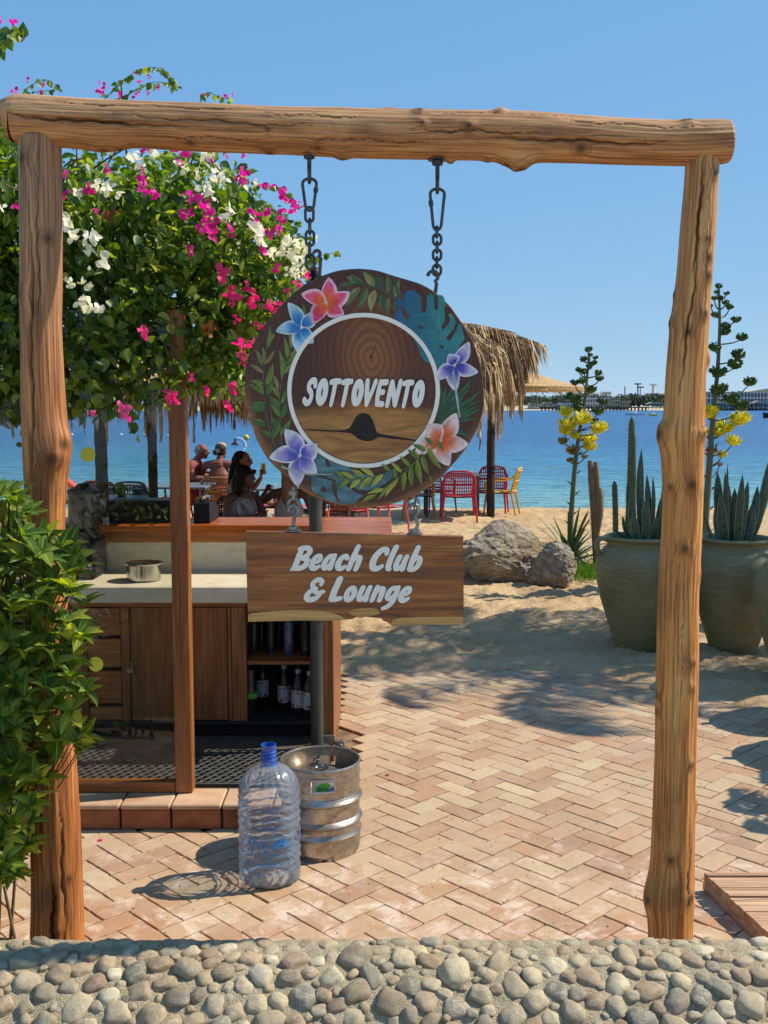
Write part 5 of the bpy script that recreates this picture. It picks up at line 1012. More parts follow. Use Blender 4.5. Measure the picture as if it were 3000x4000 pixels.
    def rr(z, a):
        base = .124
        if z < .012: base = .105 + .019 * math.sin(z / .012 * math.pi / 2)
        if z < .05: base -= .004 * (1 - z / .05) * (math.cos(a * 14) > .3)
        if .05 <= z < .36:
            base += .0042 * math.sin((z - .05) / .31 * 2 * math.pi * 8.5 + (1.1 if math.sin(a * 7 + int((z - .05) / .0365) % 2 * 3.1) > 0 else -.4) * math.sin(a * 7)) - .002
        if z >= .36:
            t = (z - .36) / .118; base = .124 * math.sqrt(max(0, 1 - t ** 1.75 * .93)) if t < 1 else .03; base += .0028 * math.sin(a * 22) * math.sin(min(1, t) * math.pi)
        return base
    zs = list(np.linspace(0, .012, 4)) + list(np.linspace(.018, .36, 86)) + list(np.linspace(.364, .476, 22)); b = MB(); vs = []
    for z in zs:
        for k in range(N): a = 2*math.pi*k/N; q = rr(z, a); vs.append((bx + q*math.cos(a), by + q*math.sin(a), z + .001))
    b.add(vs, [(i*N+k, i*N+(k+1) % N, (i+1)*N+(k+1) % N, (i+1)*N+k) for i in range(len(zs)-1) for k in range(N)])
    base = [(.105, .001), (.085, .006), (.05, .018), (.012, .026), (.001, .026)]; b.lathe(base, (bx, by, 0), 48, caps=False); b.build('bottle_body', M['pet'], r, True)
    b = MB(); b.lathe([(.036, .472), (.031, .480), (.030, .490), (.034, .492), (.034, .497), (.029, .499), (.029, .508), (.0315, .510), (.0315, .514), (.029, .516), (.029, .523), (.0315, .525), (.0315, .529), (.029, .531), (.029, .548), (.0305, .550), (.0305, .556), (.027, .556), (.0265, .49)], (bx, by, 0), 40, caps=False); b.build('neck', M['petblue'], r, True)
    # printed marks: bubbles and a leaping dolphin, wrapped on the side
    def wrap(poly, an0, z0): 
        return [(bx + .1292 * math.cos(an0 + u / .129), by + .1292 * math.sin(an0 + u / .129), z0 + w) for u, w in poly]
    def decal(b, poly, an0, z0):
        L = [[Vector((u, w, 0)) for u, w in poly]]; tri = tessellate_polygon(L); b.add(wrap(poly, an0, z0), [tuple(t) for t in tri])
    q = random.Random(12); b = MB()
    for k in range(44):
        u = q.uniform(-.09, .035) if k < 34 else q.uniform(.05, .1); w = q.uniform(-.03, .035); s = q.uniform(.0025, .0068); decal(b, [(u + s*math.cos(j*math.pi/4), w + s*math.sin(j*math.pi/4)) for j in range(8)], -math.pi/2 + .12, .18)
    tag(b.build('bubble_print', M['bluemark'], r, normals=False), kind='stuff')
    dol = [(-.022, -.012), (-.020, .004), (-.010, .018), (.004, .024), (.012, .022), (.010, .030), (.018, .023), (.027, .014), (.030, .002), (.026, -.004), (.022, .006), (.014, .010), (.004, .006), (.000, -.006), (-.002, -.020), (-.007, -.008), (-.010, .001), (-.015, -.004)]
    b = MB(); decal(b, dol, -math.pi/2 + .37, .183); b.build('dolphin_print', M['bluemark'], r, normals=False)
    b = MB(); decal(b, [(-.006, -.02), (.006, -.016), (.008, .03), (-.002, .034)], -math.pi/2 + 1.20, .20); b.build('violet_print', M['purplemark'], r, normals=False)
    # steel corner bracket on the end panel
    p = at(722, 1600, 5.46); o = MB(); z = p.z; o.bbox((-.335, 5.455, z - .02), (-.262, 5.475, z + .030), .003); o.bbox((-.262, 5.44, z - .05), (-.21, 5.46, z + .004), .004); o.tube([(-.252, 5.435, z - .02), (-.232, 5.435, z - .012), (-.222, 5.435, z - .02), (-.222, 5.435, z - .04)], .005, 8); o = o.build('gate_bracket', M['zinc'], None, False, loc=(-.26, 5.45, z)); tag(o, 'grey steel bracket with a latch hole fixed to the foot of the bar end panel', 'bracket')
build_keg_bottle()
# ------------------------------------------------------------------ leaves
LT = np.array([(0,0,0),(.08,.22,.07),(.28,.38,.11),(.52,.34,.10),(.78,.17,.05),(1,0,-.06),(.78,-.17,.05),(.52,-.34,.10),(.28,-.38,.11),(.08,-.22,.07),(.28,0,0),(.52,0,-.01),(.78,0,-.03)], float)
LF = [(0,10,2,1),(10,11,3,2),(11,12,4,3),(12,5,4),(0,9,8,10),(10,8,7,11),(11,7,6,12),(12,6,5)]
BT = np.array([(0,0,0),(.12,.30,.10),(.40,.48,.20),(.72,.34,.16),(1,0,.05),(.72,-.34,.16),(.40,-.48,.20),(.12,-.30,.10),(.4,0,.02),(.72,0,.03)], float)
BF = [(0,8,2,1),(8,9,3,2),(9,4,3),(0,7,6,8),(8,6,5,9),(9,5,4)]
def scatter_mesh(name, P, D, Nn, S, T, F, mat, parent, kind='stuff', rnd=None, W=1.0):
    P = np.asarray(P); D = np.asarray(D, float); D /= np.linalg.norm(D, axis=1)[:, None]; Nn = np.asarray(Nn, float); Nn -= D * (Nn * D).sum(1)[:, None]; Nn /= np.linalg.norm(Nn, axis=1)[:, None] + 1e-9; B = np.cross(Nn, D)
    S = np.asarray(S)[:, None, None]; V = P[:, None] + S * (T[None, :, 0, None] * D[:, None] + W * T[None, :, 1, None] * B[:, None] + T[None, :, 2, None] * Nn[:, None]); n, m = V.shape[:2]
    off = np.array(root_of(parent).location[:]) if parent is not None else 0; V = (V.reshape(-1, 3) - off)
    me = bpy.data.meshes.new(name); fs = []
    for i in range(n): b = i * m; fs.extend([tuple(b + k for k in f) for f in F])
    me.from_pydata(V.tolist(), [], fs); me.shade_smooth(); r = np.repeat(nr.random(n) if rnd is None else rnd, len(F)); me.attributes.new('rnd', 'FLOAT', 'FACE').data.foreach_set('value', r.astype(np.float32)); me.materials.append(mat)
    o = bpy.data.objects.new(name, me); COL.objects.link(o); o.parent = parent; tag(o, kind=kind); return o
def in_poly(px, py, poly):
    c = np.zeros(len(px), bool); j = len(poly) - 1
    for i in range(len(poly)):
        xi, yi = poly[i]; xj, yj = poly[j]; t = ((yi > py) != (yj > py)) & (px < (xj - xi) * (py - yi) / (yj - yi + 1e-9) + xi); c ^= t; j = i
    return c
def seen_at(P):
    d = P - np.array([0, 0, EYE]); yc = d[:, 1] * CT - d[:, 2] * ST; zc = d[:, 1] * ST + d[:, 2] * CT
    return (1500 + FPX * d[:, 0] / yc) / K, (2000 - FPX * zc / yc) / K
def build_bougainvillea():
    root = thing('bougainvillea', (-1.6, 5.6, .1), 'big bougainvillea with magenta and cream flowers spilling over the bar roof', 'bougainvillea'); r = np.random.default_rng(5)
    poly = [(-260,240),(-40,215),(8,232),(36,300),(130,335),(250,330),(380,320),(470,322),(520,360),(545,420),(600,470),(640,515),(656,590),(640,640),(575,690),(545,760),(520,820),(470,850),(400,845),(330,870),(250,895),(150,890),(60,900),(-260,930)]
    n = 1750; C = np.stack([r.uniform(-3.0, -.25, n), 4.48 + np.abs(r.normal(0, .55, n)) + r.uniform(0, .3, n), r.uniform(1.75, 3.45, n)], 1)
    sx, sy = seen_at(C); ok = in_poly(sx, sy, poly) & ((C[:, 2] > 2.3) | (C[:, 1] < 5.1 + .5 * r.random(n))); C = C[ok]
    thin = (sy[ok] < 400) & (r.random(len(C)) < .35); C = C[~thin]
    P = []; Dd = []; Nn = []; S = []
    for c in C:
        k = r.integers(22, 52); sp = r.uniform(.05, .115); ax = r.normal(0, 1, 3); ax[2] = abs(ax[2]) * .6; 
        q = c + r.normal(0, 1, (k, 3)) * sp * np.array([1, .8, 1.0]); P.append(q); d = r.normal(0, .75, (k, 3)); d[:, 2] -= .75; d[:, 1] -= .25; d[:, 0] += .25; Dd.append(d)
        nn = r.normal(0, .55, (k, 3)); nn[:, 2] += .75; nn[:, 1] -= .45; nn[:, 0] += .3; Nn.append(nn); S.append(r.uniform(.022, .072, k))
    P, Dd, Nn, S = map(np.concatenate, (P, Dd, Nn, S)); sx, sy = seen_at(P); poly2 = [(x + (12 if x > 300 else 0), y) for x, y in poly]; ok = in_poly(sx + r.normal(0, 6, len(sx)), sy + r.normal(0, 8, len(sx)), poly2) & (P[:, 1] > 4.36)
    # keep the view under the canopy open
    ok &= ~((P[:, 2] < 2.2) & (P[:, 1] > 5.7)); pt = (sy < 400) & (sx > 110) & (sx < 500); ok &= ~(pt & (r.random(len(P)) < .42))
    P, Dd, Nn, S = P[ok], Dd[ok], Nn[ok], S[ok]*.92; print('boug leaves', len(P)); h_ = r.random(len(P)) < .5; scatter_mesh('foliage', P[h_], Dd[h_], Nn[h_], S[h_], LT, LF, M['boug'], root); scatter_mesh('foliage', P[~h_], Dd[~h_], Nn[~h_], S[~h_] * 1.08, LT * np.array([1, 1, 2.2]), LF, M['boug'], root, W=.72)
    # woody stems through the bush
    b = MB(); q = random.Random(9)
    for k in range(60):
        a = Vector((q.uniform(-2.4, -.7), q.uniform(5.0, 6.3), q.uniform(2.0, 2.7))); e = a + Vector((q.uniform(-.4, .7), q.uniform(-.9, .1), q.uniform(.1, .8))); m_ = (a + e) / 2 + Vector((q.uniform(-.1, .1), 0, q.uniform(0, .15))); b.tube(catmull([a, m_, e], 9), list(np.linspace(.009, .003, 9)), 5)
    for x in (-3.1,): b.tube([(x, 6.7, 0), (x + .05, 6.6, 1.2), (x + .1, 6.2, 2.4), (x + .3, 5.7, 2.8)], [.035, .03, .025, .015], 8)
    o = b.build('branches', M['bark'], root, True, normals=False); tag(o, kind='stuff')
    # sprigs: thin stem with alternate leaves
    def sprig(pts, Y, nl, size, bits=(), w=.0022):
        P3 = [at(x, y, Y + dy) for x, y, dy in pts]; c = catmull(P3, 24); b = MB(); b.tube(c, list(np.linspace(w, w * .4, 24)), 5); s_ = b.build('sprig', M['bark'], root, True, normals=False)
        k = nl; t = np.linspace(.12, 1, k); pp = np.array([c[min(23, int(u * 23))] for u in t]) + r.normal(0, .004, (k, 3)); d = r.normal(0, .5, (k, 3)); d[:, 2] -= .8; d[:, 0] += np.where(np.arange(k) % 2, .5, -.5); nn = r.normal(0, .4, (k, 3)); nn[:, 1] -= .7; nn[:, 2] += .4
        scatter_mesh('sprig_leaves', pp, d, nn, r.uniform(.6, 1.15, k) * size, LT, LF, M['boug'], s_)
        return s_
    sprig([(-30, 160, 0), (5, 90, 0), (28, 62, 0), (50, 80, 0)], 4.6, 16, .055); sprig([(40, 215, .3), (60, 190, .2), (95, 172, .1), (128, 190, 0)], 4.7, 16, .03); sprig([(35, 225, .3), (75, 200, .2), (118, 195, 0)], 4.7, 12, .034)
    sprig([(225, 215, .3), (262, 178, .2), (305, 150, .1), (352, 150, 0), (381, 190, 0)], 4.8, 30, .036); sprig([(240, 220, .3), (285, 200, .2), (330, 178, .1), (372, 182, 0)], 4.8, 22, .036); sprig([(430, 225, .2), (448, 200, .1), (470, 208, 0), (498, 214, 0)], 4.8, 13, .03)
    sprig([(655, 570, .1), (690, 553, 0), (733, 545, -.05)], 4.9, 9, .042); sprig([(470, 380, 0), (540, 395, 0), (600, 405, 0), (640, 440, -.05)], 4.9, 26, .036); sprig([(500, 420, 0), (560, 450, 0), (610, 470, -.05), (645, 480, 0)], 4.9, 26, .034); sprig([(180, 860, 0), (240, 885, 0), (278, 890, 0), (300, 935, 0)], 4.62, 14, .052); sprig([(60, 860, 0), (110, 900, 0), (150, 960, 0)], 4.62, 14, .055); sprig([(0, 880, 0), (50, 905, 0), (50, 960, 0)], 4.6, 9, .055); sprig([(480, 820, 0), (520, 850, 0), (505, 880, 0)], 4.7, 8, .04)
    # a few long bare shoots
    for pts in ([(165, 320), (168, 360), (178, 410)], [(205, 318), (215, 300), (222, 345)], [(300, 470), (350, 520), (420, 548), (480, 550)], [(130, 380), (150, 350), (200, 340)]): b = MB(); b.tube(catmull([at(x, y, 4.72) for x, y in pts], 10), .0035, 5); b.build('bare_shoot', M['bark'], root, True, normals=False)
    # flowers: clusters of papery bracts
    def variants(mat, nm):
        out = []
        for k in range(6):
            q = np.random.default_rng(60 + k); m = int(q.integers(5, 9)); b = MB()
            for j in range(m):
                d = q.normal(0, 1, 3); d[1] -= .3; d /= np.linalg.norm(d); nn = q.normal(0, 1, 3); nn[2] += .4; nn -= d * nn.dot(d); nn /= np.linalg.norm(nn); bb = np.cross(nn, d); c0 = q.normal(0, .008, 3); s = q.uniform(.024, .036)
                b.add([c0 + s * (t[0] * d + t[1] * bb * .95 + t[2] * nn) for t in BT], BF)
            me = b.mesh(nm, True); me.materials.append(mat); out.append(me)
        return out
    vp = variants(M['pink'], 'pink_flower'); vr = variants(M['rose'], 'pink_flower'); vw = variants(M['cream'], 'cream_flower'); q = random.Random(31)
    def place(lst, vs, nm, flip):
        for (zx, zy, s) in lst:
            x = zx / 1.3272 / K; y = (zy / 1.3272 + 500) / K; Y = 4.33 + q.uniform(-.05, .06); p = at(x, y, Y); inst(nm, q.choice(vs), root, p, (q.uniform(-.7, .7), q.uniform(-.7, .7), q.uniform(0, 6)), (s * q.uniform(.82, 1.05),) * 3)
    pk = [(730,260,1.1),(735,305,1.2),(790,350,1.0),(470,315,1.0),(985,358,1.1),(1055,390,1.0),(1070,430,1.1),(1065,470,.9),(965,450,1.1),(1035,510,1.1),(1075,515,.9),(1120,505,1.0),(1110,550,1.0),(990,628,1.1),(1255,232,1.3),(1380,312,1.1),(1475,340,1.0),(1515,392,1.1),(1528,425,1.0),(1320,443,1.1),(1385,432,.8),(1470,462,1.2),(1450,495,1.0),(1410,548,1.0),(1357,615,1.0),(935,130,1.3),(970,120,.8),(745,105,.7),(650,98,.5),(1190,505,.7),(1190,545,.7),(335,345,.8),(500,425,.6),(85,402,.6),(1265,150,.5),(1170,135,.6),(1090,160,.6),(545,215,.7),(340,230,.6)]
    rs = [(1148,750,1.1),(1160,775,1.0),(1200,835,1.1),(1205,880,1.2),(1270,832,1.0),(1312,870,1.0),(1305,905,1.2),(1425,727,.7),(1400,915,.8),(1450,920,.9),(1430,950,.7),(1490,845,.6),(1540,815,.7),(1590,765,.6),(1220,985,.8),(1345,1030,.8),(1255,1135,1.1),(1262,1155,.9),(1257,1205,1.1),(745,1045,1.1),(1220,1350,1.1),(1060,1362,1.0),(865,1375,1.0),(885,1405,1.0),(1175,1432,1.1),(640,1450,1.0),(660,1485,1.1),(990,1300,.6),(480,1480,.5),(1315,1108,.7)]
    wh = [(690,140,1.2),(730,170,1.0),(800,120,1.0),(1050,140,1.0),(1075,125,.8),(520,310,1.1),(560,330,1.3),(600,345,.8),(395,330,.9),(1130,240,1.1),(1150,275,1.2),(1055,300,1.0),(1085,340,1.0),(1030,230,1.0),(960,200,.9),(920,185,.7),(1185,420,.9),(1180,465,1.0),(345,462,1.0),(340,510,.9),(365,550,1.2),(455,555,1.1),(510,570,1.3),(450,625,1.0),(548,700,1.2),(1320,490,1.2),(1345,510,1.2),(1355,570,1.3),(1330,530,1.0),(1500,590,1.3),(1540,610,1.2),(1570,640,1.1),(1480,640,.9),(1420,660,1.1),(1530,660,1.1),(1565,700,1.1),(1520,720,.9),(1545,760,1.0),(358,808,1.0),(445,815,1.1),(440,905,1.2),(465,930,1.0),(515,940,1.0),(1255,285,.9),(10,420,.9),(1320,285,.6),(1500,740,.7),(1630,570,.5),(1590,650,.6)]
    place(pk, vp, 'pink_flower', 0); place(rs, vr, 'pink_flower', 0); place(wh, vw, 'cream_flower', 0)
    for (x, y, Y, s) in ((28, 52, 4.6, .7), (3, 45, 4.6, .5), (62, 170, 4.7, .45), (95, 185, 4.7, .4), (28, 200, 4.75, .6), (88, 203, 4.75, .5), (213, 195, 4.8, .8), (225, 190, 4.8, .7), (262, 206, 4.8, .6), (300, 175, 4.8, .35), (323, 165, 4.8, .35), (340, 188, 4.8, .5), (295, 205, 4.8, .6), (318, 200, 4.8, .4), (292, 155, 4.8, .3), (352, 155, 4.8, .25), (440, 205, 4.8, .35), (490, 210, 4.8, .45), (503, 205, 4.8, .3)): inst('pink_flower', q.choice(vp), root, at(x, y, Y), (q.uniform(0, 6), q.uniform(0, 6), 0), (s,) * 3)
    # dry clump
    b = MB(); c = at(590, 1, 4.7); 
    for cc in (((1075/1.3272)/K, (1030/1.3272+500)/K), ((570/1.3272)/K, (440/1.3272+500)/K)):
        p = np.array(at(cc[0], cc[1], 4.6)[:]); k = 9; d = r.normal(0, 1, (k, 3)); d[:, 2] -= 1; scatter_mesh('dead_leaves', p + r.normal(0, .015, (k, 3)), d, r.normal(0, 1, (k, 3)), r.uniform(.03, .06, k), BT, BF, M['dryleaf'], root)
build_bougainvillea()
def build_shrub():
    root = thing('leafy_shrub', (-1.35, 3.2, 0), 'dense green shrub with long pointed veined leaves growing in front of the left log post', 'shrub'); q = random.Random(17); r = np.random.default_rng(17)
    ms = []
    for k in range(8):
        rr = random.Random(300 + k); L = 1.0; n = 9; V = []; UV = []; curl = rr.uniform(.12, .42); w = rr.uniform(.17, .225); tw = rr.uniform(-.3, .3); fold = rr.uniform(.25, .55)
        for i in range(n):
            t = i / (n - 1); pr = w * (math.sin(math.pi * t ** .72) ** .85 if 0 < t < 1 else 0.02 * (1 - t))
            for j, qn in enumerate((-1, -.5, 0, .5, 1)):
                x = t * L - curl * .25 * t * t; y = qn * pr + tw * t * t * .12; z = -curl * t * t + abs(qn) * pr * fold + .012 * math.sin(t * 30 + abs(qn) * 2) * abs(qn); V.append((x, y, z)); UV.append((.5 + qn * .5, t))
        me = bpy.data.meshes.new('leaf'); F = [(i*5+j, (i+1)*5+j, (i+1)*5+j+1, i*5+j+1) for i in range(n-1) for j in range(4)]; me.from_pydata(V, [], F); me.shade_smooth(); ul = me.uv_layers.new(name='UVMap'); li = np.zeros(len(me.loops), int); me.loops.foreach_get('vertex_index', li); ul.data.foreach_set('uv', np.array(UV)[li].ravel()); me.materials.append(M['shrub']); ms.append(me)
    poly = [(-240,1090),(-20,1060),(20,1062),(70,1110),(120,1150),(165,1190),(185,1240),(180,1340),(190,1480),(185,1590),(160,1670),(110,1660),(90,1740),(55,1860),(20,1910),(-240,1960)]
    L = []
    tries = 0
    while len(L) < 5200 and tries < 90000:
        tries += 1; Y = q.uniform(2.95, 3.85); dx = q.uniform(-220, 190); dy = q.uniform(1060, 1950)
        if not in_poly(np.array([dx]), np.array([dy]), poly)[0]: continue
        if dx > 30 and Y > 3.26: continue
        if dx > 150 and q.random() < .25: continue
        c = at(dx, dy, Y); k = q.randint(4, 7); a0 = q.uniform(0, 6.3); up = Vector((q.uniform(-.2, .5), q.uniform(-.6, .1), .75)).normalized()
        for j in range(k):
            an = a0 + j * 2.4; tilt = q.uniform(.5, 1.25); U = up.orthogonal().normalized(); W = up.cross(U); d = up * math.cos(tilt) + (U * math.cos(an) + W * math.sin(an)) * math.sin(tilt); d = (d + Vector((.12, -.1, -.12))).normalized(); z = (up - d * up.dot(d)).normalized(); y = z.cross(d); m = Matrix((d, y, z)).transposed(); s = q.uniform(.048, .092); L.append((c, m, s))
    L.sort(key=lambda a: a[0].y - (0 if abs((a[0].x)) < 1.25 else -9))
    vis = [a for a in L if abs(a[0].x) < 1.24]; rest = [a for a in L if abs(a[0].x) >= 1.24]
    for c, m, s in vis[:285]: inst('leaf', q.choice(ms), root, c, m.to_euler(), (s,) * 3)
    b = MB(); uv = []; rn = []
    for c, m, s in vis[285:] + rest:
        me = q.choice(ms); b.add([c + m @ (v.co * s) for v in me.vertices], [tuple(p.vertices) for p in me.polygons]); uv += [(.5 + qn * .5, i / 8) for i in range(9) for qn in (-1, -.5, 0, .5, 1)]; rn += [q.random()] * 32
    o = b.build('inner_leaves', M['shrub'], root, True, normals=False); me = o.data; ul = me.uv_layers.new(name='UVMap'); li = np.zeros(len(me.loops), int); me.loops.foreach_get('vertex_index', li); ul.data.foreach_set('uv', np.array(uv)[li].ravel()); me.attributes.new('rnd', 'FLOAT', 'FACE').data.foreach_set('value', rn); tag(o, kind='stuff'); print('shrub leaves', len(L))
    b = MB()
    for c, m, s in L[::4]: a = Vector((-1.4 + (c.x + 1.4) * .5, max(3.45, c.y), max(.35, c.z - .25))); b.tube(catmull([a, (a + c) / 2 + Vector((0, 0, -.04)), c], 7), list(np.linspace(.0035, .0015, 7)), 5)
    for k in range(6): b.tube([(-1.4 + q.uniform(-.1, .1), 3.6, 0), (-1.4 + q.uniform(-.2, .15), 3.6 + q.uniform(-.1, .1), .8), (-1.4 + q.uniform(-.3, .2), 3.5, 1.4)], [.006, .005, .003], 6)
    o = b.build('stems', M['bark'], root, True, normals=False); tag(o, kind='stuff')
build_shrub()
# ------------------------------------------------------------------ pots, rocks, cacti, agaves
def Z4(x, y): return ((1800 + x / 1.3825) / K, (1000 + y / 1.3825) / K)     # detail-view coordinates (upper right)
def sword_leaf(b, uvs, base, tip, w, bend, n=10, thick=.004):
    base = Vector(base); tip = Vector(tip); d = tip - base; side = Vector((bend[0], bend[1], 0)); u = d.cross(Vector((0, 1, 0))).normalized(); u = (u + Vector((0, random.Random(int(w*1e5)).uniform(-.4, .4), 0))).normalized()
    nn = u.cross(d).normalized(); vs = []
    for i in range(n):
        t = i / (n - 1); c = base + d * t + side * math.sin(math.pi * t * .9); pr = w * (min(1, .55 + t * 1.4) if t < .35 else 1) * (1 if t < .6 else (1 - ((t - .6) / .4) ** 2.2)) + .0004
        for q, z in ((-1, .0), (-.5, .35), (0, .5), (.5, .35), (1, 0)): vs.append(c + u * pr * q - nn * pr * z * .5 * (1 if True else 0)); uvs.append((.5 + q * .5, t))
    b.add(vs, [(i*5+j, i*5+j+1, (i+1)*5+j+1, (i+1)*5+j) for i in range(n-1) for j in range(4)])
def uvbuild(b, uvs, name, mat, parent):
    o = b.build(name, mat, parent, True, normals=False); me = o.data; ul = me.uv_layers.new(name='UVMap'); li = np.zeros(len(me.loops), int); me.loops.foreach_get('vertex_index', li); ul.data.foreach_set('uv', np.array(uvs)[li].ravel()); return o
PROF = [(.0, 0), (.155, .0), (.17, .03), (.205, .14), (.25, .28), (.295, .42), (.322, .54), (.334, .64), (.330, .72), (.305, .79), (.262, .835), (.243, .855), (.240, .872), (.246, .885), (.268, .893), (.276, .903), (.274, .915), (.262, .921), (.246, .918), (.236, .90), (.233, .84), (.22, .80)]
def pot(x, y, z, label, s=1.0, rz=0.0, handles=True):
    r = thing('clay_pot', (x, y, z), label, 'pot', 'large olive green clay pots', rz); b = MB(); b.lathe([(p[0] * s, p[1] * s) for p in PROF], (0, 0, 0), 64, caps=False)
    me = b.mesh('pot_body', True); me.materials.append(M['pot']); inst('pot_body', me, r, r.location); b = MB(); b.lathe([(.001, .84 * s), (.235 * s, .84 * s)], (0, 0, 0), 32, caps=False); me = b.mesh('soil', False); me.materials.append(M['joint']); inst('soil', me, r, r.location)
    if handles:
        for sg in (-1, 1):
            b = MB(); b.tube(catmull([(sg*.25*s, 0, .885*s), (sg*.30*s, 0, .905*s), (sg*.345*s, 0, .885*s), (sg*.352*s, 0, .84*s), (sg*.325*s, 0, .775*s)], 14), .020 * s, 8); me = b.mesh('handle', True); me.materials.append(M['pot']); fixn(me); inst('handle', me, r, r.location)
    return r
def build_pots():
    pot(1.985, 8.1, .0, 'olive clay pot with a side handle, left of the right log post, holding snake plants', .985, .15); pot(2.70, 7.98, -.01, 'olive clay pot right of the right log post with mottled snake plants', 1.0, .1); pot(2.88, 7.12, .0, 'dark olive clay pot cut off by the right edge of the view', .98, .5)
    for x, y, l in ((3.02, 6.35, 'olive clay pot outside the view, its shadow on the bricks behind the log post'), (2.95, 5.72, 'olive clay pot outside the view nearest the wooden deck')): pot(x, y, .0, l, .95)
    def plant(label, Y, tips, base, loc):
        r = thing('snake_plant', loc, label, 'snake plant', 'snake plants in the clay pots'); q = random.Random(int(Y * 100))
        for (tx, ty, w, bend, bx) in tips:
            b = MB(); uv = []; yy = Y + q.uniform(-.12, .12); tp = at(*Z4(tx, ty), yy + q.uniform(-.03, .03)); bs = Vector((at(*Z4(bx, 1560), yy).x, yy, .80)); sword_leaf(b, uv, bs, tp, w, (bend, 0)); uvbuild(b, uv, 'leaf', M['sanse'], r)
    plant('tall dark snake plant with yellow-edged leaves in the left clay pot', 8.1, [(980,1040,.030,-.02,985),(1002,1175,.026,.01,1010),(905,1205,.022,-.02,950),(935,1255,.030,-.03,965),(1075,1300,.030,.03,1020),(1032,1185,.018,.02,1020),(880,1400,.018,-.03,950),(820,1470,.016,.0,945),(1100,1360,.026,.04,1040),(960,1310,.026,0,990),(1060,1400,.026,0,1030),(930,1380,.03,0,960),(1000,1300,.032,0,1000),(1085,1210,.02,.03,1045),(900,1330,.016,.0,955),(1120,1440,.02,.02,1050)], 0, (1.985, 8.1, .83))
    plant('mottled snake plant with broad leaves in the clay pot right of the log post', 8.0, [(1388,1160,.040,-.01,1420),(1440,1120,.012,.0,1440),(1425,1165,.032,.01,1450),(1522,1178,.030,.0,1490),(1552,1213,.030,.0,1500),(1650,1105,.040,.05,1530),(1480,1250,.034,0,1470),(1596,1240,.034,.03,1520),(1310,1270,.014,-.04,1400),(1540,1290,.034,0,1510),(1400,1280,.036,0,1430),(1450,1300,.036,0,1455),(1570,1330,.034,.02,1525),(1380,1340,.02,-.02,1410),(1500,1340,.036,0,1490),(1620,1290,.028,.04,1530),(1330,1400,.014,-.03,1400)], 0, (2.70, 7.98, .83))
build_pots()
def rock(name, label, pts_c, size, seed, flat, Ymap, loc):
    import bmesh
    bm = bmesh.new(); bmesh.ops.create_icosphere(bm, subdivisions=6, radius=1); q = random.Random(seed); planes = [(Vector((q.gauss(0, 1), q.gauss(0, 1), q.gauss(0, .7))).normalized(), q.uniform(.62, .86)) for _ in range(16)]
    for v in bm.verts:
        p = v.co.copy(); 
        for n_, d in planes:
            e = p.dot(n_) - d
            if e > 0: p -= n_ * e * .85
        p *= 1 + .12 * fbm(p.x + seed, p.y, p.z, 5, 1.4) + .05 * fbm(p.x, p.y + seed, p.z, 5, 5) - .05 * abs(fbm(p.x, p.y, p.z + seed, 4, 3)); v.co = Vector((p.x * size[0], p.y * size[1], p.z * size[2]))
    me = bpy.data.meshes.new(name); bm.to_mesh(me); bm.free(); me.shade_smooth(); auto(me, 35); me.materials.append(M['boulder']); o = bpy.data.objects.new(name, me); COL.objects.link(o); o.location = loc; o.rotation_euler = (0, flat, 0); tag(o, label, 'rock', 'boulders on the sand')
rock('boulder', 'large grey-brown boulder with a flat top lying on the sand', None, (.60, .44, .43), 4, .05, 0, (1.27, 11.5, .24)); rock('boulder', 'smaller pale grey jagged boulder leaning against the large one', None, (.30, .26, .31), 13, .35, 0, (1.80, 11.05, .17))
def cactus_column(b, base, top, rad, ribs=9, n=44):
    base = Vector(base); top = Vector(top); vs = []; m = ribs * 4
    for i in range(n):
        t = i / (n - 1); c = base.lerp(top, t) + Vector((.02 * math.sin(t * 3), 0, 0)); rr = rad * (1 - .10 * t) * (1 if t < .93 else math.sqrt(max(0.02, 1 - ((t - .93) / .07) ** 2)))
        for k in range(m): a = 2*math.pi*k/m; q = rr * (1 + .13 * math.cos(a * ribs)); vs.append(c + Vector((q*math.cos(a), q*math.sin(a), 0)))
    b.add(vs, [(i*m+k, i*m+(k+1) % m, (i+1)*m+(k+1) % m, (i+1)*m+k) for i in range(n-1) for k in range(m)] + [tuple((n-1)*m+k for k in range(m))])
def spines(b, base, top, rad, ribs, q, n=34):
    base = Vector(base); top = Vector(top)
    for i in range(n):
        c = base.lerp(top, i / n)
        for k in range(ribs):
            a = 2*math.pi*k/ribs; d = Vector((math.cos(a), math.sin(a), 0)); p = c + d * rad * 1.1 + Vector((.02*math.sin(i/n*3), 0, 0))
            for _ in range(2): e = p + (d + Vector((q.uniform(-.7, .7), q.uniform(-.7, .7), q.uniform(-.5, .7)))) * .022; s = Vector((0, 0, .0014)); b.add([p - s, p + s, e], [(0, 1, 2)])
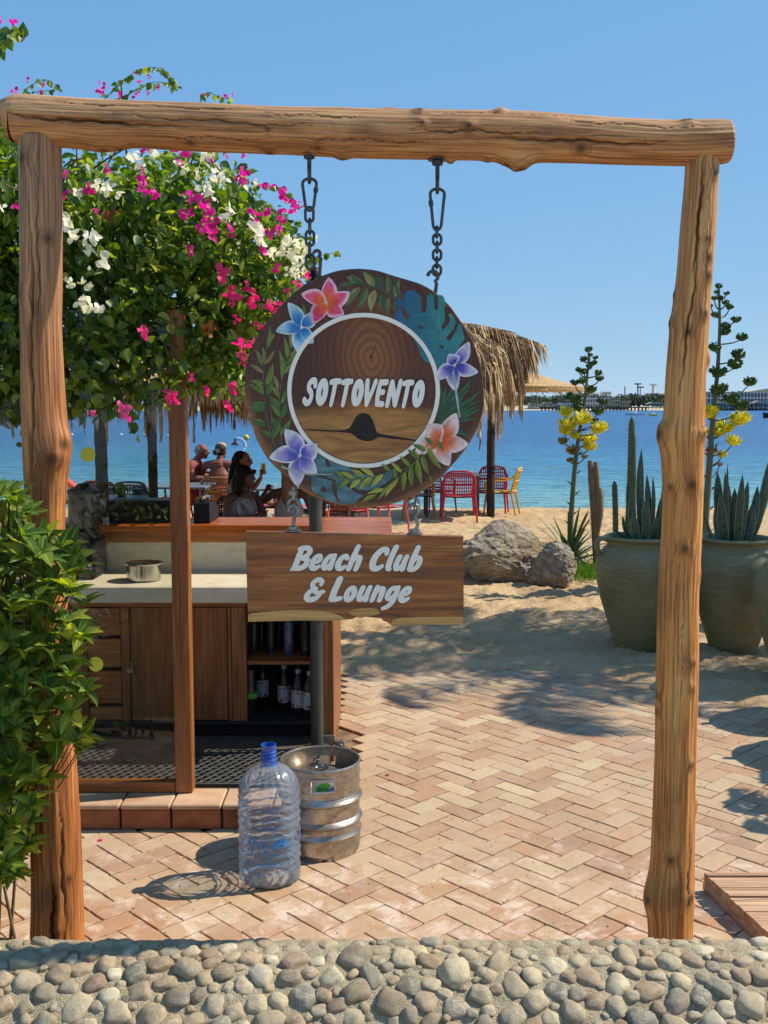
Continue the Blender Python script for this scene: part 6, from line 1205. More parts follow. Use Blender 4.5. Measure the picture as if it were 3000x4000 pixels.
def build_cacti():
    q = random.Random(2); Y = 10.6
    r = thing('column_cactus', (at(*Z4(890, 1500), Y).x, Y, 0), 'tall green ribbed column cactus with two stems behind the left clay pot', 'cactus')
    for (bx, by, tx, ty, rad) in ((885, 1500, 922, 868, .031), (918, 1500, 927, 935, .026)):
        a = at(*Z4(bx, by), Y + (0 if tx < 925 else -.1)); a.z = 0; t = at(*Z4(tx, ty), Y + (0 if tx < 925 else -.1)); b = MB(); cactus_column(b, a, t, rad); o = b.build('stem', M['cactus'], r, True); b = MB(); spines(b, a, t, rad, 9, q, 50); s = b.build('spines', M['spine'], o, normals=False); tag(s, kind='stuff')
    r = thing('column_cactus', (at(*Z4(830, 1500), Y).x, Y, 0), 'short single green column cactus left of the tall one', 'cactus'); a = at(*Z4(828, 1520), Y); a.z = 0; t = at(*Z4(828, 1215), Y); b = MB(); cactus_column(b, a, t, .027); o = b.build('stem', M['cactus'], r, True); b = MB(); spines(b, a, t, .027, 9, q, 24); tag(b.build('spines', M['spine'], o, normals=False), kind='stuff')
    Y = 12.2; r = thing('dried_cactus', (at(*Z4(725, 1500), Y).x, Y, 0), 'withered brown spiny cactus with several stems standing on the sand', 'cactus')
    for (bx, by, tx, ty, rad) in ((728, 1690, 697, 1105, .032), (735, 1560, 728, 1112, .028), (738, 1500, 748, 1255, .034)):
        a = at(*Z4(bx, by), Y); t = at(*Z4(tx, ty), Y); 
        if by == 1690: a.z = -.02
        b = MB(); m_ = a.lerp(t, .5) + Vector((.015, 0, 0)); vs = []; b.tube(catmull([a, m_, t], 20), [rad * (.75 + .5 * min(1, i / 8)) * (1 - .45 * max(0, (i - 15) / 5)) for i in range(20)], 12); o = b.build('stem', M['deadcactus'], r, True); b = MB(); spines(b, a.lerp(t, .3), t, rad, 8, q, 30); tag(b.build('spines', M['spine'], o, normals=False), kind='stuff')
    a = at(*Z4(735, 1490), Y); b = MB(); b.tube(catmull([(a.x + .02, Y, 0), (a.x + .01, Y, .3), a], 8), [.045, .04, .036, .034, .034, .034, .034, .03], 10); b.build('trunk', M['deadcactus'], r, True)
build_cacti()
def cluster_meshes(mat, nm, spiky):
    out = []
    for k in range(4):
        q = random.Random(500 + k); b = MB(); uvn = []
        for _ in range(90 if spiky else 60):
            d = Vector((q.gauss(0, 1), q.gauss(0, 1), q.gauss(.15, .6))).normalized(); c = Vector((d.x, d.y, d.z * .75)); L = q.uniform(.38, .55) if spiky else q.uniform(.28, .38); base = c * .55; e = c * (.55 + L) + Vector((q.uniform(-.05, .05), q.uniform(-.05, .05), L * .5)); w = .055 if spiky else .085; u = d.orthogonal().normalized() * w; v = d.cross(u).normalized() * w
            b.add([base + u, base + v, base - u, base - v, base.lerp(e, .6) + u * 1.3, base.lerp(e, .6) + v * 1.3, base.lerp(e, .6) - u * 1.3, base.lerp(e, .6) - v * 1.3, e], [(0,1,5,4),(1,2,6,5),(2,3,7,6),(3,0,4,7),(4,5,8),(5,6,8),(6,7,8),(7,4,8)])
        b.ball((0, 0, -.02), (.6, .6, .42), 10, 6); me = b.mesh(nm, False); me.materials.append(mat); n = len(me.polygons); me.attributes.new('rnd', 'FLOAT', 'FACE').data.foreach_set('value', [((i // 8) * .37) % 1 for i in range(n)]); out.append(me)
    return out
def build_agaves():
    G = cluster_meshes(M['gclus'], 'bud_cluster', False); Yl = cluster_meshes(M['yclus'], 'flower_cluster', True); B = cluster_meshes(M['bclus'], 'faded_cluster', True); q = random.Random(77)
    def agave(Y, stem, cl, label, r0, r1, grp, z0=0):
        P = [at(*Z4(x, y), Y) for x, y in stem]; base = P[-1].copy(); 
        r = thing('flowering_agave', (base.x, Y, 0), label, 'agave', grp); P[-1].z = 0; b = MB(); c = catmull(P[::-1], 30); b.tube(c, list(np.linspace(r0, r1, 30)), 12); b.build('stalk', M['stalk'], r, True); c = [Vector(v) for v in c]
        for k, v in enumerate(c[2:16]):                     # small bracts along the lower stalk
            b = MB(); s = 1 if k % 2 else -1; b.add([v + Vector((s * r0 * .8, -.02, 0)), v + Vector((s * r0 * .8, -.02, .03)), v + Vector((s * (r0 + .05), -.02, .06))], [(0, 1, 2)]); b.build('bract', M['bark'], r, normals=False)
        u = K * Y / FPX / (1.3825 * K) * 1.0
        for (x, y, s, kind) in cl:
            p = at(*Z4(x, y), Y + q.uniform(-.12, .12)); best = min(c, key=lambda v: abs(v.z - (p.z - .06 - abs(p.x - v.x) * .25))); sc_ = s * u * 1.25
            vs = {'g': G, 'y': Yl, 'b': B}[kind[-1]] if kind != 'yg' else Yl
            br = MB(); m_ = best.lerp(p, .6); m_.z = best.z + (p.z - best.z) * .25; br.tube(catmull([best, m_, p - Vector((0, 0, sc_ * .2))], 8), list(np.linspace(.010 * Y / 11, .005 * Y / 11, 8)), 6); o = br.build('branch', M['stalk'], r, True)
            inst(vs[0].name.split('.')[0], q.choice(vs), r, p, (q.uniform(-.15, .15), q.uniform(-.15, .15), q.uniform(0, 6)), (sc_, sc_, sc_ * 1.05))
        return r, c
    c1 = [(690,507,22,'g'),(700,535,14,'g'),(663,560,22,'g'),(727,550,16,'g'),(715,580,22,'g'),(692,597,18,'g'),(636,617,20,'g'),(664,627,22,'g'),(743,634,22,'g'),(750,663,24,'g'),(615,685,24,'g'),(655,677,26,'g'),(700,722,34,'g'),(583,760,28,'g'),(622,780,34,'g'),(765,788,30,'g'),(632,822,32,'g'),(745,840,34,'g'),(568,848,36,'y'),(655,885,46,'y'),(718,892,26,'g'),(575,912,46,'y'),(572,945,38,'y'),(747,935,42,'y'),(620,973,28,'y'),(690,993,40,'y'),(553,1003,26,'b'),(697,1033,34,'y'),(606,1055,34,'b'),(668,1085,16,'b'),(590,1105,18,'b')]
    r1, _ = agave(12.6, [(690,500),(687,600),(672,760),(655,870),(640,960),(622,1080),(605,1280),(592,1470),(590,1640)], c1, 'flowering agave with yellow heads rising behind the boulders', .038, .010, 'agaves in flower')
    c2 = [(1393,165,20,'g'),(1383,195,16,'g'),(1435,203,16,'g'),(1368,230,16,'g'),(1398,230,20,'g'),(1430,253,20,'g'),(1452,277,22,'g'),(1350,270,12,'g'),(1375,320,24,'g'),(1487,345,27,'g'),(1430,382,28,'g'),(1430,412,28,'g'),(1517,442,32,'g'),(1372,497,34,'g'),(1500,536,38,'g'),(1482,588,40,'g'),(1390,630,46,'g'),(1560,683,36,'g'),(1395,723,48,'g'),(1463,775,44,'g'),(1518,815,40,'g'),(1338,850,46,'y'),(1508,888,50,'y'),(1425,928,46,'y'),(1390,950,42,'y'),(1472,1003,36,'y'),(1335,950,26,'y'),(1355,1053,28,'b'),(1410,1075,24,'y'),(1398,1128,14,'b')]
    r2, _ = agave(10.9, [(1393,165),(1398,300),(1396,450),(1386,620),(1372,780),(1355,950),(1345,1100),(1330,1300),(1318,1480),(1310,1700)], c2, 'taller flowering agave with yellow heads, right of the right log post', .044, .010, 'agaves in flower')
    for r, Y, n in ((r1, 12.6, 60), (r2, 10.9, 36)):
        for k in range(n):
            a = q.uniform(0, 6.28); L = q.uniform(.45, .95); el = q.uniform(.15, 1.2); d = Vector((math.cos(a) * math.cos(el), math.sin(a) * math.cos(el), math.sin(el))); base = Vector((r.location.x, Y, .04)); P = catmull([base, base + d * L * .5, base + d * L - Vector((0, 0, L * .28 * math.cos(el)))], 9); b = MB(); vs = []; side = d.cross(Vector((0, 0, 1))).normalized()
            for i, p in enumerate(P): w = .020 * math.sin(math.pi * (.15 + .85 * i / 8)) + .0006; vs += [Vector(p) - side * w, Vector(p) - Vector((0, 0, w * .4)), Vector(p) + side * w]
            b.add(vs, [(i*3+j, i*3+j+1, (i+1)*3+j+1, (i+1)*3+j) for i in range(8) for j in range(2)]); b.build('leaf', M['agleaf'], r, True, normals=False)
    # a small dark bird on the faded cluster
    p = at(*Z4(587, 998), 12.5); b = MB(); b.ball((0, 0, 0), (.022, .03, .036), 12, 8); b.ball((-.005, 0, .042), (.017, .017, .017), 10, 7); b.tube([(0, 0, -.03), (.012, 0, -.085)], [.012, .007], 6); b.tube([(-.018, 0, .042), (-.034, 0, .040)], [.004, .001], 5); o = b.build('small_bird', M['black'], None, True, loc=(p.x, p.y, p.z)); tag(o, 'tiny dark bird perched on a faded agave flower head', 'bird')
    # grass tuft at its foot
    r = np.random.default_rng(8); n = 2600; P = np.stack([r.normal(2.2, .20, n), r.normal(11.75, .22, n), np.zeros(n) + .02], 1); d = r.normal(0, .35, (n, 3)); d[:, 2] = 1; scatter_mesh('grass_patch', P, d, r.normal(0, 1, (n, 3)), r.uniform(.05, .13, n), np.array([(0,.06,0),(0,-.06,0),(.6,-.04,.02),(.6,.04,.02),(1,0,.08)], float), [(0,1,2,3),(3,2,4)], M['grass'], None); bpy.data.objects['grass_patch']['label'] = 'patch of short bright green grass behind the smaller boulder'
build_agaves()
# ------------------------------------------------------------------ palm umbrella, straw parasol, thatch canopies
def thatch_rnd(o, n, per, q): o.data.attributes.new('rnd', 'FLOAT', 'FACE').data.foreach_set('value', [v for _ in range(n) for v in [q.random()] * per])
def frond(parent, pts, n, Ld, q, spread=.5, w=.011, name='frond', droop=1.0):
    b = MB(); c = [Vector(v) for v in catmull(pts, 40)]; b.tube(c, list(np.linspace(.016, .004, 40)), 5); nb = len(b.f); k = 0; cols = []
    for i in range(n):
        t = .06 + .93 * i / n; f = t * 39; j = min(38, int(f)); p = c[j].lerp(c[j+1], f - j); tg = (c[j+1] - c[j]).normalized(); sd = tg.cross(Vector((0, 0, 1))); sd = sd.normalized() if sd.length > .1 else Vector((0, 1, 0))
        for s in (-1, 1):
            L = Ld * (.55 + .55 * math.sin(math.pi * min(1, t * 1.05))) * q.uniform(.65, 1.15); a0 = (tg * q.uniform(.35, .75) + sd * s * spread * q.uniform(.5, 1.1)).normalized(); e1 = p + a0 * L * .4; e2 = e1 + (a0 * .35 + Vector((q.uniform(-.12, .12), q.uniform(-.1, .1), -droop))).normalized() * L * .65; u = a0.cross(Vector((q.uniform(-1, 1), q.uniform(-1, 1), .6))).normalized() * w * q.uniform(.6, 1.1)
            b.add([p - u * .5, p + u * .5, e1 - u, e1 + u, e1.lerp(e2, .55) - u * .8, e1.lerp(e2, .55) + u * .8, e2], [(0, 1, 3, 2), (2, 3, 5, 4), (4, 5, 6)])
    o = b.build(name, M['thatch'], parent, False, normals=False); me = o.data; m = len(me.polygons); rn = [.2] * nb
    while len(rn) < m: rn += [q.random()] * 3
    me.attributes.new('rnd', 'FLOAT', 'FACE').data.foreach_set('value', rn[:m]); return o
def build_palm_umbrella():
    Y = 17.9; p = at(1060, 1120, Y); r = thing('palm_umbrella', (p.x, Y, -.0), 'shaggy palm frond sunshade on a trunk pole, half hidden behind the round sign', 'sunshade'); q = random.Random(41)
    b = MB(); c = catmull([(p.x, Y, -.1), (p.x - .01, Y, 1.0), (p.x, Y, 2.2), (p.x - .02, Y, 3.1)], 60); b.tube(c, [.068 * (1 + .06 * ((i % 3) == 0)) for i in range(60)], 14); b.build('trunk', M['palmtrunk'], r, True)
    b = MB(); b.tube([(p.x + .07*math.cos(2*math.pi*k/20), Y + .07*math.sin(2*math.pi*k/20), .80 + .006 * k / 20) for k in range(20)], .012, 6, closed=True); b.lathe([(.072, .84), (.073, .90), (.072, .905)], (p.x, Y, 0), 16, caps=False); b.build('strap', M['black'], r, True)
    S = lambda x, y, dy=0: at(1600 / K + x / 2.37 / K, 1200 / K + y / 2.37 / K, Y + dy)
    fr = [[(420,120,-.1),(700,250,-.2),(860,520,-.25),(880,830,-.3)],[(450,150,.3),(750,240,.3),(960,420,.4),(1010,760,.4)],[(430,140,0),(800,200,.1),(1080,290,.2),(1240,350,.3)],[(400,130,-.3),(600,270,-.6),(700,500,-.8),(720,750,-.8)],[(430,150,-.3),(620,350,-.7),(760,600,-.8),(800,900,-.8)],[(450,160,.5),(720,230,.7),(1000,370,.8),(1120,600,.8)],[(600,210,.2),(850,240,.4),(1050,350,.5),(1160,450,.5)],[(420,150,-.2),(520,330,-.6),(580,560,-.8),(640,800,-.9)],[(450,150,-.2),(640,330,-.5),(840,640,-.6),(860,1010,-.6)],[(500,170,0),(760,300,-.1),(930,560,-.1),(980,850,-.1)],[(500,170,.2),(820,280,.2),(1020,480,.2),(1070,780,.2)],[(300,150,.6),(100,280,.6),(-100,600,.6),(-130,900,.5)],[(300,140,-.4),(150,300,-.7),(0,560,-.8),(-60,900,-.8)],[(350,140,-.5),(330,350,-1.1),(330,640,-1.3),(330,900,-1.3)],[(400,140,.8),(420,300,1.2),(450,600,1.4),(450,850,1.4)],[(500,200,0),(800,350,-.3),(880,700,-.4),(860,1080,-.4)],[(560,200,-.1),(730,330,-.4),(800,560,-.5),(820,860,-.5)],[(560,200,.5),(860,300,.6),(1040,540,.6),(1080,880,.6)]]
    for f in fr:
        P = [S(400 + (v[0] - 400) * .93, v[1], v[2]) for v in f]; P[-1].z = max(P[-1].z, 1.5); frond(r, P, 74, .74, q, .5, .0125)
    Yu = 20.0; c = at(1062, 835, Yu); r = thing('straw_parasol', (c.x, Yu, -.1), 'wide flat woven straw beach parasol behind the palm frond sunshade', 'parasol'); b = MB(); R0 = 1.82; b.lathe([(R0, 2.20), (R0 + .01, 2.26), (R0 * .75, 2.36), (R0 * .45, 2.52), (R0 * .2, 2.66), (.03, 2.74)], (c.x, Yu, 0), 64, caps=False); b.lathe([(R0, 2.20), (R0 * .5, 2.42), (.05, 2.62)], (c.x, Yu, 0), 64, caps=False); b.build('straw_canopy', M['straw'], r, True)
    b = MB()
    for _ in range(520): a = q.uniform(0, 6.28); b.tube([(c.x + R0 * .99 * math.cos(a), Yu + R0 * .99 * math.sin(a), 2.24), (c.x + (R0 + .02) * math.cos(a + .01), Yu + (R0 + .02) * math.sin(a), 2.24 - q.uniform(.05, .10))], .006, 3, caps=False)
    tag(b.build('fringe', M['straw'], r, normals=False), kind='stuff'); b = MB(); b.lathe([(.035, -.1), (.035, 2.6)], (c.x, Yu, 0), 12); b.build('parasol_pole', M['bark'], r, True)
build_palm_umbrella()
def build_canopy(cx, cy, zr, za, rad, label, pr, seed, lean=0.0):
    r = thing('thatch_umbrella', (cx, cy, 0), label, 'thatch umbrella', 'thatched umbrellas behind the bar'); q = random.Random(seed)
    b = MB(); b.tube(catmull([(cx, cy, 0), (cx + .01, cy, 1.2), (cx + lean, cy, za - .1)], 40), [pr * (1 + .07 * (i % 3 == 0)) for i in range(40)], 12); b.build('trunk', M['palmtrunk'], r, True)
    b = MB(); b.lathe([(rad, zr), (rad * .55, (zr * .5 + za * .5)), (.05, za)], (cx, cy, 0), 40, caps=False); b.lathe([(rad * .98, zr - .03), (.05, za - .12)], (cx, cy, 0), 40, caps=False); b.build('thatch_roof', M['straw'], r, True)
    b = MB(); rn = []
    for _ in range(3000):
        a = q.uniform(0, 6.28); t = q.uniform(.15, 1.0) if q.random() < .35 else 1.0; rr = rad * t; z0 = zr + (za - zr) * (1 - t) + .02; p = Vector((cx + rr * math.cos(a), cy + rr * math.sin(a), z0)); L = q.uniform(.12, .40) * (1.25 if math.sin(a * 5 + seed) > .2 else .6); o = Vector((math.cos(a), math.sin(a), 0)); e = p + o * (.05 + (1 - t) * .2) + Vector((q.uniform(-.05, .05), q.uniform(-.05, .05), -L)); u = Vector((-math.sin(a), math.cos(a), 0)) * .010; m_ = p.lerp(e, .5) + o * .03; b.add([p - u, p + u, m_ - u, m_ + u, e], [(0, 1, 3, 2), (2, 3, 4)]); rn += [q.random()] * 2
    o = b.build('fringe', M['thatch'], r, normals=False); o.data.attributes.new('rnd', 'FLOAT', 'FACE').data.foreach_set('value', rn); tag(o, kind='stuff')
    for k in range(14):                                   # hanging dead fronds, bunched
        a = 2 * math.pi * k / 14 + q.uniform(-.15, .15); p = Vector((cx + rad * .93 * math.cos(a), cy + rad * .93 * math.sin(a), zr + .03)); o = Vector((math.cos(a), math.sin(a), 0)); frond(r, [p, p + o * .12 + Vector((0, 0, -.12)), p + o * .14 + Vector((0, 0, -.32)), p + o * .14 + Vector((0, 0, -q.uniform(.4, .62)))], 16, .16, q, .35, .010, 'hanging_frond')
c = at(328, 1000, 12.4); build_canopy(c.x, 12.4, 2.13, 2.75, 2.25, 'thatched umbrella on a slim dark trunk nearest the wooden door post', .055, 5)
c = at(217, 1000, 11.6); build_canopy(c.x, 11.6, 2.12, 2.7, 1.9, 'thatched umbrella on a thicker dark trunk next to the left log post', .068, 9)
c = at(690, 1000, 10.4); build_canopy(c.x, 10.4, 2.10, 2.62, 1.58, 'thatched umbrella hidden behind the round sign, its ragged fringe showing at left of it', .045, 3)
# ------------------------------------------------------------------ chairs and tables
def chair_proto(kind, mat):
    r = thing('beach_chair', (0, 0, 0), 'x', 'chair'); hw = .27
    def bar(nm, pts, rad, parent=r, n=6): b = MB(); b.tube(catmull(pts, 9), rad, n); return b.build(nm, mat, parent, True)
    if kind == 'arm':
        for sx in (-1, 1):
            bar('leg', [(sx*.25, -.22, .44), (sx*.275, -.25, .22), (sx*.285, -.27, 0)], [.024, .022, .020, .019, .018, .017, .016, .016, .015]); bar('leg', [(sx*.25, .20, .44), (sx*.275, .25, .22), (sx*.29, .29, 0)], [.024, .022, .020, .019, .018, .017, .016, .016, .015])
            b = MB(); P = [(sx*.265, -.24, .62), (sx*.285, -.05, .645), (sx*.28, .16, .66), (sx*.24, .24, .74)]; c = catmull(P, 12); b.tube(c, .022, 6, flat=.5); b.tube(catmull([(sx*.262, -.24, .62), (sx*.262, -.25, .53), (sx*.25, -.22, .43)], 6), .020, 6); b.build('armrest', mat, r, True)
        b = MB(); G = [[(x, y, .445 - .02 * math.cos(x * 5) + .012 * (y + .2)) for x in np.linspace(-.25, .25, 9)] for y in np.linspace(-.25, .22, 7)]; b.grid(G); b.grid([[(x, y, z - .022) for x, y, z in row] for row in G]); b.tube([G[0][i] for i in range(9)], .014, 6); b.build('seat', mat, r, True)
        back = lambda u, v: (u * (.25 - .015 * v), .20 + .10 * v + .035 * (1 - u * u), .44 + .40 * v)
        b = MB(); rim = [back(-1, 0), back(-1.06, .3), back(-1.02, .7), back(-.82, .97), back(-.4, 1.03), back(.4, 1.03), back(.82, .97), back(1.02, .7), back(1.06, .3), back(1, 0)]; b.tube(catmull(rim, 28), .017, 6); b.tube([back(u, .06) for u in np.linspace(-1, 1, 8)], .018, 6); b.tube([back(u, .93) for u in np.linspace(-.85, .85, 8)], .030, 6, flat=.5); fr = b.build('backrest', mat, r, True)
        b = MB()
        for k in range(13):
            u = -.9 + 1.8 * k / 12; b.tube([back(u, 0.05), back(u, .5), back(u * .96, .95)], .0085, 4)
        for v in (.2, .34, .48, .62, .76): b.tube([back(u, v) for u in np.linspace(-1, 1, 8)], .0085 if v != .48 else .02, 4)
        tag(b.build('back_lattice', mat, fr, True), kind='stuff')
    else:                                                  # solid shell chair
        for sx in (-1, 1):
            bar('leg', [(sx*.20, -.18, .44), (sx*.24, -.24, .2), (sx*.25, -.26, 0)], .014); bar('leg', [(sx*.20, .18, .44), (sx*.23, .24, .2), (sx*.24, .28, 0)], .014)
        b = MB(); G = []
        for j in range(10):
            v = j / 9; row = []
            for i in range(11):
                u = i / 10 * 2 - 1; hgt = (.30 * (1 - .45 * abs(u) ** 3) if True else 0); row.append((u * (.25 + .02 * v), .19 + .12 * v - .16 * abs(u) ** 2.2 * (1 - .2 * v), .44 + (.36 - .10 * abs(u) ** 3) * v))
            G.append(row)
        b.grid(G); b.grid([[(x * .97, y - .02, z) for x, y, z in row] for row in G]); b.tube(G[-1], .012, 6); b.build('shell_back', mat, r, True); b = MB(); G = [[(x, y, .44) for x in np.linspace(-.24, .24, 5)] for y in np.linspace(-.24, .20, 5)]; b.grid(G); b.grid([[(x, y, z - .025) for x, y, z in row] for row in G]); b.build('seat', mat, r, True)
    return r
PROTO = {}
def chair(kind, col, x, y, rz, label, grp, z=0.0):
    k = (kind, col)
    if k not in PROTO: PROTO[k] = chair_proto(kind, M[col]); o = PROTO[k]
    else: o = copy_tree(PROTO[k])
    o.location = (x, y, z); o.rotation_euler = (0, 0, rz); tag(o, label, 'chair', grp); return o
def table(cx, cy, w, d, label, z=.75, slats=0, leg=.025, legm='tableleg'):
    r = thing('beach_table', (cx, cy, 0), label, 'table', 'beach tables'); 
    if slats:
        for k in range(slats): x0 = cx - w/2 + w * k / slats; b = MB(); b.bbox((x0 + .006, cy - d/2, z - .022), (x0 + w/slats - .006, cy + d/2, z), .003); b.build('slat', M['tabletop'], r)
        b = MB(); b.box((cx - w/2, cy - d/2 - .012, z - .05), (cx + w/2, cy - d/2 - .001, z - .002)); b.build('apron', M['black'], r)
    else: b = MB(); b.bbox((cx - w/2, cy - d/2, z - .03), (cx + w/2, cy + d/2, z), .004); b.build('tabletop', M['tabletop'], r)
    for sx in (-1, 1):
        for sy in (-1, 1): b = MB(); b.bbox((cx + sx*(w/2 - .04) - leg, cy + sy*(d/2 - .04) - leg, -.02), (cx + sx*(w/2 - .04) + leg, cy + sy*(d/2 - .04) + leg, z - .031), .003); b.build('leg', M[legm], r)
    return r
def build_terrace():
    g1 = 'moulded chairs by the palm frond sunshade'; g2 = 'chairs round the shaded tables behind the bar'; pi = math.pi
    Xa = lambda d, Y: at(d, 1100, Y).x
    table(Xa(975, 18.0), 18.15, .95, .8, 'small dark table with red chairs around it beside the palm trunk pole')
    chair('arm', 'red', Xa(990, 17.5), 17.45, pi, 'red armchair seen from behind at the small table, nearest the camera', g1); chair('arm', 'red', Xa(1060, 18.8), 18.75, .15 - .35, 'red armchair on the far side of the small table, behind the palm trunk pole', g1, -.03); chair('arm', 'red', Xa(940, 18.9), 18.9, .5, 'red armchair on the far left of the small table, partly behind the round sign', g1, -.03)
    chair('arm', 'yellow', Xa(1083, 18.2), 18.2, -pi/2 - .25, 'yellow armchair facing left beside the palm trunk pole', g1); chair('arm', 'tan', Xa(905, 17.6), 17.6, pi/2, 'tan armchair behind the lower edge of the round sign', g1)
    p = at(989, 1030, 18.1); b = MB(); b.lathe([(.001, 0), (.05, 0), (.055, .10), (.048, .10), (.045, .01)], (0, 0, 0), 16); o = b.build('ashtray_cup', M['black'], None, True, loc=(p.x, 18.1, .752)); o.location = (p.x, 18.1, .752); o.data.transform(Matrix.Translation((p.x, 18.1, .752))) if False else None; tag(o, 'small black cup standing on the table with red chairs', 'cup')
    chair('arm', 'coral', Xa(828, 15.6), 15.6, pi * .8, 'coral armchair just below the round sign, one leg showing beside the bar top', g2); chair('arm', 'coral', Xa(755, 15.0), 15.0, pi, 'coral armchair behind the black lamp pole', g2); chair('arm', 'brownp', Xa(712, 14.2), 14.2, pi, 'brown lattice armchair beside the black lamp pole', g2)
    # shaded tables on the left
    table(Xa(345, 15.6), 15.6, 1.55, 1.0, 'grey topped table between the two dark trunk poles'); table(Xa(215, 13.4), 13.4, 1.25, .8, 'slatted grey table nearest the bar, left of the wooden door post', slats=13); table(Xa(655, 15.2), 15.2, 1.5, .9, 'grey table between the woman with sunglasses and the round sign'); table(Xa(455, 16.6), 16.75, .75, .8, 'small table between the two men')
    chair('shell', 'coral', Xa(232, 16.2), 16.0, pi - .2, 'coral shell chair behind the grey table near the left trunk', g2); chair('shell', 'coral', Xa(190, 16.4), 16.3, pi/2 + .2, 'coral shell chair furthest left, side on', g2); chair('arm', 'brownp', Xa(365, 16.8), 16.8, -pi/2 - .4, 'brown curved lattice chair left of the door post', g2)
    chair('arm', 'darkp', Xa(270, 14.3), 14.3, 0.0, 'dark chair tucked under the slatted table, right side', g2); chair('arm', 'darkp', Xa(207, 14.4), 14.35, 0.1, 'dark chair at the left end of the slatted table', g2); chair('arm', 'darkp', Xa(352, 14.2), 14.1, pi * .7, 'dark chair beside the wooden door post', g2)
    chair('arm', 'tan', Xa(477, 16.0), 15.95, pi, 'tan chair under the man with the backwards cap', g2); chair('shell', 'red', Xa(590, 15.5), 15.6, -pi/2 - .2, 'red shell chair right of the raised beer glass', g2); chair('arm', 'darkp', Xa(516, 12.5), 12.6, pi, 'dark chair under the woman with sunglasses', g2); chair('arm', 'coral', Xa(655, 13.2), 13.2, pi * .6, 'coral chair next to the fair-haired woman', g2)
    q = random.Random(3)
    p = at(262, 1072, 13.4); r = thing('table_plant', (p.x, 13.4, .75), 'small dark potted plant on the slatted table', 'plant'); b = MB(); b.lathe([(.05, 0), (.06, .07)], (p.x, 13.4, .75), 16); b.build('plant_pot', M['black'], r, True); rr = np.random.default_rng(2); n = 60; scatter_mesh('plant_leaves', np.array([p.x, 13.4, .84]) + rr.normal(0, .04, (n, 3)), rr.normal(0, 1, (n, 3)), rr.normal(0, 1, (n, 3)), rr.uniform(.03, .06, n), LT, LF, M['boug'], r)
    r = bpy.data.objects['bar_planter']; n = 160; rr = np.random.default_rng(12); xa, xb = X(236, 6.1, 1100), X(376, 6.1, 1100); P = np.stack([rr.uniform(xa, xb, n), rr.uniform(6.03, 6.25, n), rr.uniform(1.25, 1.35, n)], 1); scatter_mesh('plants', P, rr.normal(0, 1, (n, 3)) + [0, -.3, -.2], rr.normal(0, 1, (n, 3)), rr.uniform(.02, .05, n), LT, LF, M['agleaf'], r)
build_terrace()
# ------------------------------------------------------------------ people
def blob(b, c, r, seg=14, rot=None):
    v0 = len(b.v); b.ball((0, 0, 0), r, seg, max(6, seg * 2 // 3)); m = Matrix(rot) if rot else None
    for i in range(v0, len(b.v)): p = Vector(b.v[i]); p = (m @ p if m else p) + Vector(c); b.v[i] = tuple(p)
def limb(b, pts, rad, n=12, flat=1.0, k=12):
    P = catmull(pts, k); rr = np.interp(np.linspace(0, len(rad) - 1, k), range(len(rad)), rad); b.tube(P, list(rr), n, flat=flat); blob(b, P[0], (rr[0],) * 3, 10); blob(b, P[-1], (rr[-1],) * 3, 10)
def fuse(b, name, mat, parent, vox, sm=4):
    me = b.mesh(name, True); fixn(me); o = bpy.data.objects.new('tmp', me); COL.objects.link(o); m = o.modifiers.new('r', 'REMESH'); m.mode = 'VOXEL'; m.voxel_size = vox; s = o.modifiers.new('s', 'SMOOTH'); s.iterations = sm; s.factor = .5
    bpy.context.view_layer.update(); dg = bpy.context.evaluated_depsgraph_get(); m2 = bpy.data.meshes.new_from_object(o.evaluated_get(dg)); bpy.data.objects.remove(o); m2.name = name; m2.materials.clear(); m2.materials.append(mat); m2.shade_smooth(); c = bpy.data.objects.new(name, m2); COL.objects.link(c); c.parent = parent; return c
def hand(b, w, d, side, grip=False, curl=.5, s=1.0):
    # w wrist, d pointing direction, side = direction of the thumb
    d = Vector(d).normalized(); sd = Vector(side); sd = (sd - d * sd.dot(d)).normalized(); n = d.cross(sd); w = Vector(w); pc = w + d * .045 * s
    limb(b, [w, pc, w + d * .085 * s], [.024*s, .033*s, .034*s], 10, .5)
    for k, L in enumerate((.068, .078, .073, .058)):
        a = w + d * .085 * s + sd * (.027 - .018 * k) * s; c = curl * (1.3 if grip else .7); f1 = a + (d * math.cos(c) + n * math.sin(c)) * L * .5 * s; f2 = f1 + (d * math.cos(c * 2.2) + n * math.sin(c * 2.2)) * L * .5 * s; limb(b, [a - d * .01 * s, f1, f2], [.0095*s, .0088*s, .0075*s], 7, 1, 6)
    t0 = w + d * .03 * s + sd * .025 * s; limb(b, [t0, t0 + (d * .5 + sd * .8 + n * .3).normalized() * .035 * s, t0 + (d * .9 + sd * .5 + n * .6).normalized() * .062 * s], [.012*s, .011*s, .009*s], 7, 1, 6)
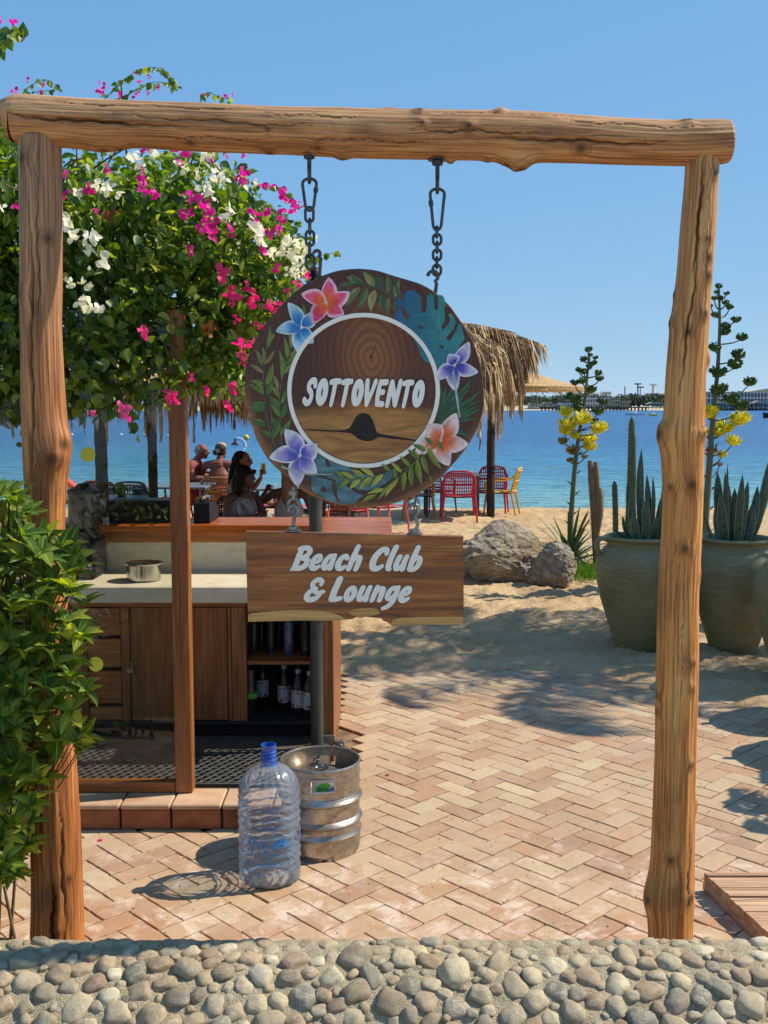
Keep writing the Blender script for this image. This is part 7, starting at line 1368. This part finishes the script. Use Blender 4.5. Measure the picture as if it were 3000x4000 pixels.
def person(x, y, rz, label, skin, arms, headp, headrot=0.0, lean=0.0, sc_=1.0, female=False, leg_fwd=True, z=0.0):
    # local frame: the body faces -Y; seat at 0.46 m
    r = thing('person', (x, y, z), label, 'person', None, rz); b = MB(); sw = .165 if female else .19
    hp = Vector((0, 0, .54)); ch = Vector((0, -lean * .6, .82)); nk = Vector((0, -lean * 1.0, 1.03)); hd = nk + Vector(headp)
    limb(b, [hp, (hp + ch) / 2 + Vector((0, .01, 0)), ch, nk - Vector((0, 0, .06))], [.155 if female else .15, .128 if female else .145, .142 if female else .165, .10], 18, .72, 14)
    limb(b, [nk + Vector((-sw, .01, -.055)), nk + Vector((0, .012, -.03)), nk + Vector((sw, .01, -.055))], [.058, .062, .058] if not female else [.048, .055, .048], 12)
    limb(b, [nk - Vector((0, 0, .05)), nk + (hd - nk) * .35, hd - Vector((0, -.01, .04))], [.062, .052, .052] if not female else [.05, .044, .046], 12)
    # head: skull, jaw, nose, brow, ears
    cr, sr = math.cos(headrot), math.sin(headrot); rot = ((cr, -sr, 0), (sr, cr, 0), (0, 0, 1)); H = lambda u: Vector((u[0]*cr - u[1]*sr, u[0]*sr + u[1]*cr, u[2])) + hd
    blob(b, H((0, .012, .035)), (.076, .096, .088), 18, rot); blob(b, H((0, -.018, -.018)), (.060, .072, .070), 16, rot); blob(b, H((0, -.052, -.072)), (.034, .032, .026), 12, rot); limb(b, [H((0, -.086, .022)), H((0, -.106, -.012)), H((0, -.092, -.02))], [.008, .014, .012], 8, 1, 6); blob(b, H((0, -.082, -.044)), (.024, .012, .010), 10, rot); blob(b, H((0, -.078, .035)), (.05, .014, .010), 10, rot)
    for s in (-1, 1): blob(b, H((s * .076, .008, .0)), (.010, .018, .030), 10, rot)
    for s, arm in zip((-1, 1), arms):
        sh = nk + Vector((s * (sw + .02), .01, -.07)); el = Vector(arm[0]); wr = Vector(arm[1]); limb(b, [sh, (sh + el) / 2, el], [.052, .046, .038] if not female else [.043, .040, .034], 12); limb(b, [el, (el + wr) / 2 + Vector((0, 0, -.004)), wr], [.040, .038, .027] if not female else [.035, .033, .024], 12); hand(b, wr, (wr - el) if len(arm) < 3 else arm[2], (-s, 0, .3) if len(arm) < 4 else arm[3], len(arm) > 4, .6 if len(arm) < 5 else arm[4])
    for s in (-1, 1):
        kn = Vector((s * .13, -.46, .50)); an = Vector((s * .14, -.44, .09)); limb(b, [hp + Vector((s * .09, 0, -.02)), (hp + kn) / 2 + Vector((s * .05, 0, 0)), kn], [.095, .082, .058], 14); limb(b, [kn, (kn + an) / 2 + Vector((0, .02, .04)), an], [.056, .054, .034], 12); limb(b, [an + Vector((0, .03, -.04)), an + Vector((0, -.06, -.055)), an + Vector((0, -.15, -.065))], [.034, .032, .022], 10)
    body = fuse(b, 'body', skin, r, .0085); return r, hd, H, nk, ch, hp, sw
def shell(parent, name, mat, parts, vox=.009, sm=3):
    b = MB()
    for p in parts: limb(b, p[0], p[1], 16, p[2] if len(p) > 2 else 1.0, 14)
    return fuse(b, name, mat, parent, vox, sm)
def eyes(r, H, lens=False):
    for s in (-1, 1):
        b = MB(); b.ball(tuple(H((s * .030, -.076, .018)) if not lens else H((s * .030, -.086, .018))), (.024, .010, .018) if lens else (.012, .008, .007), 10, 7); p = r.location; m = MB(); m.v = [tuple(Vector(v) + Vector(p)) for v in b.v]; m.f = b.f; m.build('sunglasses_lens' if lens else 'eye', M['lens'], r, True)
def build_people():
    pi = math.pi
    # 1 grey-haired man, side on, facing right (+X): body faces -Y locally, so turn +90 degrees
    x = at(400, 1000, 16.4).x
    r, hd, H, nk, ch, hp, sw = person(x, 16.4, pi/2 - .15, 'seated grey-haired man in a rust patterned shirt leaning over a small table, side on', M['skin2'], [((-.26, -.20, .80), (-.12, -.44, .79)), ((.27, -.22, .84), (.14, -.50, .82))], (0, -.10, .13), 0, .16, z=-.0)
    shell(r, 'shirt', M['shirt'], [([hp + Vector((0, 0, -.02)), (hp + ch) / 2, ch, nk - Vector((0, 0, .07))], [.168, .165, .182, .118], .74), ([nk + Vector((-sw, .01, -.055)), nk + Vector((0, .012, -.04)), nk + Vector((sw, .01, -.055))], [.070, .074, .070]), ([nk + Vector((-sw - .02, .01, -.07)), Vector((-.255, -.12, .86))], [.068, .058]), ([nk + Vector((sw + .02, .01, -.07)), Vector((.26, -.13, .88))], [.068, .058])])
    shell(r, 'shorts', M['trunks'], [([hp + Vector((0, 0, -.04)), hp + Vector((0, 0, .04))], [.172, .168], .8)] + [([hp + Vector((s * .09, 0, -.02)), Vector((s * .13, -.33, .51))], [.105, .086]) for s in (-1, 1)])
    b = MB(); blob(b, H((0, .030, .030)), (.083, .086, .082), 16); fuse(b, 'hair', M['hairg'], r, .01, 2); eyes(r, H)
    # 2 bare-backed man with a backwards cap, back to the camera
    x = at(473, 1000, 16.2).x
    r, hd, H, nk, ch, hp, sw = person(x, 16.2, pi + .1, 'seated bare-backed man with a dark cap worn backwards, seen from behind', M['skin2'], [((-.27, -.16, .82), (-.16, -.42, .80)), ((.27, -.16, .82), (.16, -.42, .80))], (-.03, -.06, .135), -.5, .06)
    shell(r, 'shorts', M['trunks'], [([hp + Vector((0, 0, -.04)), hp + Vector((0, 0, .02))], [.17, .163], .8)] + [([hp + Vector((s * .09, 0, -.02)), Vector((s * .13, -.33, .51))], [.105, .086]) for s in (-1, 1)])
    b = MB(); blob(b, H((0, .02, .055)), (.085, .102, .080), 16); limb(b, [H((0, .10, .02)), H((0, .16, .0))], [.05, .045], 10, .25, 6); cap = fuse(b, 'cap', M['capdark'], r, .008, 2); b = MB(); blob(b, H((0, .0, .085)), (.078, .09, .06), 14); fuse(b, 'cap_crown', M['captan'], cap, .008, 2); b = MB(); blob(b, H((0, .035, -.01)), (.07, .06, .05), 14); fuse(b, 'hair', M['hairb'], r, .01, 2); eyes(r, H)
    # 3 woman with sunglasses raising a beer glass, facing right
    Y = 12.8; x = at(514, 1000, Y).x; gl = at(566, 1018, Y - .25)
    rz = pi/2 - .25; inv = Matrix.Rotation(-rz, 3, 'Z'); lg = inv @ (Vector(gl) - Vector((x, Y, 0)))
    r, hd, H, nk, ch, hp, sw = person(x, Y, rz, 'long-haired woman in sunglasses raising a beer glass, seated in the shade', M['skin1'], [((-.24, -.12, .78), (-.10, -.34, .74)), (tuple((Vector((.20, .0, .96)) + lg) / 2 + Vector((.05, .03, -.16))), tuple(lg + Vector((0, .035, -.115))), (0, -.25, 1), (-1, .2, 0), 1.0)], (0, -.035, .165), .1, .03, female=True)
    shell(r, 'top', M['pattern'], [([hp + Vector((0, 0, .0)), (hp + ch) / 2, ch + Vector((0, 0, .04))], [.168, .140, .152], .74), ([hp, Vector((0, -.3, .52))], [.17, .12], .6)])
    b = MB(); blob(b, H((0, .03, .045)), (.082, .092, .086), 16); limb(b, [H((0, .07, .02)), H((.01, .115, -.12)), H((.0, .13, -.26)), H((0, .12, -.40))], [.07, .075, .065, .035], 12, .8, 14); limb(b, [H((-.05, .02, .0)), H((-.075, .05, -.14)), H((-.08, .07, -.3))], [.035, .04, .02], 10, 1, 10); fuse(b, 'hair', M['hairb'], r, .009, 2); eyes(r, H, True)
    g = thing('beer_glass', (gl.x, gl.y, gl.z - .065), 'tall glass of golden beer held up by the woman in sunglasses', 'glass'); b = MB(); b.lathe([(.001, 0), (.024, 0), (.026, .01), (.034, .13), (.032, .13), (.024, .012)], g.location, 24, caps=False); b.build('glass_body', M['glass'], g, True); b = MB(); b.lathe([(.001, .008), (.0235, .012), (.0305, .112), (.001, .112)], g.location, 24, caps=False); b.build('beer', M['beer'], g, True)
    # 4 dark-haired woman nearest the bar, turned to the right
    Y = 10.8; x = at(516, 1000, Y).x
    r, hd, H, nk, ch, hp, sw = person(x, Y, pi/2 - .9 + .15, 'dark-haired woman with a fringe and black and white top, seated closest to the bar', M['skin3'], [((-.25, -.08, .76), (-.05, -.30, .80)), ((.25, -.10, .78), (.06, -.30, .78))], (0, -.05, .15), .35, .06, female=True, z=-.0)
    shell(r, 'top', M['pattern'], [([hp + Vector((0, 0, .0)), (hp + ch) / 2, ch + Vector((0, 0, .05))], [.185, .158, .162], .78)] + [([ch + Vector((s * .08, -.09, .05)), nk + Vector((s * .09, 0, -.01))], [.03, .018]) for s in (-1, 1)])
    b = MB(); blob(b, H((0, .025, .045)), (.092, .098, .090), 16); limb(b, [H((-.06, .01, .02)), H((-.085, .03, -.08)), H((-.08, .04, -.16))], [.04, .045, .03], 10, 1, 10); limb(b, [H((.06, .02, .02)), H((.085, .04, -.08)), H((.08, .05, -.16))], [.04, .045, .03], 10, 1, 10); limb(b, [H((0, .07, .02)), H((0, .09, -.08)), H((0, .08, -.17))], [.07, .075, .06], 12, 1, 10); limb(b, [H((-.05, -.07, .065)), H((0, -.088, .055)), H((.05, -.07, .065))], [.025, .022, .025], 8, 1, 8); fuse(b, 'hair', M['hairb'], r, .009, 2); eyes(r, H)
    # 5 fair-haired woman from behind
    Y = 10.9; x = at(622, 1000, Y).x
    r, hd, H, nk, ch, hp, sw = person(x, Y, pi - .1, 'woman with long fair hair in a pale top, seen from behind below the round sign', M['skin3'], [((-.23, -.12, .78), (-.10, -.36, .77)), ((.34, -.10, .86), (.30, -.30, .98))], (0, -.03, .16), .2, .03, female=True, z=.02)
    shell(r, 'top', M['greycloth'], [([hp + Vector((0, 0, -.02)), (hp + ch) / 2, ch, nk - Vector((0, 0, .09))], [.175, .145, .158, .10], .76)])
    b = MB(); blob(b, H((0, .025, .045)), (.086, .096, .088), 16); limb(b, [H((0, .07, .02)), H((.0, .10, -.10)), H((.0, .12, -.26)), H((0, .115, -.34))], [.078, .088, .085, .05], 12, .6, 14); fuse(b, 'hair', M['hairy'], r, .009, 1); eyes(r, H)
build_people()
def grow_people():                   # adults of full size
    for o in [q for q in bpy.data.objects if q.get('category') == 'person' and q.location.y < 30]:
        s = 1.06 if o.location.y > 12 else 1.0; o.scale = (s, s, s); o.location.z -= .0 if s == 1 else .03
        if 'sunglasses' in o['label']:
            g = bpy.data.objects['beer_glass']; b0 = Vector((o.location.x, o.location.y, o.location.z + .03)); g.location = Vector(o.location) + (Vector(g.location) - b0) * s; g.scale = (s, s, s)
grow_people()
# ------------------------------------------------------------------ things on the water and the far shore
def sea_pt(x, y): return on(x, y, -.35)
def build_water_things():
    p = sea_pt(532, 949); o = MB(); o.ball((p.x, p.y, -.22), .19, 20, 14); o.tube([(p.x, p.y, -.04), (p.x, p.y, .02)], .03, 8); tag(o.build('marker_buoy', M['buoyy'], None, True, loc=(p.x, p.y, -.35)), 'single round yellow buoy floating beyond the line of white floats', 'buoy')
    F = [(690,190),(706,194),(722,199),(740,208),(757,222),(768,238),(778,256),(785,276),(783,296),(770,322),(752,345),(730,360),(708,374),(686,388)]
    for k, (zx, zy) in enumerate(F):
        p = sea_pt((700 + zx / 3.016) / K, (1650 + zy / 3.016) / K); b = MB(); b.ball((p.x, p.y, -.31), (.062 * p.y / 60, .062 * p.y / 60, .055 * p.y / 60), 12, 8); tag(b.build('swim_line_float', M['boatw'], None, True, loc=(p.x, p.y, -.35)), 'one of the white floats on the curved swimming line right of the yellow-capped men', 'float', 'white floats of the curved swimming line')
    for o in [q for q in bpy.data.objects if q.name.startswith('swim_line_float')]: o['label'] = 'white float in the curved swimming line beside the round yellow buoy'
    for k, (zx, zy) in enumerate(((265,165),(575,160),(905,168),(1210,175),(1515,183))):
        p = sea_pt((200 + zx / 3.318) / K, (1650 + zy / 3.318) / K); b = MB(); b.ball((p.x, p.y, -.30), (.14, .14, .11), 12, 8); tag(b.build('distant_float', M['boatw'], None, True, loc=(p.x, p.y, -.35)), 'small white float in the straight far line left of the door post', 'float', 'white floats of the straight far line')
    p = sea_pt((919) / K, 1737 / K); r = thing('person', (p.x, p.y, -.35), 'swimmer with only dark head and shoulders above the water near the floats', 'person'); b = MB(); blob(b, (p.x, p.y, -.12), (.085, .10, .12), 12); limb(b, [(p.x - .22, p.y, -.36), (p.x, p.y, -.26), (p.x + .22, p.y, -.36)], [.06, .08, .06], 10); limb(b, [(p.x, p.y, -.3), (p.x, p.y, -.15)], [.06, .055], 10); b.v = [tuple(Vector(v) - Vector(r.location)) for v in b.v]; fuse(b, 'body', M['skin2'], r, .012); b = MB(); b.ball((p.x, p.y + .01, -.085), (.09, .10, .10), 12, 8); b.build('hair', M['hairb'], r, True)
    def hull(L, W, H, p, mat, name, parent, sheer=.3):
        b = MB(); G = []
        for i in range(13):
            t = i / 12; x = (t - .5) * L; w = W / 2 * (1 - max(0, (t - .45) / .55) ** 2.2) * (.9 if t < .05 else 1); top = H * (1 + sheer * max(0, t - .4) ** 1.5 * 2); row = [(p.x + x, p.y - w, p.z + top), (p.x + x * .96, p.y - w * .75, p.z), (p.x + x * .94, p.y, p.z - .25), (p.x + x * .96, p.y + w * .75, p.z), (p.x + x, p.y + w, p.z + top)]; G.append(row)
        b.grid(G); b.add([g for row in G for g in (row[0], row[4])], [(2*i, 2*i+1, 2*i+3, 2*i+2) for i in range(12)]); return b.build(name, mat, parent)
    p = on(1381, 896.5, -.35); r = thing('white_boat', (p.x, p.y, -.35), 'low white boat with small cabin moored off the right shore', 'boat'); hull(6.0, 2, .45, Vector((p.x - .8, p.y, -.35)), M['boatw'], 'hull', r); b = MB(); b.bbox((p.x - 2.3, p.y - .6, .1), (p.x - .9, p.y + .6, .8), .1); b.build('cabin', M['bwhite'], r); b = MB(); b.bbox((p.x - 1.5, p.y - .62, .82), (p.x - 1.2, p.y + .3, 1.2), .05); b.build('mast_box', M['boatw'], r)
    p2 = on(1412, 898, -.35); r = thing('jet_ski', (p2.x, p2.y, -.35), 'yellow and white jet ski beside the low white boat', 'jet ski'); hull(2.6, 1, .35, Vector((p2.x, p2.y, -.35)), M['buoyy'], 'hull', r); b = MB(); b.bbox((p2.x - .6, p2.y - .25, .0), (p2.x + .3, p2.y + .25, .35), .08); b.build('seat', M['boatw'], r)
    p = on(1668, 903, -.35); r = thing('green_boat', (p.x, p.y, -.35), 'moored boat with a yellow-green hull at the right edge of the water', 'boat'); o = hull(-5.2, 2, .8, Vector((p.x + .6, p.y, -.35)), M['hull'], 'hull', r, .5); b = MB(); b.bbox((p.x - 1.2, p.y - .98, .22), (p.x + 3.0, p.y - .92, .55), .02); b.build('green_band', M['boatg'], r); b = MB(); b.bbox((p.x - .2, p.y - .6, .5), (p.x + 2.6, p.y + .6, 1.25), .1); b.build('cabin', M['boatw'], r); b = MB(); b.tube([(p.x - 2.0, p.y, .75), (p.x - 4.2, p.y - 3, -.34)], .03, 5); b.build('mooring_rope', M['black'], r)
    p = on(176, 900, -.35); r = thing('tour_boat', (p.x, p.y, -.35), 'blue and white passenger boat seen behind the bougainvillea at left', 'boat'); hull(9.0, 3, 1.1, Vector((p.x, p.y, -.35)), M['boatb'], 'hull', r); b = MB(); b.bbox((p.x - 3.4, p.y - 1.2, .8), (p.x + 1.8, p.y + 1.2, 2.2), .1); b.build('cabin', M['boatw'], r)
    for k in range(6): b = MB(); b.box((p.x - 3.2 + k * .8, p.y - 1.23, 1.3), (p.x - 2.7 + k * .8, p.y - 1.205, 1.8)); b.build('window', M['bwin'], r)
    b = MB(); b.bbox((p.x - 3.6, p.y - 1.3, 2.9), (p.x + 2.2, p.y + 1.3, 3.0), .03); b.build('canopy', M['boatb'], r); b = MB(); [b.tube([(p.x + dx, p.y + dy, 2.2), (p.x + dx, p.y + dy, 2.9)], .04, 5) for dx in (-3.4, -.8, 2.0) for dy in (-1.2, 1.2)]; tag(b.build('canopy_posts', M['boatw'], r), kind='stuff')
build_water_things()
def build_far_shore():
    YS = 700.0; wx = lambda d, Y=YS: at(d, 880, Y).x; W = lambda zx: (2000 + zx / 1.659) / K; V = lambda zy: (1450 + zy / 1.659) / K; h = lambda zy, Y: at(1300, V(zy), Y).z
    def P(zx, zy, Y=YS): return at(W(zx), V(zy), Y)
    b = MB(); xs = [P(100, 250).x - 150, P(180, 250).x, P(850, 250).x, P(1000, 250).x, 900]; b.grid([[(x, y, z) for x in np.linspace(xs[0] - 250, 1400, 60)] for y, z in ((YS + 4, -.6), (YS + 14, .9), (YS + 60, 2.0), (YS + 1400, 4.0))]); tag(b.build('far_shore', M['farland']), 'low sandy far shore across the bay', kind='structure')
    # pier
    b = MB(); a = P(170, 245); e = P(860, 245); r = thing('pier', (a.x, YS - 6, 0), 'long dark low pier along the far shore', 'pier'); b.box((a.x, YS - 8, 1.3), (e.x, YS - 3, 2.1)); b.build('deck', M['pier'], r)
    n = 30
    for k in range(n): x = a.x + (e.x - a.x) * (k + .5) / n; b = MB(); b.box((x - .5, YS - 7.9, -.5), (x + .5, YS - 7.2, 1.29)); b.build('pile', M['pier'], r)
    q = random.Random(6)
    def bld(nm, x0, x1, z0, z1, Y, wall, label, floors, cols, roof=None, grp='buildings on the far shore', dep=14):
        A = P(x0, z1, Y); B = P(x1, z0, Y); zb = 1.0; zt = B.z; r = thing(nm, ((A.x + B.x) / 2, Y, zb), label, 'building', grp); b = MB(); b.box((A.x, Y, zb), (B.x, Y + dep, zt)); b.build('wall', M[wall], r); w = (B.x - A.x) / cols; f = (zt - zb) / floors
        for i in range(floors):
            for j in range(cols):
                b = MB(); b.box((A.x + w * (j + .25), Y - .12, zb + f * (i + .35)), (A.x + w * (j + .75), Y - .02, zb + f * (i + .82))); b.build('window', M['bwin'], r)
        if roof: b = MB(); b.box((A.x - .8, Y - 1, zt), (B.x + .8, Y + dep + 1, zt + .8)); b.build('roof', M[roof], r)
        return r
    bld('cream_building', 435, 645, 180, 228, 715, 'bcream', 'long two-storey cream building with flat roof on the far shore', 2, 12, 'bwhite'); bld('ochre_building', 640, 700, 172, 228, 712, 'byellow', 'stepped ochre building right of the long cream one', 3, 4); bld('ochre_building', 700, 765, 200, 230, 710, 'byellow', 'low ochre annex at the end of the far pier', 1, 4, 'broof'); bld('white_house', 318, 392, 206, 236, 708, 'bwhite', 'small white house close to the far pier', 1, 4); bld('white_apartments', 388, 440, 137, 180, 900, 'bwhite', 'white apartment block above the far palms at left', 4, 5); bld('white_apartments', 440, 560, 143, 182, 905, 'bgrey', 'pale long apartment block with uneven roof behind the palms', 3, 10); bld('white_apartments', 588, 643, 132, 178, 910, 'bwhite', 'tallest white apartment block on the far hill', 4, 5); bld('white_apartments', 930, 1000, 143, 175, 900, 'bwhite', 'white building above the far dark trees', 2, 5)
    for k, (x0, x1, z0) in enumerate(((150, 205, 212), (215, 262, 200), (262, 318, 214), (120, 150, 205))): bld('low_house', x0, x1, z0, 236, 712, ('bcream', 'byellow', 'bgrey', 'broof')[k], ['low cream house among the far palms', 'ochre house among the far palms', 'grey beach hut left of the small white house', 'brown hut at the left end of the far pier'][k], 1, 3)
    # hotel on the right: storeys with balconies
    Y = 705; A = P(1245, 225, Y); B = P(1760, 225, Y); r = thing('beach_hotel', ((A.x + B.x) / 2, Y, 1), 'long three-storey hotel with balconies behind the far beach at right', 'building'); zt = h(140, Y); b = MB(); b.box((A.x, Y + 3, 1), (B.x, Y + 20, zt)); b.build('wall', M['bgrey'], r); fl = (zt - 1) / 3
    for i in range(4): b = MB(); b.box((A.x, Y, 1 + fl * i - .3 + (0.35 if i == 0 else 0)), (B.x, Y + 2.98, 1 + fl * i + .25 + (0.35 if i == 0 else 0))); b.build('balcony_slab', M['bwhite'], r)
    for i in range(3):
        for j in range(24):
            x = A.x + (B.x - A.x) * (j + .5) / 24; w = (B.x - A.x) / 24; b = MB(); b.box((x - w * .34, Y + 2.9, 1 + fl * i + .7), (x + w * .34, Y + 2.99, 1 + fl * (i + 1) - .6)); b.build('window', M['bwin'], r)
    for j in range(25): x = A.x + (B.x - A.x) * j / 24; b = MB(); b.box((x - .25, Y + .1, 1.6), (x + .25, Y + .7, zt - .35)); b.build('column', M['bwhite'], r)
    b = MB(); g = P(1640, 112, Y); b.prism([[(g.x - 14, zt + .3), (g.x + 16, zt + .3), (g.x + 1, g.z)]], Y + 1, Y + 16); b.build('gable', M['bcream'], r); b = MB(); b.box((A.x - 1, Y - .5, zt + .26), (B.x, Y + 21, zt + .75)); b.build('roof', M['broof'], r)
    for k, (x0, x1, z0, z1) in enumerate(((875, 1000, 200, 224), (1240, 1300, 205, 228), (1320, 1420, 195, 226), (1440, 1530, 200, 226), (1560, 1700, 190, 222))):
        A = P(x0, z1, 696); B = P(x1, z0, 696); r = thing('beach_pavilion', ((A.x + B.x) / 2, 698, 0), ['wide tent-roofed beach pavilion left of the log post', 'small pavilion just right of the log post on the far beach', 'dark-roofed beach pavilion in front of the hotel', 'second pavilion from the right in front of the hotel', 'pavilion furthest right in front of the hotel'][k], 'pavilion', 'pavilions on the far beach'); zz = A.z + (B.z - A.z) * .45; b = MB(); b.prism([[(A.x, zz), (B.x, zz), (B.x - (B.x - A.x) * .3, B.z), (A.x + (B.x - A.x) * .3, B.z)]], 696, 704); b.build('roof', M['broof'], r)
        for j in range(5): x = A.x + (B.x - A.x) * (j + .5) / 5; b = MB(); b.box((x - .2, 697, .2), (x + .2, 697.5, zz - .02)); b.build('pillar', M['bcream'], r)
    for k, (zx, z0, z1, w, kind) in enumerate(((732, 97, 155, .5, 'thin'), (816, 87, 155, .6, 'lamp'), (832, 108, 155, .4, 'lamp'), (915, 92, 158, 1.2, 'crane'))):
        a = P(zx, z1, 950); t = P(zx, z0, 950); r = thing('distant_mast', (a.x, 950, 2), ['thin dark mast above the far trees, leftmost of the masts', 'tall lamp mast above the far trees', 'shorter lamp mast beside the tall one', 'pale lattice tower beside the right log post'][k], 'mast', 'masts on the far shore'); b = MB(); b.tube([(a.x, 950, 2), (t.x, 950, t.z)], w, 6); b.build('mast_shaft', M['bwin' if kind != 'crane' else 'bgrey'], r)
        if kind != 'thin': b = MB(); b.box((t.x - 3, 949.3, t.z), (t.x + 3, 950.7, t.z + 1.2)); b.build('lamp_head', M['bwin' if kind != 'crane' else 'bgrey'], r)
    # tree belts: every crown a lump of leaf cards, read as one wood
    rr = np.random.default_rng(3)
    def belt(nm, label, zx0, zx1, ztop, Y, n, dens):
        a = P(zx0, 200, Y).x; e = P(zx1, 200, Y).x; Ps = []; 
        for k in range(n):
            cx = rr.uniform(a, e); cy = Y + rr.uniform(-6, 10); top = h(ztop + rr.uniform(-6, 16), Y); zc = 1 + (top - 1) * .62; m = dens; d = rr.normal(0, 1, (m, 3)); d /= np.linalg.norm(d, axis=1)[:, None]; Ps.append(np.array([cx, cy, zc]) + d * np.array([rr.uniform(3.5, 6.5), 3.5, (top - 1) * .42]) * rr.uniform(.6, 1, (m, 1)))
        Ps = np.concatenate(Ps); m = len(Ps); Ps[:, 2] = np.maximum(Ps[:, 2], .8); o = scatter_mesh(nm, Ps, rr.normal(0, 1, (m, 3)), rr.normal(0, 1, (m, 3)) + [0, -.5, .8], rr.uniform(.8, 1.9, m), LT, LF, M['fartree'], None); o['label'] = label
    belt('far_woodland', 'dense dark green trees on the far shore left of the log post', 712, 1010, 152, 740, 60, 110); belt('far_palm_grove', 'grey-green palms among the houses on the far shore', -30, 640, 158, 770, 90, 70); belt('far_garden_trees', 'low garden trees behind the far hotel', 1240, 1760, 142, 760, 40, 60)
    # faint skyline at far left
    for k in range(16):
        x0 = 90 + k * 28 + q.uniform(-6, 6); a = at(x0, 882, 3200); zz = q.uniform(4, 11); b = MB(); b.box((a.x, 3200, -.5), (a.x + q.uniform(16, 34), 3240, zz)); tag(b.build('distant_block', M['bgrey' if k % 3 else 'bwhite'], None, loc=(a.x, 3200, -.5)), 'pale block on the faint skyline at the horizon, seen left of the round sign', 'building', 'faint skyline blocks at the horizon')
    a = at(60, 880, 3190).x; b = MB(); b.box((a - 400, 3190, -.6), (at(560, 880, 3190).x, 3300, 1.8)); tag(b.build('distant_coast', M['farland']), kind='structure')
build_far_shore()
# ------------------------------------------------------------------ deck, palms whose shade falls here, litter
def build_deck():
    r = thing('wooden_deck', (1.7, 3.9, 0), 'weathered raised wooden walkway with uneven sawn board ends at the right edge', 'deck'); q = random.Random(8); z = .075
    ys = [3560, 3504, 3469, 3439, 3423, 3408]; Ys = [on(1560, y / K, z).y for y in ys]; Ys = [Ys[0] - .32, Ys[0] - .16] + Ys; p0 = on(2752 / K, 3420 / K, z); p1 = on(2985 / K, 3640 / K, z)
    for a, b_ in zip(Ys[:-1], Ys[1:]):
        xm = lambda Y: p0.x + (p1.x - p0.x) * (Y - p0.y) / (p1.y - p0.y); x0, x1 = xm(a), xm(b_); n = 4; edge = [(x0 + (x1 - x0) * i / n + q.uniform(-.003, .003) + .010, a + .004 + (b_ - a - .008) * i / n) for i in range(n + 1)]; b = MB(); L = edge + [(3.1, b_ - .004), (3.1, a + .004)]
        b.prism([[(x, y) for x, y in L]], z - .035, z + q.uniform(-.003, .003)); b.v = [(v[0], v[2], v[1]) for v in b.v]; b.build('plank', M['plank'], r)
    b = MB(); d = (p1 - p0).normalized(); n_ = Vector((d.y, -d.x, 0)); 
    if n_.x > 0: n_ = -n_
    A = p0 - d * .03; B = p1 + d * .5; L = [A - n_ * .010, B - n_ * .010, B - n_ * .07, A - n_ * .07]; b.add([(v.x, v.y, .004) for v in L] + [(v.x, v.y, z - .037) for v in L], [(3,2,1,0),(4,5,6,7),(0,1,5,4),(1,2,6,5),(2,3,7,6),(3,0,4,7)]); b.build('side_beam', M['plank'], r)
build_deck()
def build_palm(x, y, h, label, L, nf, seed, el=(-.1, 1.0)):
    r = thing('palm_tree', (x, y, 0), label, 'palm tree', 'palms just outside the view to the right'); q = random.Random(seed); b = MB(); c = catmull([(x, y, -.1), (x + .08, y, h * .5), (x, y, h)], 40); b.tube(c, [.14 * (1 + .08 * (i % 3 == 0)) for i in range(40)], 14); b.build('trunk', M['palmtrunk'], r, True)
    for k in range(nf):
        a = 2 * math.pi * k / nf * 1.0 + q.uniform(-.2, .2); e = q.uniform(*el); d = Vector((math.cos(a) * math.cos(e), math.sin(a) * math.cos(e), math.sin(e))); t = Vector((x, y, h)); P = [t, t + d * L * .4, t + d * L * .75 - Vector((0, 0, .12 * L)), t + d * L - Vector((0, 0, .38 * L))]
        o = frond(r, P, 60, .42 * L / 1.8, q, .9, .018, 'frond', .45); o.data.materials.clear(); o.data.materials.append(M['agleaf'])
build_palm(5.35, 8.55, 4.3, 'tall green palm off to the right whose dappled shade falls on the bricks', 2.0, 17, 4); build_palm(5.15, 9.3, 4.6, 'green palm behind it shading the sand in front of the boulders', 1.45, 18, 6)
build_palm(3.55, 5.05, 1.35, 'low young palm beside the wooden walkway casting spiky shade', .75, 14, 8, (.2, 1.3))
def build_litter():
    q = random.Random(44); me = bpy.data.meshes.new('fallen_leaf'); me.from_pydata([tuple(t * .5) for t in LT], [], LF); me.materials.append(M['dryleaf'])
    spots = [(835, 1672, .05, 'small curled green-brown leaf lying on the bricks right of the keg'), (745, 1608, .02, 'tiny dark leaf scrap on the bricks beyond the keg'), (1138, 1893, .02, 'tiny dark leaf scrap on the bricks near the right log post'), (1023, 1688, .03, 'thin dry twig-like leaf in the middle of the bricks'), (110, 2015, .03, 'small dry leaf near the foot of the left log post')]
    for x, y, s, l in spots: p = on(x, y, .006); o = inst('fallen_leaf', me, None, p, (q.uniform(-.3, .3), q.uniform(-.3, .3), q.uniform(0, 6)), (s, s, s)); tag(o, l, 'leaf', 'fallen leaves on the bricks')
    p = on(217, 1814, .005); b = MB(); b.add([p + Vector((.012 * math.cos(a), .009 * math.sin(a), .002 * math.sin(3 * a))) for a in np.linspace(0, 5.6, 8)], [tuple(range(8))]); tag(b.build('fallen_petal', M['pink'], None, loc=tuple(p), normals=False), 'single magenta petal fallen on the bricks below the step', 'petal')
build_litter()
# every object that stands at top level is tagged above; nothing may overlap in plane
print('objects', len(bpy.data.objects))
